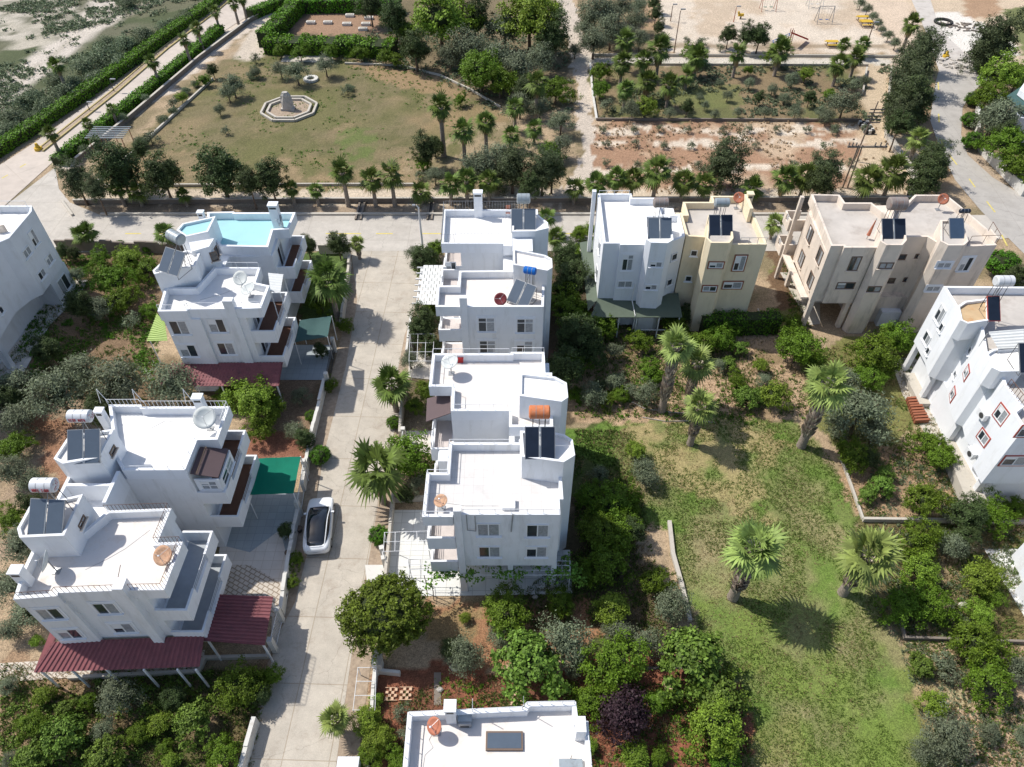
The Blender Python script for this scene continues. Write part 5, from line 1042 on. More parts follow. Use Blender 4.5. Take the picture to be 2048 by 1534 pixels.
# car
def car(loc, yaw, label):
    t = thing('parked_car', label, 'car', (*loc, 0)); 
    def place(vs): 
        c, s = math.cos(yaw), math.sin(yaw); return [(loc[0] + x * c - y * s, loc[1] + x * s + y * c, z) for x, y, z in vs]
    # stations front(+y) to rear(-y): y, half width at sill, half width at belt, z bottom, z belt, half width deck, z deck centre
    st = [(2.36, .45, .50, .38, .50, .40, .52), (2.30, .70, .74, .30, .60, .62, .64), (2.12, .86, .86, .24, .70, .72, .74), (1.75, .92, .90, .22, .80, .74, .84), (1.3, .93, .92, .22, .88, .74, .93), (.9, .925, .92, .22, .93, .74, 1.0),
          (.3, .93, .925, .2, .96, .72, 1.0), (-.4, .93, .925, .2, .98, .70, 1.0), (-1.0, .94, .93, .22, 1.0, .70, 1.02), (-1.5, .94, .92, .24, 1.02, .70, 1.06), (-1.95, .91, .89, .28, 1.02, .68, 1.06), (-2.2, .86, .84, .34, 1.0, .64, 1.04), (-2.33, .74, .72, .42, .90, .56, .92), (-2.36, .62, .60, .5, .74, .5, .76)]
    vs = []; fs = []; n = 10
    for y, ws, wb, zb, zt, wd, zd in st:
        half = [(ws * .8, zb), (ws, zb + .12), (wb + .02, (zb + zt) / 2 + .04), (wb, zt), (wd, zd)]
        vs += [(x, y, z) for x, z in half] + [(-x, y, z) for x, z in half[::-1]]
    for k in range(len(st) - 1):
        for i in range(n):
            j = (i + 1) % n; fs.append((k * n + i, k * n + j, (k + 1) * n + j, (k + 1) * n + i))
    fs.append(tuple(range(n - 1, -1, -1))); fs.append(tuple(range((len(st) - 1) * n, len(st) * n)))
    b = MB(); b.add(place(vs), fs, 'car_white', True); bd = b.build('body', t)
    # glass house: windscreen, roof, rear glass
    gs = [(1.25, .66, 1.0, .70), (.8, .72, 1.18, .80), (.3, .70, 1.36, .86), (-.2, .68, 1.44, .87), (-.8, .67, 1.43, .87), (-1.3, .64, 1.34, .85), (-1.75, .60, 1.2, .80), (-2.05, .55, 1.08, .73)]
    vs = []; fs = []
    for y, wt, zt, wb in gs: vs += [(-wb, y, .96), (-wt - .04, y, zt - .07), (-wt * .6, y, zt), (0, y, zt + .02), (wt * .6, y, zt), (wt + .04, y, zt - .07), (wb, y, .96)]
    for k in range(len(gs) - 1):
        for i in range(6): fs.append((k * 7 + i, k * 7 + i + 1, (k + 1) * 7 + i + 1, (k + 1) * 7 + i))
    fs.append(tuple(range(7))); fs.append(tuple(range((len(gs) - 1) * 7 + 6, (len(gs) - 1) * 7 - 1, -1)))
    b = MB(); b.add(place(vs), fs, 'car_glass', True); b.build('glasshouse', t)
    b = MB()   # body coloured roof rails
    for s in (-1, 1):
        pts = [(s * (wt + .05), y, zt - .045) for y, wt, zt, wb in gs]; pts = [(s * .70, 1.3, .96)] + pts + [(s * .55, -2.12, 1.03)]
        b.path([Vector(p) for p in place(pts)], .032, 'car_white', 6)
    b.path([Vector(p) for p in place([(-.52, -2.10, 1.05), (-.3, -2.14, 1.07), (.3, -2.14, 1.07), (.52, -2.10, 1.05)])], .045, 'car_white', 6); b.build('roof_rail', t)
    for s in (-1, 1):
        for y in (1.42, -1.45):
            b = MB(); p, q = place([(s * .72, y, .34), (s * .945, y, .34)]); b.tube(p, q, .345, .345, 'rubber', 20); w = b.build('wheel', t)
            b = MB(); p, q = place([(s * .946, y, .34), (s * .955, y, .34)]); b.tube(p, q, .23, .21, 'metal_grey', 16); b.build('rim', w)
        b = MB(); p = place([(s * .98, .72, 1.0)])[0]; b.obox((p[0], p[1]), (math.cos(yaw), math.sin(yaw)), .1, .06, .93, 1.06, 'car_white'); b.build('mirror', t)
        b = MB(); b.add(place([(s * .86, -2.2, .86), (s * .84, -2.22, .94), (s * .5, -2.345, .92), (s * .52, -2.35, .84)]), [(0, 1, 2, 3), (3, 2, 1, 0)], 'tail_red'); b.build('tail_light', t)
        b = MB(); b.add(place([(s * .5, 2.345, .585), (s * .8, 2.22, .66), (s * .78, 2.19, .72), (s * .5, 2.30, .66)]), [(0, 1, 2, 3), (3, 2, 1, 0)], 'glass'); b.build('headlight', t)
    b = MB(); b.add(place([(-.26, -2.375, .64), (.26, -2.375, .64), (.26, -2.372, .75), (-.26, -2.372, .75)]), [(0, 1, 2, 3), (3, 2, 1, 0)], 'frame_white'); b.build('licence_plate', t)
    b = MB(); p = place([(-.6, -2.36, .42), (.6, -2.36, .42), (.6, -2.3, .3), (-.6, -2.3, .3)]); b.add(p, [(0, 1, 2, 3), (3, 2, 1, 0)], 'rubber'); b.build('diffuser', t)
car((-13.92, 29.2), R(5.5), 'white car with black glass roof parked on the narrow street')

def lamp(label, base, top, r=.06, arm=0, m='metal_white', group=None, globe=False):
    x, y = G(*base); h = top_z(x, y, top); t = thing('street_lamp', label, 'street lamp', (x, y, 0), group); b = MB(); b.tube((x, y, 0), (x, y, h), r * 1.6, r, m, 10); b.build('pole', t)
    b = MB()
    if globe: b.tube((x, y, h), (x, y, h + .12), .12, .2, 'frame_white', 12); b.tube((x, y, h + .12), (x, y, h + .35), .2, .1, 'frame_white', 12)
    else: b.tube((x, y, h), (x + arm, y, h + .25), r * .7, r * .6, m, 8); b.box(x + arm - .1, y - .12, h + .2, x + arm + .5 * (1 if arm >= 0 else -1) + .1, y + .12, h + .32, 'metal_grey')
    b.build('lamp_head', t); return t
lamp('tall pale lamp post at the corner of street and cross road', (846, 500), 415, .08, -.2)
lamp('thin pale lamp post above the trees at upper right', (1998, 145), 108, .07, -.6)
lamp('short lamp post on the median, left of two', (180, 222), 208, .04, .2, 'metal_dark'); lamp('short lamp post on the median, right of two', (229, 184), 162, .04, .2, 'metal_dark')
for i, (x, y) in enumerate(((47, 262), (150, 196), (182, 164), (268, 196))): lamp('white globe garden lamp in the avenue hedge, %s from left' % ORD[i], (x, y), y - 9, .04, 0, 'metal_grey', 'white globe lamps', True)
lamp('thin pole at left edge of the playground', (1348, 105), 22, .05, .1, 'metal_brown'); lamp('thin short pole farther back at the playground edge', (1341, 42), 12, .05, .1, 'metal_brown'); lamp('leaning looking thin red pole right of the playground', (1728, 105), 48, .06, .1, 'metal_brown'); lamp('short red pole by the yellow spring toy', (1467, 44), 16, .05, .1, 'dish_orange')
# H frame power poles with insulators
for lab, base, tops in (('tall wooden utility pole frame with cross arm and insulators by the dry track', (1690, 375), 290), ):
    x, y = G(*base); h = top_z(x, y, tops); t = thing('utility_pole', lab, 'utility pole', (x, y, 0)); dx, dy = .45, .1
    for s in (-1, 1): b = MB(); b.tube((x + s * .28, y, 0), (x + s * .22, y, h), .10, .07, 'wood', 10); b.build('pole', t)
    b = MB(); b.box(x - 1.4, y - .09, h - .3, x + 3.0, y + .09, h - .12, 'wall_grey'); b.box(x - 1.1, y - .06, h + .6, x - .9, y + .06, h + .75, 'wood'); b.build('cross_arm', t)
    for k in (-1.3, -.9, -.5, 1.6, 2.2, 2.8): b = MB(); [b.tube((x + k, y, h - .12 + j * .12), (x + k, y, h - .06 + j * .12), .1, .04, 'metal_dark', 8) for j in range(4)]; b.build('insulator', t)
x, y = G(1708, 322); h = top_z(x, y, 205); t = thing('utility_pole', 'second wooden utility pole carrying a stack of dark insulators', 'utility pole', (x, y, 0)); b = MB(); b.tube((x, y, 0), (x + .4, y + .3, h), .1, .07, 'wood', 10); b.build('pole', t)
b = MB()
for k in range(5): b.box(x - .2, y + .2, h - 2.6 + k * .4, x + 1.5, y + .3, h - 2.5 + k * .4, 'metal_dark')
b.build('cross_arm', t)
# monument with octagonal border
cx, cy = G(579, 219); t = thing('stone_monument', 'grey upright stone monument inside the white octagon border', 'monument', (*G(577, 217), 0))
mx_, my_ = G(577, 219); b = MB(); b.prism([(mx_ - .9, my_ - .5), (mx_ + .9, my_ - .5), (mx_ + .8, my_ + .6), (mx_ - .8, my_ + .6)], 0, .3, 'rock'); b.build('plinth', t)
vs = []; 
for k, (z, w) in enumerate(((.3, .85), (1.2, .75), (2.0, .62), (2.4, .4))):
    for i in range(8): a = i * math.pi / 4 + .2 * k; vs.append((mx_ + w * math.cos(a) * (1 + .1 * math.sin(i * 3 + k)), my_ + w * .7 * math.sin(a), z))
b = MB(); b.add(vs, [(k * 8 + i, k * 8 + (i + 1) % 8, k * 8 + 8 + (i + 1) % 8, k * 8 + 8 + i) for k in range(3) for i in range(8)] + [tuple(range(24, 32))], 'rock', False); b.build('stone', t)
for rr, lab in ((2.95, 'inner white octagonal kerb around the monument'), (3.75, 'outer white octagonal kerb around the monument')):
    pts = [(cx + rr * math.cos(R(22.5 + 45 * i)), cy + rr * math.sin(R(22.5 + 45 * i)) * .98) for i in range(9)]
    t = thing('octagonal_kerb', lab, 'kerb', (cx, cy, 0)); b = MB()
    for a, c in zip(pts, pts[1:]): a = Vector(a); c = Vector(c); p = (a + c) / 2; b.obox((p.x, p.y), (c - a).normalized(), (c - a).length / 2 - .02, .14, 0, .3, 'stone_pale')
    b.build('kerb', t)
sheet('monument_soil', [(cx + 2.8 * math.cos(R(22.5 + 45 * i)), cy + 2.75 * math.sin(R(22.5 + 45 * i))) for i in range(8)], .02, 'verge')
t = thing('concrete_ring', 'pale round concrete well ring beside the park olives', 'well ring', (*G(622, 160), 0)); b = MB(); x, y = G(622, 160)
for k in range(16): a = k * math.pi / 8; p = (x + 0.8 * math.cos(a), y + 0.8 * math.sin(a)); b.obox(p, (-math.sin(a), math.cos(a)), .16, .25, 0, .3 + .001 * (k % 2), 'wall_white')
b.build('ring', t)
# graves in the hedged plot
for i, (x, y) in enumerate(((622, 47), (656, 47), (694, 50), (732, 50), (738, 38), (726, 60), (774, 33), (700, 33))):
    gx, gy = G(x, y); t = thing('stone_block', 'small pale stone slab in the hedged brown plot, %s from left' % ORD[sorted([622, 656, 694, 732, 738, 726, 774, 700]).index(x)], 'stone slab', (gx, gy, 0), 'stone slabs in the hedged plot'); b = MB(); b.box(gx - .7, gy - .4, 0, gx + .7, gy + .4, .35, 'wall_white'); b.build('slab', t); b = MB(); b.box(gx - .5, gy - .25, .35, gx + .5, gy + .25, .42, 'stone_pale'); b.build('cap', t)
# red frame shelter
x, y = G(232, 302); t = thing('metal_shelter', 'open shelter of thin red posts and grey slats by the sandy walk', 'shelter', (x, y, 0)); b = MB()
for i in range(3):
    for j in range(2): b.tube((x - 2 + i * 2, y - 1.2 + j * 2.4, 0), (x - 2 + i * 2, y - 1.2 + j * 2.4, 2.4), .05, .05, 'dish_orange')
b.each('post', t); b = MB()
for i in range(7): b.box(x - 2.3, y - 1.4 + i * .45, 2.4, x + 2.3, y - 1.3 + i * .45, 2.5, 'tank_steel')
b.build('slats', t)
# playground
def playset():
    x, y = G(1570, 88); t = thing('slide', 'playground slide with red chute and blue climbing side', 'slide', (x, y, 0)); b = MB()
    x0, y0 = G(1585, 68, 2.0); x1, y1 = G(1613, 80, 0.2); a = Vector((x0, y0, 2.0)); c = Vector((x1, y1, .25)); u = (c - a).normalized(); v = Vector((u.y, -u.x, 0)).normalized() * .32; w = Vector((0, 0, .12))
    b.add([a - v, a + v, c + v, c - v, a - v + w * 2, a + v + w * 2, c + v + w * 2, c - v + w * 2], [(0, 1, 2, 3), (0, 3, 7, 4), (1, 5, 6, 2), (3, 2, 1, 0), (4, 7, 3, 0), (2, 6, 5, 1)], 'slide_red'); b.build('chute', t)
    b = MB(); l0 = Vector((*G(1548, 84, 0), 0)); l0.x -= .3
    for s in (-.3, .3):
        for q in range(1): b.tube(a + Vector((-.3, s, 0)), l0 + Vector((0, s, 0)), .05, .05, 'blue_paint')
    for k in range(7): p = (a + Vector((-.3, 0, 0))).lerp(l0, (k + .5) / 7); b.tube(p + Vector((0, -.3, 0)), p + Vector((0, .3, 0)), .04, .04, 'blue_paint')
    b.build('ladder', t); b = MB()
    for dx in (-.3, 0.05):
        for dy in (-.35, .35): b.tube((a.x + dx, a.y + dy, 0), (a.x + dx, a.y + dy, 2.7), .05, .05, 'dish_orange')
    b.each('post', t)
playset()
def swing(px, py, m1, m2, label, w=2.4):
    x, y = G(px, py); t = thing('playground_swing', label, 'swing', (x, y, 0), 'playground swings'); b = MB()
    for s in (-1, 1):
        for q in (-1, 1): b.tube((x + s * w / 2, y + q * .8, 0), (x + s * w / 2, y, 2.5), .05, .05, m1)
    b.tube((x - w / 2, y, 2.5), (x + w / 2, y, 2.5), .05, .05, m1); b.build('frame', t)
    for s in (-.5, .5):
        b = MB(); 
        for q in (-.2, .2): b.tube((x + s + q, y, 2.5), (x + s + q, y, .5), .015, .015, 'metal_grey', 4)
        b.box(x + s - .25, y - .12, .46, x + s + .25, y + .12, .5, m2); b.build('seat', t)
swing(1646, 45, 'metal_grey', 'blue_paint', 'grey swing frame with blue seats in the playground'); swing(1535, 20, 'dish_orange', 'net_green', 'red swing frame at the far side of the playground'); swing(1628, 14, 'wall_white', 'wall_white', 'pale faint swing frame farthest back in the playground')
def picnic(px, py, label):
    x, y = G(px, py); t = thing('picnic_table', label, 'picnic table', (x, y, 0), 'yellow picnic tables'); b = MB(); b.box(x - .9, y - .4, .7, x + .9, y + .4, .76, 'yellow_paint'); b.build('table_top', t)
    for s in (-1, 1): b = MB(); b.box(x - .9, y + s * .75 - .15, .42, x + .9, y + s * .75 + .15, .47, 'yellow_paint'); b.build('bench', t)
    for s in (-1, 1): b = MB(); b.box(x + s * .7 - .05, y - .8, 0, x + s * .7 + .05, y + .8, .08, 'wood'); b.box(x + s * .7 - .05, y - .1, .08, x + s * .7 + .05, y + .1, .7, 'wood'); b.each('leg', t)
picnic(1724, 42, 'yellow picnic table, farther of two at the playground edge'); picnic(1731, 52, 'yellow picnic table, nearer of two at the playground edge'); picnic(1662, 92, 'pale yellow picnic table in front of the playground palms')
x, y = G(1481, 37); t = thing('spring_toy', 'small yellow and black rocking toy in the sandy playground', 'rocking toy', (x, y, 0)); b = MB(); b.tube((x, y, 0), (x, y, .4), .12, .12, 'metal_dark'); b.build('spring', t); b = MB(); b.box(x - .5, y - .2, .4, x + .4, y + .2, .75, 'yellow_paint'); b.box(x - .6, y - .12, .75, x - .35, y + .12, 1.1, 'yellow_paint'); b.build('seat', t)
# tyre ring, rubble, yellow hydrants
x, y = G(1886, 46); t = thing('rubber_ring', 'large black ring lying on the white ground at upper right', 'ring', (x, y, 0)); b = MB()
b.path([(x + 1.3 * math.cos(a * math.pi / 14), y + 1.3 * math.sin(a * math.pi / 14), .2) for a in range(29)], .2, 'rubber', 8); b.build('ring', t)
b = MB(); x, y = G(1925, 55)
for k in range(26):
    a, c = x + rnd.uniform(-2.6, 3.4), y + rnd.uniform(-2.2, 1.8); q = rnd.uniform(0, 3); b.obox((a, c), (math.cos(q), math.sin(q)), rnd.uniform(.2, .7), rnd.uniform(.05, .2), 0, rnd.uniform(.05, .2), 'wall_grey')
o = b.build('rubble'); tag(o, 'scattered grey rubble beside the black ring', kind='stuff')
b = MB(); x, y = G(1925, 128)
for k in range(34):
    a, c = x + rnd.uniform(-3, 3), y + rnd.uniform(-1.6, 1.8); q = rnd.uniform(0, 3); b.obox((a, c), (math.cos(q), math.sin(q)), rnd.uniform(.15, .6), rnd.uniform(.1, .35), 0, rnd.uniform(.1, .35), 'rock')
o = b.build('rubble'); tag(o, 'pale broken stones at the bend of the dirt track', kind='stuff')
for (px, py, lab) in ((1891, 114, 'yellow rounded kerb marker beside the dirt track at upper right'), (78, 300, 'yellow kerb marker at the near end of the avenue median')):
    x, y = G(px, py); t = thing('kerb_marker', lab, 'kerb marker', (x, y, 0), 'yellow kerb markers'); b = MB(); b.tube((x, y, 0), (x, y, .35), .5, .45, 'yellow_paint', 14); b.build('base', t); b = MB(); b.tube((x, y, .35), (x, y, .9), .3, .15, 'yellow_paint', 10); b.build('cap', t)
# striped bollard stack by the dry track
x, y = G(1734, 262); t = thing('concrete_blocks', 'stack of striped pale blocks beside the dry track', 'block stack', (x, y, 0)); b = MB()
for k in range(6):
    for j in range(3): b.box(x - .6 + j * .45, y - .9 + k * .5, 0, x - .25 + j * .45, y - .62 + k * .5, .5, 'wall_white' if (k + j) % 2 else 'rubber')
b.build('blocks', t)
# median of the avenue
mp = PL([(80, 303), (230, 184), (330, 98), (430, 22), (480, -20)]); t = thing('median_kerb', 'long narrow median kerb with faded yellow paint along the avenue', 'kerb', (*mp[0], 0)); b = MB()
for a, c in zip(mp, mp[1:]):
    a = Vector(a); c = Vector(c); u = (c - a).normalized(); v = Vector((-u.y, u.x)); p = (a + c) / 2
    for s in (-1, 1): q = p + v * .45 * s; b.obox((q.x, q.y), u, (c - a).length / 2, .1, 0, .2 + .002 * s, 'yellow_faded')
    b.obox((p.x, p.y), u, (c - a).length / 2, .34, 0, .12, 'verge')
b.build('kerb', t)
# balustrade terrace in front of yellow house
x0, y0 = G(1440, 655, .4); x1, y1 = G(1518, 652, .4); t = thing('balustrade', 'pale balustrade around the small terrace below the yellow house', 'balustrade', (x0, y0, 0)); b = MB()
L = Vector((x1 - x0, y1 - y0)); 
for k in range(15): b.tube((x0 + L.x * k / 14, y0, .12), (x0 + L.x * k / 14, y0, .72), .05, .07, 'stone_pale', 8)
b.build('balusters', t); b = MB(); b.box(x0 - .1, y0 - .12, 0, x1 + .1, y0 + .12, .12, 'stone_pale'); b.box(x0 - .1, y0 - .12, .72, x1 + .1, y0 + .12, .84, 'stone_pale')
for x in (x0 - .25, x1 + .25): b.box(x - .14, y0 - .14, 0, x + .14, y0 + .14, 1.05, 'stone_pale')
b.box(x1 + .2, y0 + .15, .72, x1 + .32, y0 + 2.2, .84, 'stone_pale'); b.box(x1 + .2, y0 + .15, 0, x1 + .32, y0 + 2.2, .12, 'stone_pale'); b.build('rail', t)
# drainage ramps across the palm strip
for i, (px, w) in enumerate(((722, .28), (862, .25))):
    x, y = G(px, 418); t = thing('culvert', 'dark narrow channel crossing the palm strip, %s from left' % ORD[i], 'channel', (x, y, 0), 'channels across the palm strip'); b = MB(); b.box(x - w, y - 2.2, 0, x + w, y + 1.6, .06, 'metal_dark'); b.build('channel', t); b = MB()
    for s in (-1, 1): b.box(x + s * w - .1, y - 2.2, .0, x + s * w + .1, y + 1.6, .2, 'wall_grey')
    b.build('side_wall', t)
# lattice blocks, pots, small garden things
def pot(px, py, label, r=.22, m='terracotta', plant='leaf_bush'):
    x, y = G(px, py); t = thing('plant_pot', label, 'plant pot', (x, y, 0)); b = MB(); b.tube((x, y, 0), (x, y, r * 1.6), r * .7, r, m, 14); b.build('pot', t); b = MB(); b.tube((x, y, r * 1.6), (x, y, r * 1.62), r * .85, r * .85, 'bark', 12); b.build('soil', t)
for i, (px, py) in enumerate(((783, 1389), (812, 1388), (1033, 1398))):
    x, y = G(px, py); t = thing('breeze_block', 'terracotta lattice block lying on red soil, %s from left' % ORD[i], 'lattice block', (x, y, 0), 'lattice blocks on the red soil'); b = MB()
    for k in range(4):
        for j in range(4):
            if (k + j) % 2 == 0: b.box(x - .36 + .18 * k, y - .36 + .18 * j, 0, x - .19 + .18 * k, y - .19 + .18 * j, .12, 'block')
    b.box(x - .4, y - .4, 0, x + .4, y - .365, .13, 'block'); b.box(x - .4, y + .365, 0, x + .4, y + .4, .13, 'block'); b.build('lattice', t)
x, y = G(1336, 1377); t = thing('beehive_box', 'pale square box with round lid in the red soil garden', 'box', (x, y, 0)); b = MB(); b.box(x - .24, y - .24, 0, x + .24, y + .24, .3, 'block'); b.build('case', t); b = MB(); b.tube((x, y, .3), (x, y, .33), .1, .1, 'wood', 12); b.build('lid', t)
for i, (px, py, r_) in enumerate(((910, 1336, .32), (880, 1380, .2), (1070, 1195, .2), (1925, 1211, .3))):
    x, y = G(px, py); t = thing('garden_rock', ['pale rounded rock at the dividing path above the bottom roof', 'small pale rock beside the path above the bottom roof', 'white rock on the shady terrace edge', 'white bucket shaped rock in the right garden'][i], 'rock', (x, y, 0))
    vs = []; 
    for k, (z, w) in enumerate(((0, 1), (.5, 1.05), (.9, .6))): vs += [(x + r_ * w * math.cos(a * 1.047) * (1 + .15 * math.sin(a * 2.3 + k)), y + r_ * w * .8 * math.sin(a * 1.047), z * r_) for a in range(6)]
    b = MB(); b.add(vs, [(k * 6 + q, k * 6 + (q + 1) % 6, k * 6 + 6 + (q + 1) % 6, k * 6 + 6 + q) for k in range(2) for q in range(6)] + [tuple(range(12, 18))], 'rock'); b.build('stone', t)
for px, py, lab in ((571, 1196, 'white and red pot on the pavement by the lower courtyard wall'), (600, 1062, 'dark pot beside the parked white car'), (578, 1110, 'dark round pot by the courtyard wall behind the car'), (745, 1532, 'terracotta pot at the bottom edge near the street')): pot(px, py, lab, .24, 'wall_white' if 'white and' in lab else 'metal_dark' if 'dark' in lab else 'terracotta')
x, y = G(693, 505, .5); t = thing('gate_pillar', 'white gate pillar at the corner of cross road and street', 'pillar', (x, y, 0)); b = MB(); b.box(x - .35, y - .35, 0, x + .35, y + .35, 1.3, 'wall_white'); b.build('shaft', t); b = MB(); b.box(x - .42, y - .42, 1.3, x + .42, y + .42, 1.42, 'wall_white'); b.build('cap', t)
x, y = G(757, 1330, .5); t = thing('gate_pillar', 'cream gate pillar under the big round dark tree', 'pillar', (x, y, 0)); b = MB(); b.box(x - .25, y - .3, 0, x + .25, y + .3, 1.2, 'wall_white'); b.build('shaft', t); b = MB(); b.box(x - .3, y - .35, 1.2, x + .3, y + .35, 1.3, 'stone_pale'); b.build('cap', t)
x, y = G(695, 1528, 2.2); t = thing('street_bin', 'pale metal cabinet lid at the bottom edge of the street', 'cabinet', (x, y, 0)); b = MB(); b.box(x - .55, y - .6, 0, x + .55, y + .35, 2.1, 'tank_steel'); b.build('case', t); b = MB(); b.box(x - .6, y - .65, 2.1, x + .6, y + .4, 2.16, 'tank_white'); b.build('lid', t)
x, y = G(880, 1384, .02); sheet('garden_path', PL([(868, 1345), (882, 1345), (882, 1410), (868, 1410)]), .02, 'wall_grey')
sheet('garden_path', PL([(1160, 1338), (1400, 1330), (1400, 1336), (1160, 1344)]), .02, 'wall_grey')
# hoses across the orchard
b = MB(); b.path([(*G(px, py), .04) for px, py in ((1255, 800), (1290, 818), (1340, 825), (1400, 828), (1420, 830))], .04, 'rock', 5); tag(b.build('garden_hose'), 'thin pale hose curving across the orchard below the two palms', 'hose')
b = MB(); b.path([(*G(px, py), .04) for px, py in ((1285, 835), (1330, 843), (1400, 842), (1430, 846))], .03, 'rock', 5); tag(b.build('garden_hose'), 'lower thin pale hose on the dry grass edge', 'hose')

# loose cables and stains on the roofs
def cable(label, pts, z):
    b = MB(); b.path([(*G(px, py, z), z + .015) for px, py in pts], .009, 'metal_grey', 4); tag(b.build('roof_cable'), label, 'cable')
cable('thin cable running diagonally over the lower left cream roof', [(170, 1140), (215, 1118), (250, 1098), (300, 1060)], ZF); cable('thin cable along the left parapet of the bottom roof', [(850, 1455), (845, 1490), (842, 1534)], ZF); cable('curly cable beside the orange dish on the bottom roof', [(868, 1462), (858, 1480), (866, 1495), (850, 1510), (846, 1534)], ZF)
cable('cable crossing the bright lower left roof', [(270, 850), (300, 858), (330, 842), (395, 848)], ZF); cable('cable across the tiled centre roof', [(885, 1005), (930, 1012), (1010, 1012)], ZF); cable('cable on the upper left white roof', [(400, 600), (440, 590), (480, 575)], ZF)
# ------------------------------------------------------------------ vegetation
def leafmat(name, col, var=.25, trans=.22, orand=.14): return mat(name, col, 0.6, var, 1.4, island=.42, spec=.25, trans=trans, orand=orand)
leafmat('leaf_olive', C(122, 132, 104)); leafmat('leaf_citrus', C(104, 132, 36)); leafmat('leaf_bright', C(130, 156, 54)); leafmat('leaf_fig', C(114, 142, 58))
leafmat('leaf_dark', C(78, 94, 52)); leafmat('leaf_plum', C(64, 46, 54)); leafmat('leaf_ficus', C(106, 120, 38)); leafmat('leaf_casuarina', C(88, 100, 66)); leafmat('leaf_clip', C(88, 128, 30)); leafmat('leaf_scrub', C(118, 132, 100))
leafmat('leaf_hedge', C(98, 148, 30)); leafmat('palm_green', C(104, 124, 56), .2, .15); leafmat('palm_pale', C(150, 170, 92), .2, .2); leafmat('leaf_vine', C(108, 145, 52)); mat('palm_dead', C(175, 150, 118), .9, .25, 5, island=.3)
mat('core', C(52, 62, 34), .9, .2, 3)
def quads_mesh(name, P, A, B2, mats, core=None):
    """P centres, A and B2 half axes (n,3): one leaf quad each"""
    n = len(P); v = np.stack([P - A - B2 * .35, P + A * .1 - B2, P + A + B2 * .35, P - A * .1 + B2], 1).reshape(-1, 3); f = np.arange(4 * n).reshape(n, 4)
    me = D.meshes.new(name); vs = v.tolist(); fs = f.tolist(); mi = [0] * n
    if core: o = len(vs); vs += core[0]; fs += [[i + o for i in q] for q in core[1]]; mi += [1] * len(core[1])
    me.from_pydata(vs, [], fs)
    for q in mats: me.materials.append(MAT[q])
    me.polygons.foreach_set('material_index', mi); me.update(); return me
def icore(r, rz, seed, k=10, m=7):
    g = np.random.RandomState(seed); vs = []; fs = []
    for i in range(m + 1):
        for j in range(k):
            ph = math.pi * i / m; th = 2 * math.pi * j / k; q = 1 + .25 * (g.rand() - .5); vs.append([r * q * math.sin(ph) * math.cos(th), r * q * math.sin(ph) * math.sin(th), rz * q * math.cos(ph)])
    for i in range(m):
        for j in range(k): fs.append([i * k + j, (i + 1) * k + j, (i + 1) * k + (j + 1) % k, i * k + (j + 1) % k])
    return vs, fs
def crown_mesh(name, m, seed, clumps=70, cr=.2, per=45, leaf=.055, asp=.5, rz=.85, shell_=.62, up=.5, core=.55, low=-.5, lump=.22):
    g = np.random.RandomState(seed); d = g.normal(size=(clumps * 3, 3)); d /= np.linalg.norm(d, axis=1)[:, None]; d = d[d[:, 2] > low][:clumps]; k = len(d)
    lobes = g.normal(size=(7, 3)); lobes /= np.linalg.norm(lobes, axis=1)[:, None]
    bulge = 1 + lump * (np.maximum(d @ lobes.T, 0) ** 6).sum(1) - lump * .6 * g.rand(k)
    rad = (shell_ + (1 - shell_) * g.rand(k) ** .6) * bulge; c = d * rad[:, None] * (1 - cr * .7); c[:, 2] *= rz
    P = np.repeat(c, per, 0) + g.normal(size=(k * per, 3)) * cr * np.array([1, 1, .75]) * .55
    nrm = np.repeat(d, per, 0) + g.normal(size=(k * per, 3)) * .75 + np.array([0, 0, up]); nrm /= np.linalg.norm(nrm, axis=1)[:, None]
    t = np.cross(nrm, g.normal(size=nrm.shape)); t /= np.linalg.norm(t, axis=1)[:, None]; b = np.cross(nrm, t)
    s = leaf * (.6 + .8 * g.rand(k * per))[:, None]
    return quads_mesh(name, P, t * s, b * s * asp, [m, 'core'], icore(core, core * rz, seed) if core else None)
CR = {}
def kinds(key, n, *a, **k): CR[key] = [crown_mesh(key + '_crown', a[0], 100 + i * 17 + len(CR) * 5, *a[1:], **k) for i in range(n)]
kinds('O', 4, 'leaf_olive', 85, .24, 50, .05, .38, .85, .35, core=.32, lump=.35)
kinds('C', 4, 'leaf_citrus', 120, .15, 60, .042, .55, .85, .5, core=.48, lump=.5)
kinds('B', 3, 'leaf_bright', 110, .16, 60, .042, .6, .8, .45, core=.45, lump=.35)
kinds('F', 3, 'leaf_fig', 120, .15, 44, .052, .8, .78, .5, core=.5, lump=.4)
kinds('D', 3, 'leaf_dark', 140, .17, 60, .045, .5, 1.3, .45, core=.5, lump=.3)
kinds('P', 1, 'leaf_plum', 80, .22, 55, .05, .6, .85, .4, core=.4, lump=.3)
kinds('Y', 1, 'leaf_ficus', 620, .08, 34, .04, .4, .95, .6, core=.74, lump=.3)
kinds('E', 3, 'leaf_casuarina', 170, .18, 60, .055, .3, 1.4, .25, core=.45, low=-.9, lump=.4)
kinds('K', 2, 'leaf_clip', 130, .13, 40, .045, .55, .9, .85, core=.78, lump=.05)
kinds('S', 3, 'leaf_olive', 22, .3, 34, .1, .35, 1.1, .3, core=0, lump=.4)
kinds('W', 3, 'leaf_scrub', 70, .26, 36, .06, .4, .6, .4, core=.4, lump=.35)
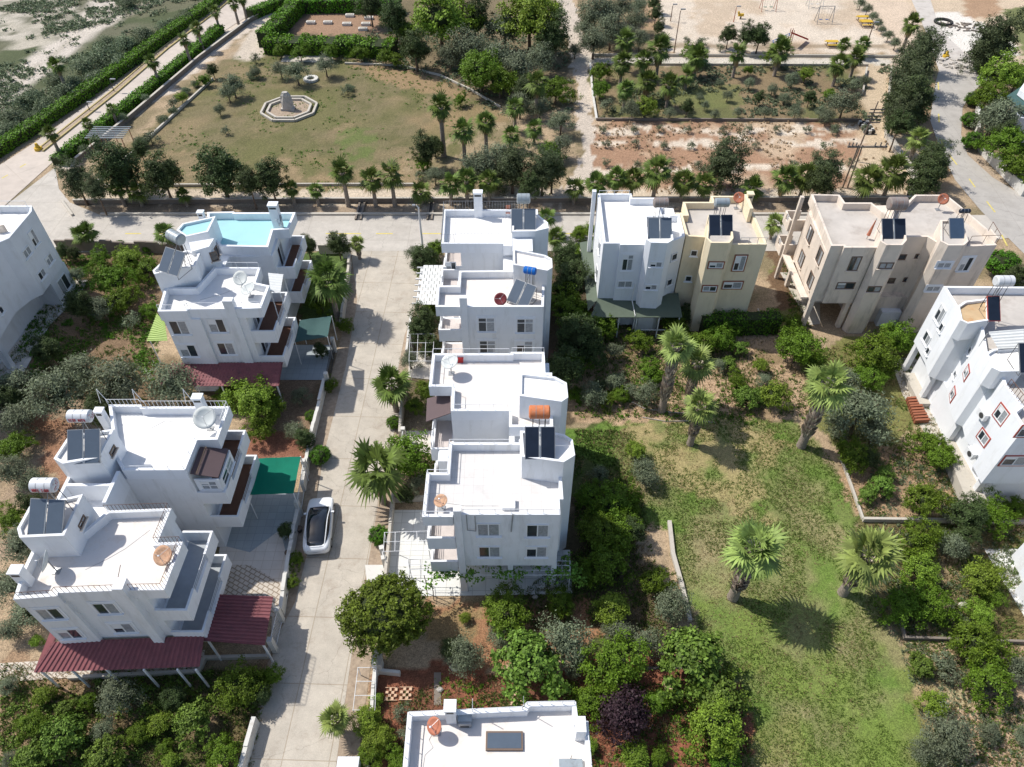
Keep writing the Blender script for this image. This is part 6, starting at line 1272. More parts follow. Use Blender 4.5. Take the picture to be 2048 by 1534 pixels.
def trunk_mesh(seed, limbs=4):
    g = random.Random(seed); b = MB(); x = y = 0; z = -1.0; r = .09; pts = [(0, 0, -1.0)]
    for k in range(4): pts.append((g.uniform(-.05, .05) * k, g.uniform(-.05, .05) * k, -1 + .28 * (k + 1)))
    for i in range(4): b.tube(pts[i], pts[i + 1], r * (1.25 if i == 0 else 1) * (1 - .15 * i), r * (1 - .15 * (i + 1)), 'bark', 8)
    for k in range(limbs):
        a = k * 6.28 / limbs + g.uniform(-.4, .4); p = pts[3]; q = (p[0] + .28 * math.cos(a), p[1] + .28 * math.sin(a), .1 + g.uniform(-.1, .15)); e = (q[0] * 1.9, q[1] * 1.9, q[2] + .35); b.tube(p, q, .05, .035, 'bark', 6); b.tube(q, e, .035, .012, 'bark', 5)
    o = b.build('trunk'); me = o.data; D.objects.remove(o); ORG.clear if 0 else None; return me
TR = [trunk_mesh(s) for s in (1, 2, 3)]
def inst(name, me, par, loc, scale, rot=(0, 0, 0)):
    o = D.objects.new(name, me); COL.objects.link(o); o.parent = par; o.location = loc; o.scale = scale; o.rotation_euler = rot; return o
NAMES = {'O': ('olive_tree', 'grey olive tree'), 'C': ('citrus_tree', 'green citrus tree'), 'B': ('leafy_tree', 'bright leafy tree'), 'F': ('fig_tree', 'broad leaved tree'), 'D': ('evergreen_tree', 'dark evergreen tree'), 'P': ('plum_tree', 'purple leaved tree'), 'Y': ('ficus_tree', 'very dense round yellow green tree'), 'E': ('casuarina_tree', 'feathery dark tree'), 'K': ('clipped_bush', 'round clipped bush'), 'S': ('sapling', 'small sapling'), 'W': ('scrub_bush', 'loose scrub bush')}
cnt = 0
def plant(kind, px, py, w, label, group, hc=None, lean=0.0):
    """px,py crown centre in the photo, w crown width in photo pixels"""
    global cnt; cnt += 1; r0 = random.Random(cnt * 13 + 5)
    k = {'K': .85, 'S': .9, 'W': .55, 'O': 1.15, 'C': 1.05, 'B': 1.15, 'F': 1.15, 'D': 1.6, 'E': 2.0, 'P': 1.3, 'Y': 1.35}[kind]
    z = 1.5
    for _ in range(4):
        x, y = G(px, py, z); dist = (Vector((x, y, z)) - CP).dot(FW); r = w / 2 * dist / F; z = hc if hc else r * k
    nm, desc = NAMES[kind]; t = thing(nm, label, {'K': 'bush', 'S': 'sapling', 'W': 'bush'}.get(kind, 'tree'), (x, y, 0), group); rot = r0.uniform(0, 6.28)
    me = CR[kind][r0.randrange(len(CR[kind]))]; s = r * 1.04
    inst('crown', me, t, (0, 0, z), (s, s, s * r0.uniform(.92, 1.06)), (0, lean, rot))
    if kind != 'K' and kind != 'W': inst('trunk', TR[cnt % 3], t, (0, 0, z), (max(r * .8, .3), max(r * .8, .3), z), (0, 0, rot))
    return t
def rows(group, place, items, hc=None, k_=1.0):
    """items: (kind,px,py,w); the label names the kind and its rank from the left among its kind in this place"""
    by = {}
    for q in items: by.setdefault(q[0], []).append(q)
    for k, lst in by.items():
        lst.sort(key=lambda q: (q[1], q[2]))
        for i, q in enumerate(lst):
            big = '' if len(lst) > 1 else 'only '; d = NAMES[k][1]
            lab = '%s %s from left %s' % (ORD[i], d, place) if len(lst) > 1 else 'lone %s %s' % (d, place)
            plant(*q[:3], q[3] * k_, lab, group + ', ' + NAMES[k][0].replace('_', ' '), q[4] if len(q) > 4 else hc, q[5] if len(q) > 5 else 0)
# fan palms
def palm_mesh(seed, fronds=34, m='palm_green', seg=15, young=0.0):
    g = random.Random(seed); b = MB()
    for i in range(fronds):
        t = i / fronds; az = i * 2.39996 + g.uniform(-.45, .45); el = R(84) - t * R(128) + g.uniform(-.28, .28)      # upright inside, hanging outside
        L = .46 * g.uniform(.75, 1.2) * (.65 + .35 * math.sin(math.pi * min(1, t + .25))); d = Vector((math.cos(az) * math.cos(el), math.sin(az) * math.cos(el), math.sin(el))); side = Vector((-math.sin(az), math.cos(az), 0)); side = (side + Vector((0, 0, g.uniform(-.5, .5)))).normalized()
        p1 = d * L * .5; p2 = p1 + (d + Vector((0, 0, -.2))).normalized() * L * .5; b.tube((0, 0, 0), p1, .014, .012, m, 4, False); b.tube(p1, p2, .012, .010, m, 4, False)
        dd = (d + Vector((0, 0, -.12 - .25 * t))).normalized(); nn = side.cross(dd).normalized(); side = dd.cross(nn).normalized(); bl = .56 * g.uniform(.8, 1.15)
        for k in range(seg):
            a = R(-100) + R(200) * k / (seg - 1) + g.uniform(-.04, .04); q = dd * math.cos(a) + side * math.sin(a); ln = bl * (1 - .38 * abs(a) / R(100)) * g.uniform(.85, 1.1)
            w = nn.cross(q).normalized() * (.042 * 12 / seg); mid = p2 + q * ln * .5 + nn * .015; tip = p2 + q * ln + Vector((0, 0, -(.08 + .16 * t) * ln - .08 * g.random()))
            b.add([p2 - w * .3, p2 + w * .3, mid + w, tip, mid - w], [(0, 1, 2, 4), (4, 2, 3)], m)
    o = b.build('palm_crown'); me = o.data; D.objects.remove(o); return me
def skirt_mesh(seed):
    g = random.Random(seed); b = MB()
    for i in range(26):
        az = g.uniform(0, 6.28); z0 = -g.uniform(0, .35); p = Vector((math.cos(az) * .1, math.sin(az) * .1, z0)); q = p + Vector((math.cos(az) * .26, math.sin(az) * .26, -.3)); e = p + Vector((math.cos(az) * .2, math.sin(az) * .2, -.85)); s = Vector((-math.sin(az), math.cos(az), 0)) * .12
        b.add([p - s * .2, p + s * .2, q + s, e + s * .5, e - s * .5, q - s], [(0, 1, 2, 5), (5, 2, 3, 4)], 'palm_dead')
    o = b.build('skirt'); me = o.data; D.objects.remove(o); return me
def ptrunk_mesh(seed, top=True):
    g = random.Random(seed); b = MB(); N = 12
    for i in range(N):
        z0, z1 = -i / N, -(i + 1) / N; r0 = .085 + .035 * (i / N) ** 3 + (.03 if i < 3 and top else 0); b.tube((0, 0, z1), (0, 0, z0), r0 * 1.06, r0 * .96, 'bark_palm', 10)
    o = b.build('trunk'); me = o.data; D.objects.remove(o); return me
def stub_mesh(seed):
    g = random.Random(seed); b = MB()
    for i in range(170):
        z = -g.uniform(0, 1); az = g.uniform(0, 6.28); u = Vector((math.cos(az), math.sin(az), 0)); p = u * .1 + Vector((0, 0, z * .85)); q = p + u * .065 + Vector((0, 0, .07)); s = Vector((-u.y, u.x, 0)) * .035
        b.add([p - s, p + s, q + s * .8, q - s * .8, p - Vector((0, 0, .06))], [(0, 1, 2, 3), (0, 3, 4), (1, 4, 2)], 'palm_stub')
    o = b.build('stub'); me = o.data; D.objects.remove(o); return me
PM = [palm_mesh(s) for s in (1, 2, 3)] + [palm_mesh(4, 24, seg=12)]; PP = [palm_mesh(s, 30, 'palm_pale', 14) for s in (11, 12, 13)]; SK = [skirt_mesh(5), skirt_mesh(6)]; PT_ = [ptrunk_mesh(1), ptrunk_mesh(2)]; SB = [stub_mesh(3), stub_mesh(4)]
def palm(bx, by, cy, w, label, group=None, pale=False, skirt=True, tr=1.0, cx=None):
    global cnt; cnt += 1; r0 = random.Random(cnt * 7); x, y = G(bx, by); h = max(top_z(x, y, cy), 1.0); dist = (Vector((x, y, h)) - CP).dot(FW); r = w / 2 * dist / F
    t = thing('fan_palm', label, 'palm', (x, y, 0), group); 
    me = (PP if pale else PM)[r0.randrange(3 if pale else 4)]; s = r / (.86 if pale else .8); inst('crown', me, t, (0, 0, h), (s, s, s), (r0.uniform(-.08, .08), r0.uniform(-.08, .08), r0.uniform(0, 6.28)))
    th = min(.30, .14 + .026 * h) / .1 * tr; inst('trunk', PT_[cnt % 2], t, (0, 0, h), (th, th, h), (0, 0, r0.uniform(0, 6)))
    if pale: inst('leaf_stubs', SB[cnt % 2], t, (0, 0, h), (th * 1.05, th * 1.05, h * .9), (0, 0, r0.uniform(0, 6)))
    elif skirt and h > 2.5: inst('dead_fronds', SK[cnt % 2], t, (0, 0, h), (r * .75, r * .75, r * .9), (0, 0, r0.uniform(0, 6)))
# near palms, each by its surroundings
palm(1465, 1195, 1098, 140, 'big fan palm in the middle of the lawn with large round shadow', pale=True, tr=1.1)
palm(1685, 1186, 1112, 145, 'big fan palm at the lawn edge beside the straight pale wall', pale=True, tr=1.15)
palm(1602, 892, 772, 112, 'tall leaning palm with bare trunk on the upper right of the lawn', pale=True, tr=1.1)
palm(1380, 888, 815, 84, 'middle sized palm at the top edge of the lawn', pale=True)
palm(1323, 822, 692, 88, 'left of two tall palms in the orchard below the yellow house', pale=True)
palm(1374, 806, 728, 84, 'right of two tall palms in the orchard below the yellow house', pale=True)
palm(676, 640, 562, 100, 'dark wide palm between upper left house and street', tr=1.0)
palm(793, 822, 772, 92, 'wide palm left of the brown balcony awning', pale=False)
palm(768, 1005, 942, 132, 'largest street palm right of the lane above the white car')
palm(683, 1462, 1438, 76, 'soft light green palm at the bottom of the street', pale=True, tr=.8)
palm(720, 518, 488, 40, 'small pale palm at the street corner', pale=True, tr=.8)
palm(178, 498, 470, 44, 'left trunk of the twin palms by the cross road wall', tr=.8); palm(193, 497, 464, 44, 'right trunk of the twin palms by the cross road wall', tr=.8)
palm(345, 505, 468, 48, 'palm half hidden behind the solar tank of the upper left house'); palm(1540, 478, 448, 50, 'palm on the cross road side of the yellow house', pale=True, tr=.8)
palm(1092, 468, 436, 46, 'bright palm just right of the top centre house'); palm(1110, 512, 476, 46, 'darker palm in front of the bright one right of the top centre house')
row = [(697, 412, 345, 46), (752, 413, 360, 44), (790, 412, 352, 50), (845, 408, 385, 40), (903, 410, 370, 42), (935, 408, 362, 44), (978, 408, 365, 42), (638, 411, 382, 28), (375, 412, 392, 28), (590, 411, 378, 30), (285, 412, 385, 36), (1147, 408, 378, 38), (1190, 406, 368, 42), (1228, 404, 358, 42), (1260, 404, 360, 44), (1305, 403, 345, 56), (1360, 403, 365, 46), (1402, 402, 370, 42), (1500, 402, 378, 44), (1558, 402, 360, 50), (1597, 401, 355, 52), (1722, 398, 362, 54), (1765, 398, 345, 62), (250, 411, 380, 30)]
for i, q in enumerate(sorted(row)): palm(*q[:3], q[3] * 1.25, 'fan palm in the row behind the cross road, %s from the left' % ORD[i], 'palms in the row along the cross road', skirt=i % 2 == 0)
row = [(888, 312, 215, 50), (930, 330, 262, 48), (973, 312, 245, 42), (1072, 242, 168, 46), (1068, 288, 258, 38), (1030, 262, 215, 40), (1022, 300, 272, 40)]
for i, q in enumerate(sorted(row)): palm(*q[:3], q[3] * 1.15, 'tall palm on the bare ground right of the park lawn, %s from the left' % ORD[i], 'palms right of the park lawn')
row = [(1245, 142, 82, 42), (1240, 170, 125, 46), (1282, 158, 122, 38), (1312, 155, 100, 52), (1247, 218, 178, 38), (1290, 202, 165, 46), (1332, 215, 172, 46), (1370, 178, 152, 38), (1388, 155, 115, 48), (1465, 155, 108, 40), (1548, 152, 104, 48), (1665, 172, 130, 42), (1700, 155, 115, 36), (1718, 115, 90, 30), (1680, 114, 90, 26), (1548, 138, 82, 24)]
for i, q in enumerate(sorted(row)): palm(*q[:3], q[3] * 1.15, 'palm in the olive lot or its walk, %s from the left' % ORD[i], 'palms of the olive lot')
row = [(125, 318, 268, 36), (135, 182, 132, 36), (320, 170, 124, 32), (382, 127, 80, 30), (407, 102, 57, 30), (440, 62, 24, 28), (477, 48, 8, 28), (190, 282, 248, 26), (235, 248, 218, 26), (494, 40, -2, 26)]
for i, q in enumerate(sorted(row)): palm(*q, 'slender palm along the hedged avenue at upper left, %s from the left' % ORD[i], 'palms along the avenue')
palm(1805, 98, 50, 46, 'palm above the feathery trees at the upper right track'); palm(1818, 322, 278, 56, 'upper palm between dry lot and right road', pale=True, tr=.8); palm(1850, 338, 305, 48, 'lower palm between dry lot and right road', pale=True, tr=.8)
# gardens
rows('trees at the bottom centre', 'in the red soil garden above the bottom roof', [('C', 1013, 1220, 98), ('F', 1055, 1325, 140), ('O', 1128, 1288, 112), ('O', 1000, 1272, 60), ('B', 1225, 1218, 80), ('O', 1238, 1262, 66), ('O', 1295, 1288, 72), ('C', 1228, 1325, 120), ('F', 1385, 1312, 140), ('F', 1440, 1392, 100), ('B', 1432, 1455, 112), ('P', 1248, 1428, 112), ('C', 1312, 1405, 56), ('C', 1180, 1405, 86), ('K', 1450, 1522, 64), ('B', 1270, 1512, 66), ('O', 1345, 1210, 84), ('C', 1312, 1160, 62), ('C', 1120, 1205, 62), ('O', 925, 1310, 84), ('D', 905, 1300, 50), ('C', 1320, 1510, 40), ('B', 1178, 1490, 36), ('B', 930, 1235, 26), ('C', 1345, 1395, 36), ('O', 1150, 1340, 40)], k_=0.95)
plant('Y', 768, 1228, 156, 'very dense round yellow green tree standing over the street at bottom centre', None)
rows('shaded trees east of the centre house', 'in the shade right of the centre house', [('C', 1225, 1005, 90), ('C', 1198, 1060, 84), ('C', 1215, 1122, 92), ('C', 1258, 1008, 50), ('C', 1180, 990, 60), ('B', 1272, 900, 40), ('O', 1290, 945, 62), ('C', 1170, 1150, 50), ('C', 1238, 1050, 70), ('D', 1265, 1060, 50), ('O', 1200, 950, 40)])
rows('trees between the middle houses', 'between top centre house and bright white house', [('D', 1130, 520, 60), ('D', 1145, 562, 74), ('C', 1135, 615, 84), ('D', 1155, 672, 90), ('C', 1195, 648, 62), ('C', 1150, 500, 36), ('B', 1180, 462, 34), ('B', 1160, 462, 30), ('D', 1130, 740, 80), ('C', 1150, 730, 60), ('D', 1180, 700, 60), ('C', 1155, 470, 30), ('B', 1150, 510, 28), ('C', 1125, 580, 50)])
rows('orchard below the yellow house', 'in the orchard below the yellow house', [('C', 1212, 652, 60), ('C', 1280, 682, 54), ('O', 1230, 702, 44), ('C', 1300, 745, 58), ('O', 1232, 762, 48), ('C', 1150, 788, 36), ('O', 1185, 786, 58), ('C', 1238, 790, 40), ('O', 1290, 785, 58), ('O', 1262, 780, 40), ('C', 1350, 655, 60), ('C', 1395, 688, 66), ('C', 1440, 680, 62), ('O', 1392, 632, 44), ('D', 1372, 628, 40), ('C', 1460, 660, 40), ('F', 1480, 695, 34), ('B', 1522, 730, 36), ('C', 1475, 762, 42), ('F', 1492, 792, 50), ('B', 1550, 790, 66), ('F', 1458, 725, 34), ('B', 1500, 655, 24), ('O', 1530, 760, 36), ('C', 1350, 640, 30), ('D', 1200, 770, 30), ('C', 1215, 800, 34), ('F', 1520, 790, 34), ('O', 1440, 730, 34)], k_=0.92)
rows('trees on the lawn behind the palms', 'on the grass between orchard and right edge house', [('C', 1598, 692, 84), ('C', 1585, 652, 52), ('C', 1622, 722, 54), ('C', 1755, 712, 90), ('C', 1800, 680, 74), ('C', 1738, 752, 60), ('O', 1722, 822, 120), ('O', 1690, 765, 66), ('O', 1752, 862, 66), ('O', 1680, 850, 60), ('C', 1705, 912, 66), ('D', 1735, 915, 44), ('C', 1770, 740, 40)])
rows('trees in the right garden', 'in the dry garden below the right edge house', [('F', 1765, 970, 44), ('F', 1735, 988, 34), ('C', 1855, 1002, 78), ('C', 1860, 888, 62), ('C', 1885, 912, 62), ('D', 1938, 1028, 70), ('C', 1990, 1030, 70), ('C', 2030, 1015, 50), ('F', 1770, 945, 34), ('O', 1900, 1030, 44)])
rows('trees at the lower right', 'in the lower right garden', [('C', 1835, 1082, 90), ('B', 1842, 1140, 78), ('C', 1805, 1212, 88), ('C', 1862, 1208, 90), ('O', 1905, 1095, 66), ('D', 1930, 1075, 54), ('B', 1965, 1155, 84), ('B', 1958, 1225, 60), ('C', 1985, 1190, 50), ('C', 1960, 1290, 104), ('C', 1980, 1352, 104), ('O', 2040, 1340, 66), ('F', 1846, 1332, 50), ('S', 1880, 1320, 50), ('B', 1870, 1408, 62), ('O', 1890, 1468, 118), ('O', 1975, 1462, 54), ('O', 2045, 1472, 44), ('C', 1885, 1075, 40), ('S', 1900, 1350, 50), ('O', 1850, 1500, 60)], k_=0.9)
rows('trees at the lower left', 'in the lower left garden', [('C', 485, 1375, 118), ('O', 235, 1392, 104), ('O', 208, 1458, 60), ('C', 62, 1450, 78), ('B', 85, 1392, 54), ('F', 130, 1470, 100), ('F', 60, 1518, 90), ('F', 205, 1515, 92), ('F', 385, 1440, 104), ('B', 318, 1448, 62), ('C', 445, 1510, 96), ('C', 278, 1470, 56), ('O', 18, 1372, 52), ('D', 348, 1395, 60), ('C', 540, 1352, 58), ('D', 525, 1390, 50), ('C', 175, 1400, 44), ('F', 130, 1420, 54), ('C', 330, 1495, 40), ('B', 340, 1520, 44), ('O', 18, 1520, 44)], k_=0.78)
rows('trees along the left edge', 'along the left edge beside the lower left house', [('O', 40, 1092, 94), ('O', 22, 942, 76), ('C', 30, 892, 68), ('O', 62, 960, 60), ('C', 25, 1040, 64), ('O', 22, 1172, 90), ('O', 62, 1222, 84), ('B', 72, 1282, 30), ('O', 38, 832, 84), ('O', 20, 1260, 60), ('D', 60, 1010, 44)], k_=0.92)
rows('trees in the upper left garden', 'in the garden between far left and upper left houses', [('O', 118, 790, 132), ('O', 165, 745, 90), ('O', 240, 772, 128), ('O', 345, 772, 116), ('O', 30, 770, 88), ('B', 500, 800, 104), ('C', 230, 560, 74), ('C', 248, 598, 64), ('B', 255, 518, 62), ('C', 292, 535, 58), ('D', 160, 612, 60), ('O', 205, 618, 60), ('K', 240, 490, 24), ('K', 294, 497, 20), ('D', 125, 505, 30), ('D', 148, 508, 26), ('C', 200, 520, 50), ('D', 20, 800, 60), ('B', 455, 790, 60), ('C', 300, 620, 40), ('O', 150, 550, 40), ('D', 200, 820, 70), ('S', 262, 640, 44), ('D', 95, 700, 60)], k_=0.92)
rows('plants around the upper left house and street', 'along the street or in courtyards left of it', [('D', 676, 490, 46), ('D', 615, 492, 40), ('C', 690, 652, 34), ('K', 640, 910, 42), ('K', 622, 832, 26), ('K', 757, 1070, 42), ('D', 572, 1062, 34), ('C', 592, 1120, 34), ('C', 582, 1165, 28), ('K', 788, 845, 30), ('C', 818, 917, 100), ('C', 660, 770, 30), ('C', 640, 600, 60), ('B', 620, 575, 50), ('C', 520, 850, 66), ('C', 545, 810, 54), ('O', 590, 860, 44), ('D', 612, 880, 40), ('D', 640, 700, 30), ('O', 600, 790, 40)])
rows('plants in the gardens right of the street', 'in the narrow gardens right of the street', [('D', 848, 520, 58), ('O', 828, 505, 36), ('C', 872, 498, 44), ('D', 850, 650, 60), ('C', 860, 618, 44), ('D', 862, 690, 44), ('C', 850, 780, 46), ('O', 820, 720, 44), ('C', 830, 810, 40), ('D', 845, 665, 50), ('B', 850, 540, 44), ('O', 835, 965, 50), ('D', 810, 990, 34), ('O', 850, 705, 30), ('B', 735, 1440, 62), ('B', 755, 1480, 60), ('C', 740, 1515, 60), ('B', 752, 1400, 30), ('S', 815, 1470, 40), ('S', 800, 1425, 40), ('C', 800, 1525, 50), ('B', 845, 1520, 50)])
rows('ficus row along the cross road', 'in the row across the cross road', [('D', 238, 340, 76), ('D', 325, 352, 66), ('E', 150, 358, 54), ('D', 440, 345, 84), ('D', 498, 366, 44), ('D', 540, 358, 56), ('E', 190, 378, 40), ('E', 1025, 335, 66), ('E', 1085, 345, 60), ('D', 1105, 335, 50), ('D', 1060, 370, 40), ('O', 960, 330, 66), ('O', 1000, 318, 54), ('E', 1450, 325, 72), ('E', 1650, 340, 60), ('D', 1640, 365, 50)], hc=3.3, k_=1.2)
rows('trees in the park', 'in the park at upper left', [('O', 455, 185, 36), ('C', 408, 160, 26), ('W', 325, 238, 24), ('W', 372, 182, 24), ('W', 390, 168, 20), ('W', 282, 285, 34), ('W', 345, 222, 22), ('W', 700, 175, 20), ('W', 505, 150, 26), ('C', 560, 100, 30), ('C', 600, 105, 34), ('C', 660, 104, 32), ('C', 720, 106, 34), ('C', 770, 112, 34), ('D', 870, 290, 34), ('O', 985, 345, 50), ('D', 930, 372, 30), ('O', 465, 170, 46), ('O', 438, 218, 24), ('S', 450, 260, 20), ('O', 592, 142, 50), ('O', 560, 138, 36), ('O', 650, 130, 42), ('O', 510, 142, 26), ('D', 852, 302, 52), ('C', 846, 325, 36), ('S', 345, 205, 26), ('B', 362, 195, 24), ('S', 300, 275, 34), ('S', 510, 118, 22), ('D', 425, 140, 22), ('S', 695, 180, 24), ('C', 920, 200, 26), ('O', 835, 120, 26), ('C', 790, 118, 30), ('S', 838, 350, 24), ('O', 870, 350, 40), ('D', 280, 300, 34)])
rows('big trees at the top', 'in the grove at top centre', [('B', 880, 35, 128), ('O', 935, 90, 84), ('O', 990, 112, 74), ('C', 962, 140, 88), ('C', 1000, 160, 70), ('B', 1060, 40, 124), ('D', 1104, 78, 66), ('O', 1040, 135, 76), ('O', 1082, 118, 62), ('C', 1112, 178, 60), ('O', 1080, 215, 46), ('O', 1122, 242, 54), ('D', 830, 95, 60), ('D', 790, 40, 60), ('C', 810, 62, 50), ('D', 950, 40, 70), ('O', 1010, 60, 80), ('O', 900, 110, 50), ('D', 1050, 180, 50), ('O', 1120, 290, 50), ('C', 1100, 305, 44), ('O', 1040, 210, 50), ('D', 740, 12, 50), ('O', 1150, 100, 30)])
rows('grove right of the centre walk', 'in the grove left of the playground', [('O', 1190, 28, 76), ('O', 1222, 62, 66), ('O', 1188, 82, 62), ('O', 1240, 14, 56), ('O', 1272, 40, 46), ('O', 1276, 12, 40), ('D', 1312, 28, 26), ('D', 1318, 55, 24), ('O', 1255, 70, 50), ('D', 1322, 78, 22), ('O', 1280, 80, 44), ('D', 1308, 5, 26), ('O', 1170, 55, 50), ('O', 1215, 30, 60)])
rows('shrubs of the olive lot', 'in the fenced olive lot', [('C', 1200, 142, 42), ('C', 1200, 178, 38), ('S', 1215, 210, 34), ('B', 1292, 213, 44), ('O', 1265, 218, 40), ('O', 1456, 190, 24), ('O', 1430, 228, 22), ('O', 1478, 224, 24), ('O', 1532, 224, 26), ('O', 1410, 210, 20), ('O', 1592, 222, 32), ('O', 1642, 224, 30), ('O', 1545, 178, 26), ('O', 1585, 160, 30), ('B', 1612, 148, 32), ('O', 1690, 205, 66), ('O', 1655, 232, 36), ('O', 1500, 165, 26), ('D', 1518, 195, 22), ('O', 1400, 195, 20), ('D', 1620, 195, 26), ('O', 1570, 195, 26), ('O', 1712, 170, 30), ('C', 1660, 190, 30), ('O', 1340, 225, 26), ('D', 1375, 215, 26), ('O', 1730, 160, 24), ('B', 1498, 140, 20), ('O', 1440, 165, 18)])
rows('dark round trees before the playground', 'on the near edge of the playground', [('D', 1458, 70, 34), ('D', 1495, 74, 40), ('D', 1520, 72, 44), ('S', 1402, 84, 24), ('S', 1375, 82, 18), ('S', 1442, 95, 18), ('C', 1390, 108, 44), ('C', 1552, 112, 44)])
rows('young olives along the right track', 'along the dirt track right of the playground', [('O', 1722, 6, 22), ('O', 1735, 18, 22), ('O', 1748, 32, 22), ('O', 1758, 46, 22), ('O', 1778, 70, 24), ('O', 1792, 86, 24), ('O', 1765, 58, 18)])
sap = []
for py, x0, dx, n_ in ((257, 1208, 58, 10), (287, 1212, 59, 5), (327, 1212, 62, 4)):
    for k in range(n_): sap.append((x0 + dx * k + rnd.randint(-5, 5), py + rnd.randint(-2, 3)))
sap += [(1510, 290), (1590, 328), (1700, 325), (1668, 262), (1480, 300)]
for i, (x, y) in enumerate(sorted(sap)): plant('S', x, y, 19, 'tiny sapling in the bare planted lot, %s from the left' % ORD[i], 'saplings in the bare planted lot')
rows('feathery trees by the right road', 'between dry track and upper right road', [('E', 1832, 135, 78), ('E', 1812, 185, 84), ('E', 1848, 95, 60), ('D', 1822, 215, 76), ('E', 1800, 225, 60), ('D', 1862, 335, 64), ('D', 1850, 365, 60), ('E', 1868, 310, 50), ('D', 1800, 250, 44)], hc=3.5, k_=1.1)
rows('plants right of the upper right road', 'at the upper right corner beyond the road', [('B', 2005, 148, 84), ('K', 1945, 198, 30), ('K', 1941, 239, 34), ('K', 1946, 282, 40), ('C', 1978, 190, 62), ('O', 2000, 232, 84), ('O', 1985, 245, 60), ('C', 2020, 290, 90), ('C', 2035, 335, 64), ('K', 1965, 132, 32), ('D', 2000, 275, 50), ('B', 2040, 150, 60), ('O', 2040, 240, 60)])
plant('E', 1990, 80, 96, 'tall feathery tree leaning right beside the white ground at upper right', None, 4.5, .55)
plant('E', 1975, 105, 66, 'lower left part tree of the leaning feathery pair at upper right', None, 3.0, .3)
plant('K', 2005, 530, 66, 'big dark clipped bush right of the tan house', None); plant('D', 2030, 555, 50, 'dark bush behind the white tank at right edge', None)
rows('scrub beyond the avenue', 'on the waste ground left of the avenue hedge', [('W', 210, 112, 66), ('W', 172, 132, 60), ('W', 252, 88, 50), ('W', 60, 200, 60), ('W', 28, 238, 66), ('W', 92, 212, 50), ('W', 132, 186, 60), ('W', 235, 125, 50), ('W', 190, 155, 46), ('W', 15, 262, 50), ('W', 290, 70, 50), ('W', 110, 160, 40), ('W', 330, 55, 40), ('W', 255, 5, 34), ('W', 70, 235, 40), ('W', 150, 165, 44), ('W', 215, 85, 40), ('W', 370, 35, 40)], hc=.8)
rows('bushes in the avenue strip', 'in the near avenue strip beside the palms', [('W', 380, 90, 22), ('W', 290, 195, 22), ('W', 245, 235, 24), ('W', 165, 298, 22), ('W', 425, 62, 24), ('W', 350, 128, 22), ('W', 400, 75, 18)], hc=.7)
# hedges
def hedge(label, pts, w, h, m='leaf_hedge', dens=42, leaf=.13, z0=0.0, rough=.0):
    pts = [Vector(p) for p in pts]; c = centroid(pts); t = thing('hedge', label, 'hedge', (c[0], c[1], 0)); g = np.random.RandomState(len(label)); b = MB(); P = []; Nn = []
    for a, e in zip(pts, pts[1:]):
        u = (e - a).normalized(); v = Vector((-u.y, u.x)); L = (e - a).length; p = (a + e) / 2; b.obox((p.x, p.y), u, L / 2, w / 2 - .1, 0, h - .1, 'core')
        for fw, org, nv, kk in ((w, lambda s, q: (a.x + u.x * s + v.x * (q - w / 2), a.y + u.y * s + v.y * (q - w / 2), h), (0, 0, 1), 1.3), (h, lambda s, q: (a.x + u.x * s + v.x * w / 2, a.y + u.y * s + v.y * w / 2, q), (v.x, v.y, .3), 1), (h, lambda s, q: (a.x + u.x * s - v.x * w / 2, a.y + u.y * s - v.y * w / 2, q), (-v.x, -v.y, .3), 1)):
            n_ = int(L * fw * dens * kk); s = g.rand(n_) * L; q = g.rand(n_) * fw
            X_ = np.array([org(i, j) for i, j in zip(s, q)]); X_[:, 2] += rough * np.sin(s * 1.7) * np.cos(s * .6) * (X_[:, 2] / h); P.append(X_ + g.normal(size=X_.shape) * .09); Nn.append(np.tile(nv, (n_, 1)))
    P = np.concatenate(P); N_ = np.concatenate(Nn).astype(float) + g.normal(size=P.shape) * .5; N_ /= np.linalg.norm(N_, axis=1)[:, None]; T_ = np.cross(N_, g.normal(size=P.shape)); T_ /= np.linalg.norm(T_, axis=1)[:, None]; B3 = np.cross(N_, T_); s = leaf * (.6 + .8 * g.rand(len(P)))[:, None]
    me = quads_mesh('foliage', P - np.array([c[0], c[1], 0]), T_ * s, B3 * s * .6, [m]); o = D.objects.new('foliage', me); COL.objects.link(o); o.parent = t; b.build('stems', t)
hedge('long bright green hedge on the far side of the avenue', PL([(-40, 322), (80, 245), (180, 178), (250, 130), (330, 72), (400, 25), (450, -15)], .6), 1.6, 1.3)
hedge('second long hedge on the near side of the avenue ending in a round corner', PL([(112, 322), (180, 268), (280, 190), (390, 100), (440, 55)], .6), 1.45, 1.1)
hedge('low hedge at the top continuing the avenue', PL([(500, 30), (590, -6)], .6), 1.8, 1.4)
hedge('thick bright hedge along the near side of the brown plot', PL([(532, 88), (600, 90), (700, 92), (790, 98)], 1.0), 3.0, 1.9, dens=26, leaf=.17, rough=.35)
hedge('slanting thick hedge at the left of the brown plot', PL([(528, 82), (560, 50), (592, 14)], 1.0), 2.2, 2.2, dens=30, leaf=.16, rough=.2)
hedge('green hedge behind the brown plot at the top', PL([(600, 10), (700, 9), (800, 14)], 1.0), 2.2, 2.0, dens=28, leaf=.16, rough=.2)
hedge('green creeper bank along the foot of the yellow house', [(17.3, 50.3), (24.5, 50.6)], 1.3, 2.0, 'leaf_clip', 50, .1, rough=.25)
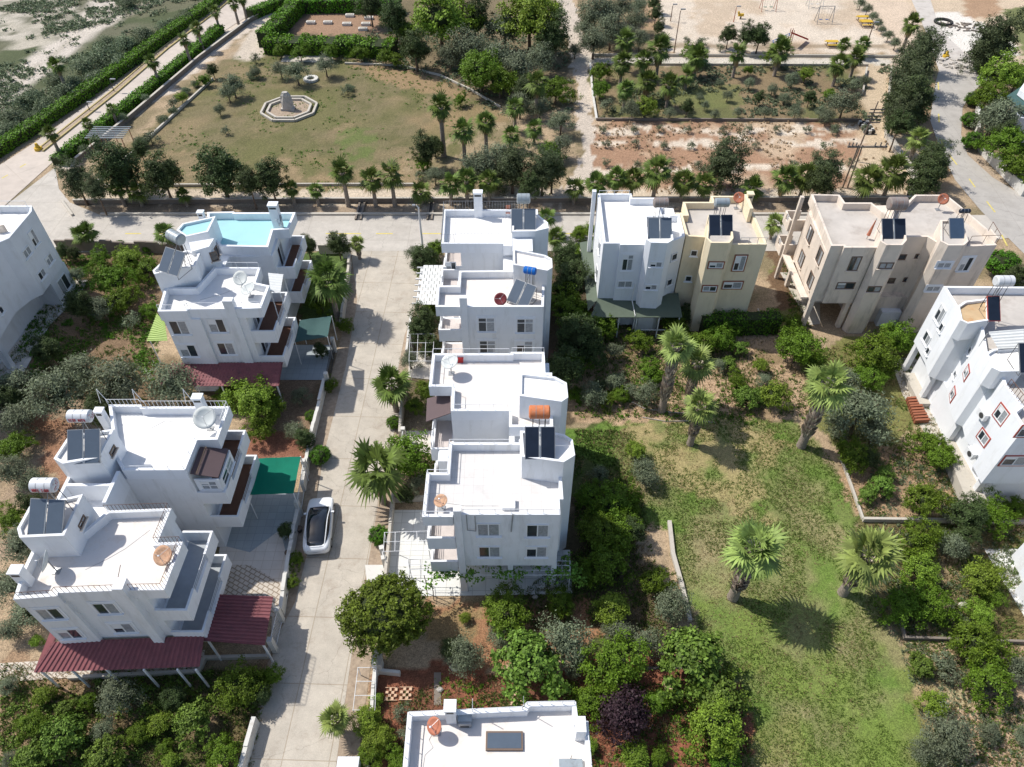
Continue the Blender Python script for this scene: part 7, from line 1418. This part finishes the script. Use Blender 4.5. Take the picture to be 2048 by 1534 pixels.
# vines on the frames
def vine(label, px, z, n_, m='leaf_vine', leaf=.09, sd=.22):
    g = np.random.RandomState(n_); q = [np.array((*G(x, y, z), z)) for x, y in px]; C0 = []
    for a, e in zip(q, q[1:]):
        k = max(2, int(np.linalg.norm(e - a) * 3)); C0 += [a + (e - a) * (i + g.rand()) / k for i in range(k)]
    C0 = np.array(C0) + g.normal(size=(len(C0), 3)) * np.array([.25, .4, .1]); P = np.repeat(C0, n_, 0); P = P + g.normal(size=P.shape) * sd * np.array([1, 1, .6]); N_ = g.normal(size=P.shape) * .6 + np.array([0, 0, 1]); N_ /= np.linalg.norm(N_, axis=1)[:, None]; T_ = np.cross(N_, g.normal(size=P.shape)); T_ /= np.linalg.norm(T_, axis=1)[:, None]; B3 = np.cross(N_, T_); s = leaf * (.6 + .8 * g.rand(len(P)))[:, None]
    c = q[0]; t = thing('vine', label, 'vine', (c[0], c[1], 0)); me = quads_mesh('foliage', P - np.array([c[0], c[1], 0]), T_ * s, B3 * s * .8, [m]); o = D.objects.new('foliage', me); COL.objects.link(o); o.parent = t
    b = MB(); b.path([(c[0], c[1], 0), (c[0] + .05, c[1], z * .5), tuple(c)], .03, 'bark'); b.build('stem', t)
vine('grape vine spreading over the frame in front of the centre house', [(848, 1150), (930, 1130), (1000, 1150), (1060, 1135), (1145, 1145)], 2.5, 26)
vine('bright vine leaves hanging at the corner of the lit terrace', [(862, 1165), (900, 1140), (935, 1135)], 2.4, 34)
vine('vine at the right end of the front terrace frame', [(1120, 1125), (1150, 1150), (1140, 1170)], 2.3, 40)
vine('dark creeper under the edge of the top centre house garden', [(1130, 600), (1150, 660), (1125, 700)], 1.8, 30, 'leaf_dark')
# grass tufts on the lawn and weeds on the gardens
def tufts(name, label, areas, n_, m, h, seed, w=.03):
    g = np.random.RandomState(seed); vs = []; fs = []
    P = []
    for poly in areas:
        q = np.array(poly); lo, hi = q.min(0), q.max(0); lo = np.maximum(lo, [-45, 9]); hi = np.minimum(hi, [46, 62]); k = int(n_ / len(areas)); X_ = lo + g.rand(k * 2, 2) * (hi - lo); X_ = X_[inpoly(poly, X_[:, 0], X_[:, 1])][:k]; P.append(X_)
    P = np.concatenate(P); P = P[fbm(P[:, 0], P[:, 1], 2.5, seed) > .44]; k = len(P); out = []
    for j in range(3):
        a = g.rand(k) * 6.28; u = np.stack([np.cos(a), np.sin(a)], 1) * w; lean = g.normal(size=(k, 2)) * h * .5; base = P + g.normal(size=P.shape) * .05
        hh = h * (.5 + g.rand(k)); out.append(np.stack([np.c_[base - u, np.full(k, -.02)], np.c_[base + u, np.full(k, -.02)], np.c_[base + lean, hh]], 1))
    v = np.concatenate(out).reshape(-1, 3); me = D.meshes.new(name); me.vertices.add(len(v)); me.vertices.foreach_set('co', v.ravel().astype('f')); me.loops.add(len(v)); me.loops.foreach_set('vertex_index', np.arange(len(v), dtype='i')); me.polygons.add(len(v) // 3); me.polygons.foreach_set('loop_start', np.arange(0, len(v), 3, dtype='i')); me.polygons.foreach_set('loop_total', np.full(len(v) // 3, 3, 'i')); me.update(); me.validate()
    me.materials.append(MAT[m]); o = D.objects.new(name, me); COL.objects.link(o); tag(o, label, kind='stuff')
mat('grass_green', C(124, 150, 68), .8, .2, .8, island=.3, trans=.45); mat('grass_dry', C(180, 162, 122), .8, .2, .8, island=.3, trans=.45); mat('weed_green', C(105, 130, 58), .8, .25, 1.2, island=.35, trans=.2)
tufts('grass', 'short green grass on the lawn', [LAWN], 30000, 'grass_green', .07, 5, .03)
tufts('grass', 'dry straw coloured grass on the lawn', [LAWN], 9000, 'grass_dry', .07, 9, .03)
GA = [PL(p) for p in ([(0, 520), (310, 520), (320, 800), (0, 800)], [(0, 1330), (540, 1345), (500, 1560), (0, 1560)], [(1150, 650), (1560, 650), (1700, 830), (1150, 835)], [(1150, 860), (1260, 860), (1340, 1290), (960, 1250), (1150, 1100)], [(1560, 500), (1640, 700), (1830, 650), (1990, 990), (1730, 1040), (1590, 700)], [(1740, 1050), (2048, 1050), (2048, 1534), (1900, 1534), (1800, 1270)], [(745, 1400), (980, 1350), (1500, 1380), (1500, 1560), (745, 1560)])]
tufts('weeds', 'low green weeds in the gardens', GA, 40000, 'weed_green', .18, 15, .04)
tufts('weeds', 'dry straw weeds in the gardens', GA, 22000, 'grass_dry', .16, 25, .035)

# low scrub and dry plants as ground cover
def scrub(name, label, poly, n_, m, leaf, seed, sp=.35, h=.25, thr=.45, px=True, big=6):
    g = np.random.RandomState(seed); poly = PL(poly) if px else poly; q = np.array(poly); lo, hi = q.min(0), q.max(0); X_ = lo + g.rand(n_ * 3, 2) * (hi - lo); X_ = X_[inpoly(poly, X_[:, 0], X_[:, 1])]; X_ = X_[fbm(X_[:, 0], X_[:, 1], 5, seed) > thr][:n_]
    sz = (.4 + 1.2 * g.rand(len(X_)) ** 2); P = np.repeat(np.c_[X_, np.full(len(X_), h * .5)], big * 3, 0); k = np.repeat(sz, big * 3)[:, None]; P = P + g.normal(size=P.shape) * np.array([sp, sp, h * .5]) * k * .6; P[:, 2] = np.abs(P[:, 2])
    N_ = g.normal(size=P.shape) * .6 + np.array([0, 0, .8]); N_ /= np.linalg.norm(N_, axis=1)[:, None]; T_ = np.cross(N_, g.normal(size=P.shape)); T_ /= np.linalg.norm(T_, axis=1)[:, None]; B3 = np.cross(N_, T_); s = leaf * (.6 + .8 * g.rand(len(P)))[:, None]
    me = quads_mesh(name, P, T_ * s, B3 * s * .6, [m]); o = D.objects.new(name, me); COL.objects.link(o); tag(o, label, kind='stuff')
scrub('ground_scrub', 'low grey green scrub on the waste ground', [(-60, 0), (440, -40), (430, 15), (180, 185), (-60, 330)], 2600, 'leaf_scrub', .16, 3, .6, .35, .47)
scrub('ground_scrub', 'low tufts on the park lawn', park, 900, 'leaf_clip', .07, 71, .3, .1, .5, big=4)
scrub('ground_scrub', 'dark speckled plants in the olive lot', lot, 900, 'leaf_scrub', .12, 8, .35, .25, .48)
scrub('ground_scrub', 'sparse dry clumps on the bare planted lot', lot2, 700, 'palm_dead', .08, 12, .22, .15, .48)
scrub('ground_scrub', 'low plants under the garden trees at lower left', [(0, 1345), (530, 1345), (500, 1534), (0, 1534)], 500, 'leaf_fig', .07, 18, .22, .25, .45)
scrub('ground_scrub', 'low plants in the upper left garden', [(100, 510), (310, 510), (320, 760), (0, 780)], 900, 'leaf_clip', .07, 28, .25, .2, .46)
scrub('ground_scrub', 'low plants in the orchard', orch, 700, 'leaf_clip', .06, 38, .22, .18, .5)
scrub('ground_scrub', 'low plants in the red soil garden', [(745, 1360), (1500, 1340), (1500, 1534), (745, 1534)], 420, 'leaf_citrus', .055, 48, .2, .18, .5)
scrub('ground_scrub', 'dry and green plants in the right gardens', [(1740, 890), (2048, 1000), (2048, 1534), (1900, 1534), (1740, 1180)], 900, 'leaf_scrub', .06, 58, .22, .18, .48)
scrub('ground_scrub', 'plants beneath the grove at the top', [(560, 95), (1130, 0), (1150, 220), (1000, 230), (860, 150)], 900, 'leaf_scrub', .14, 68, .5, .4, .42)
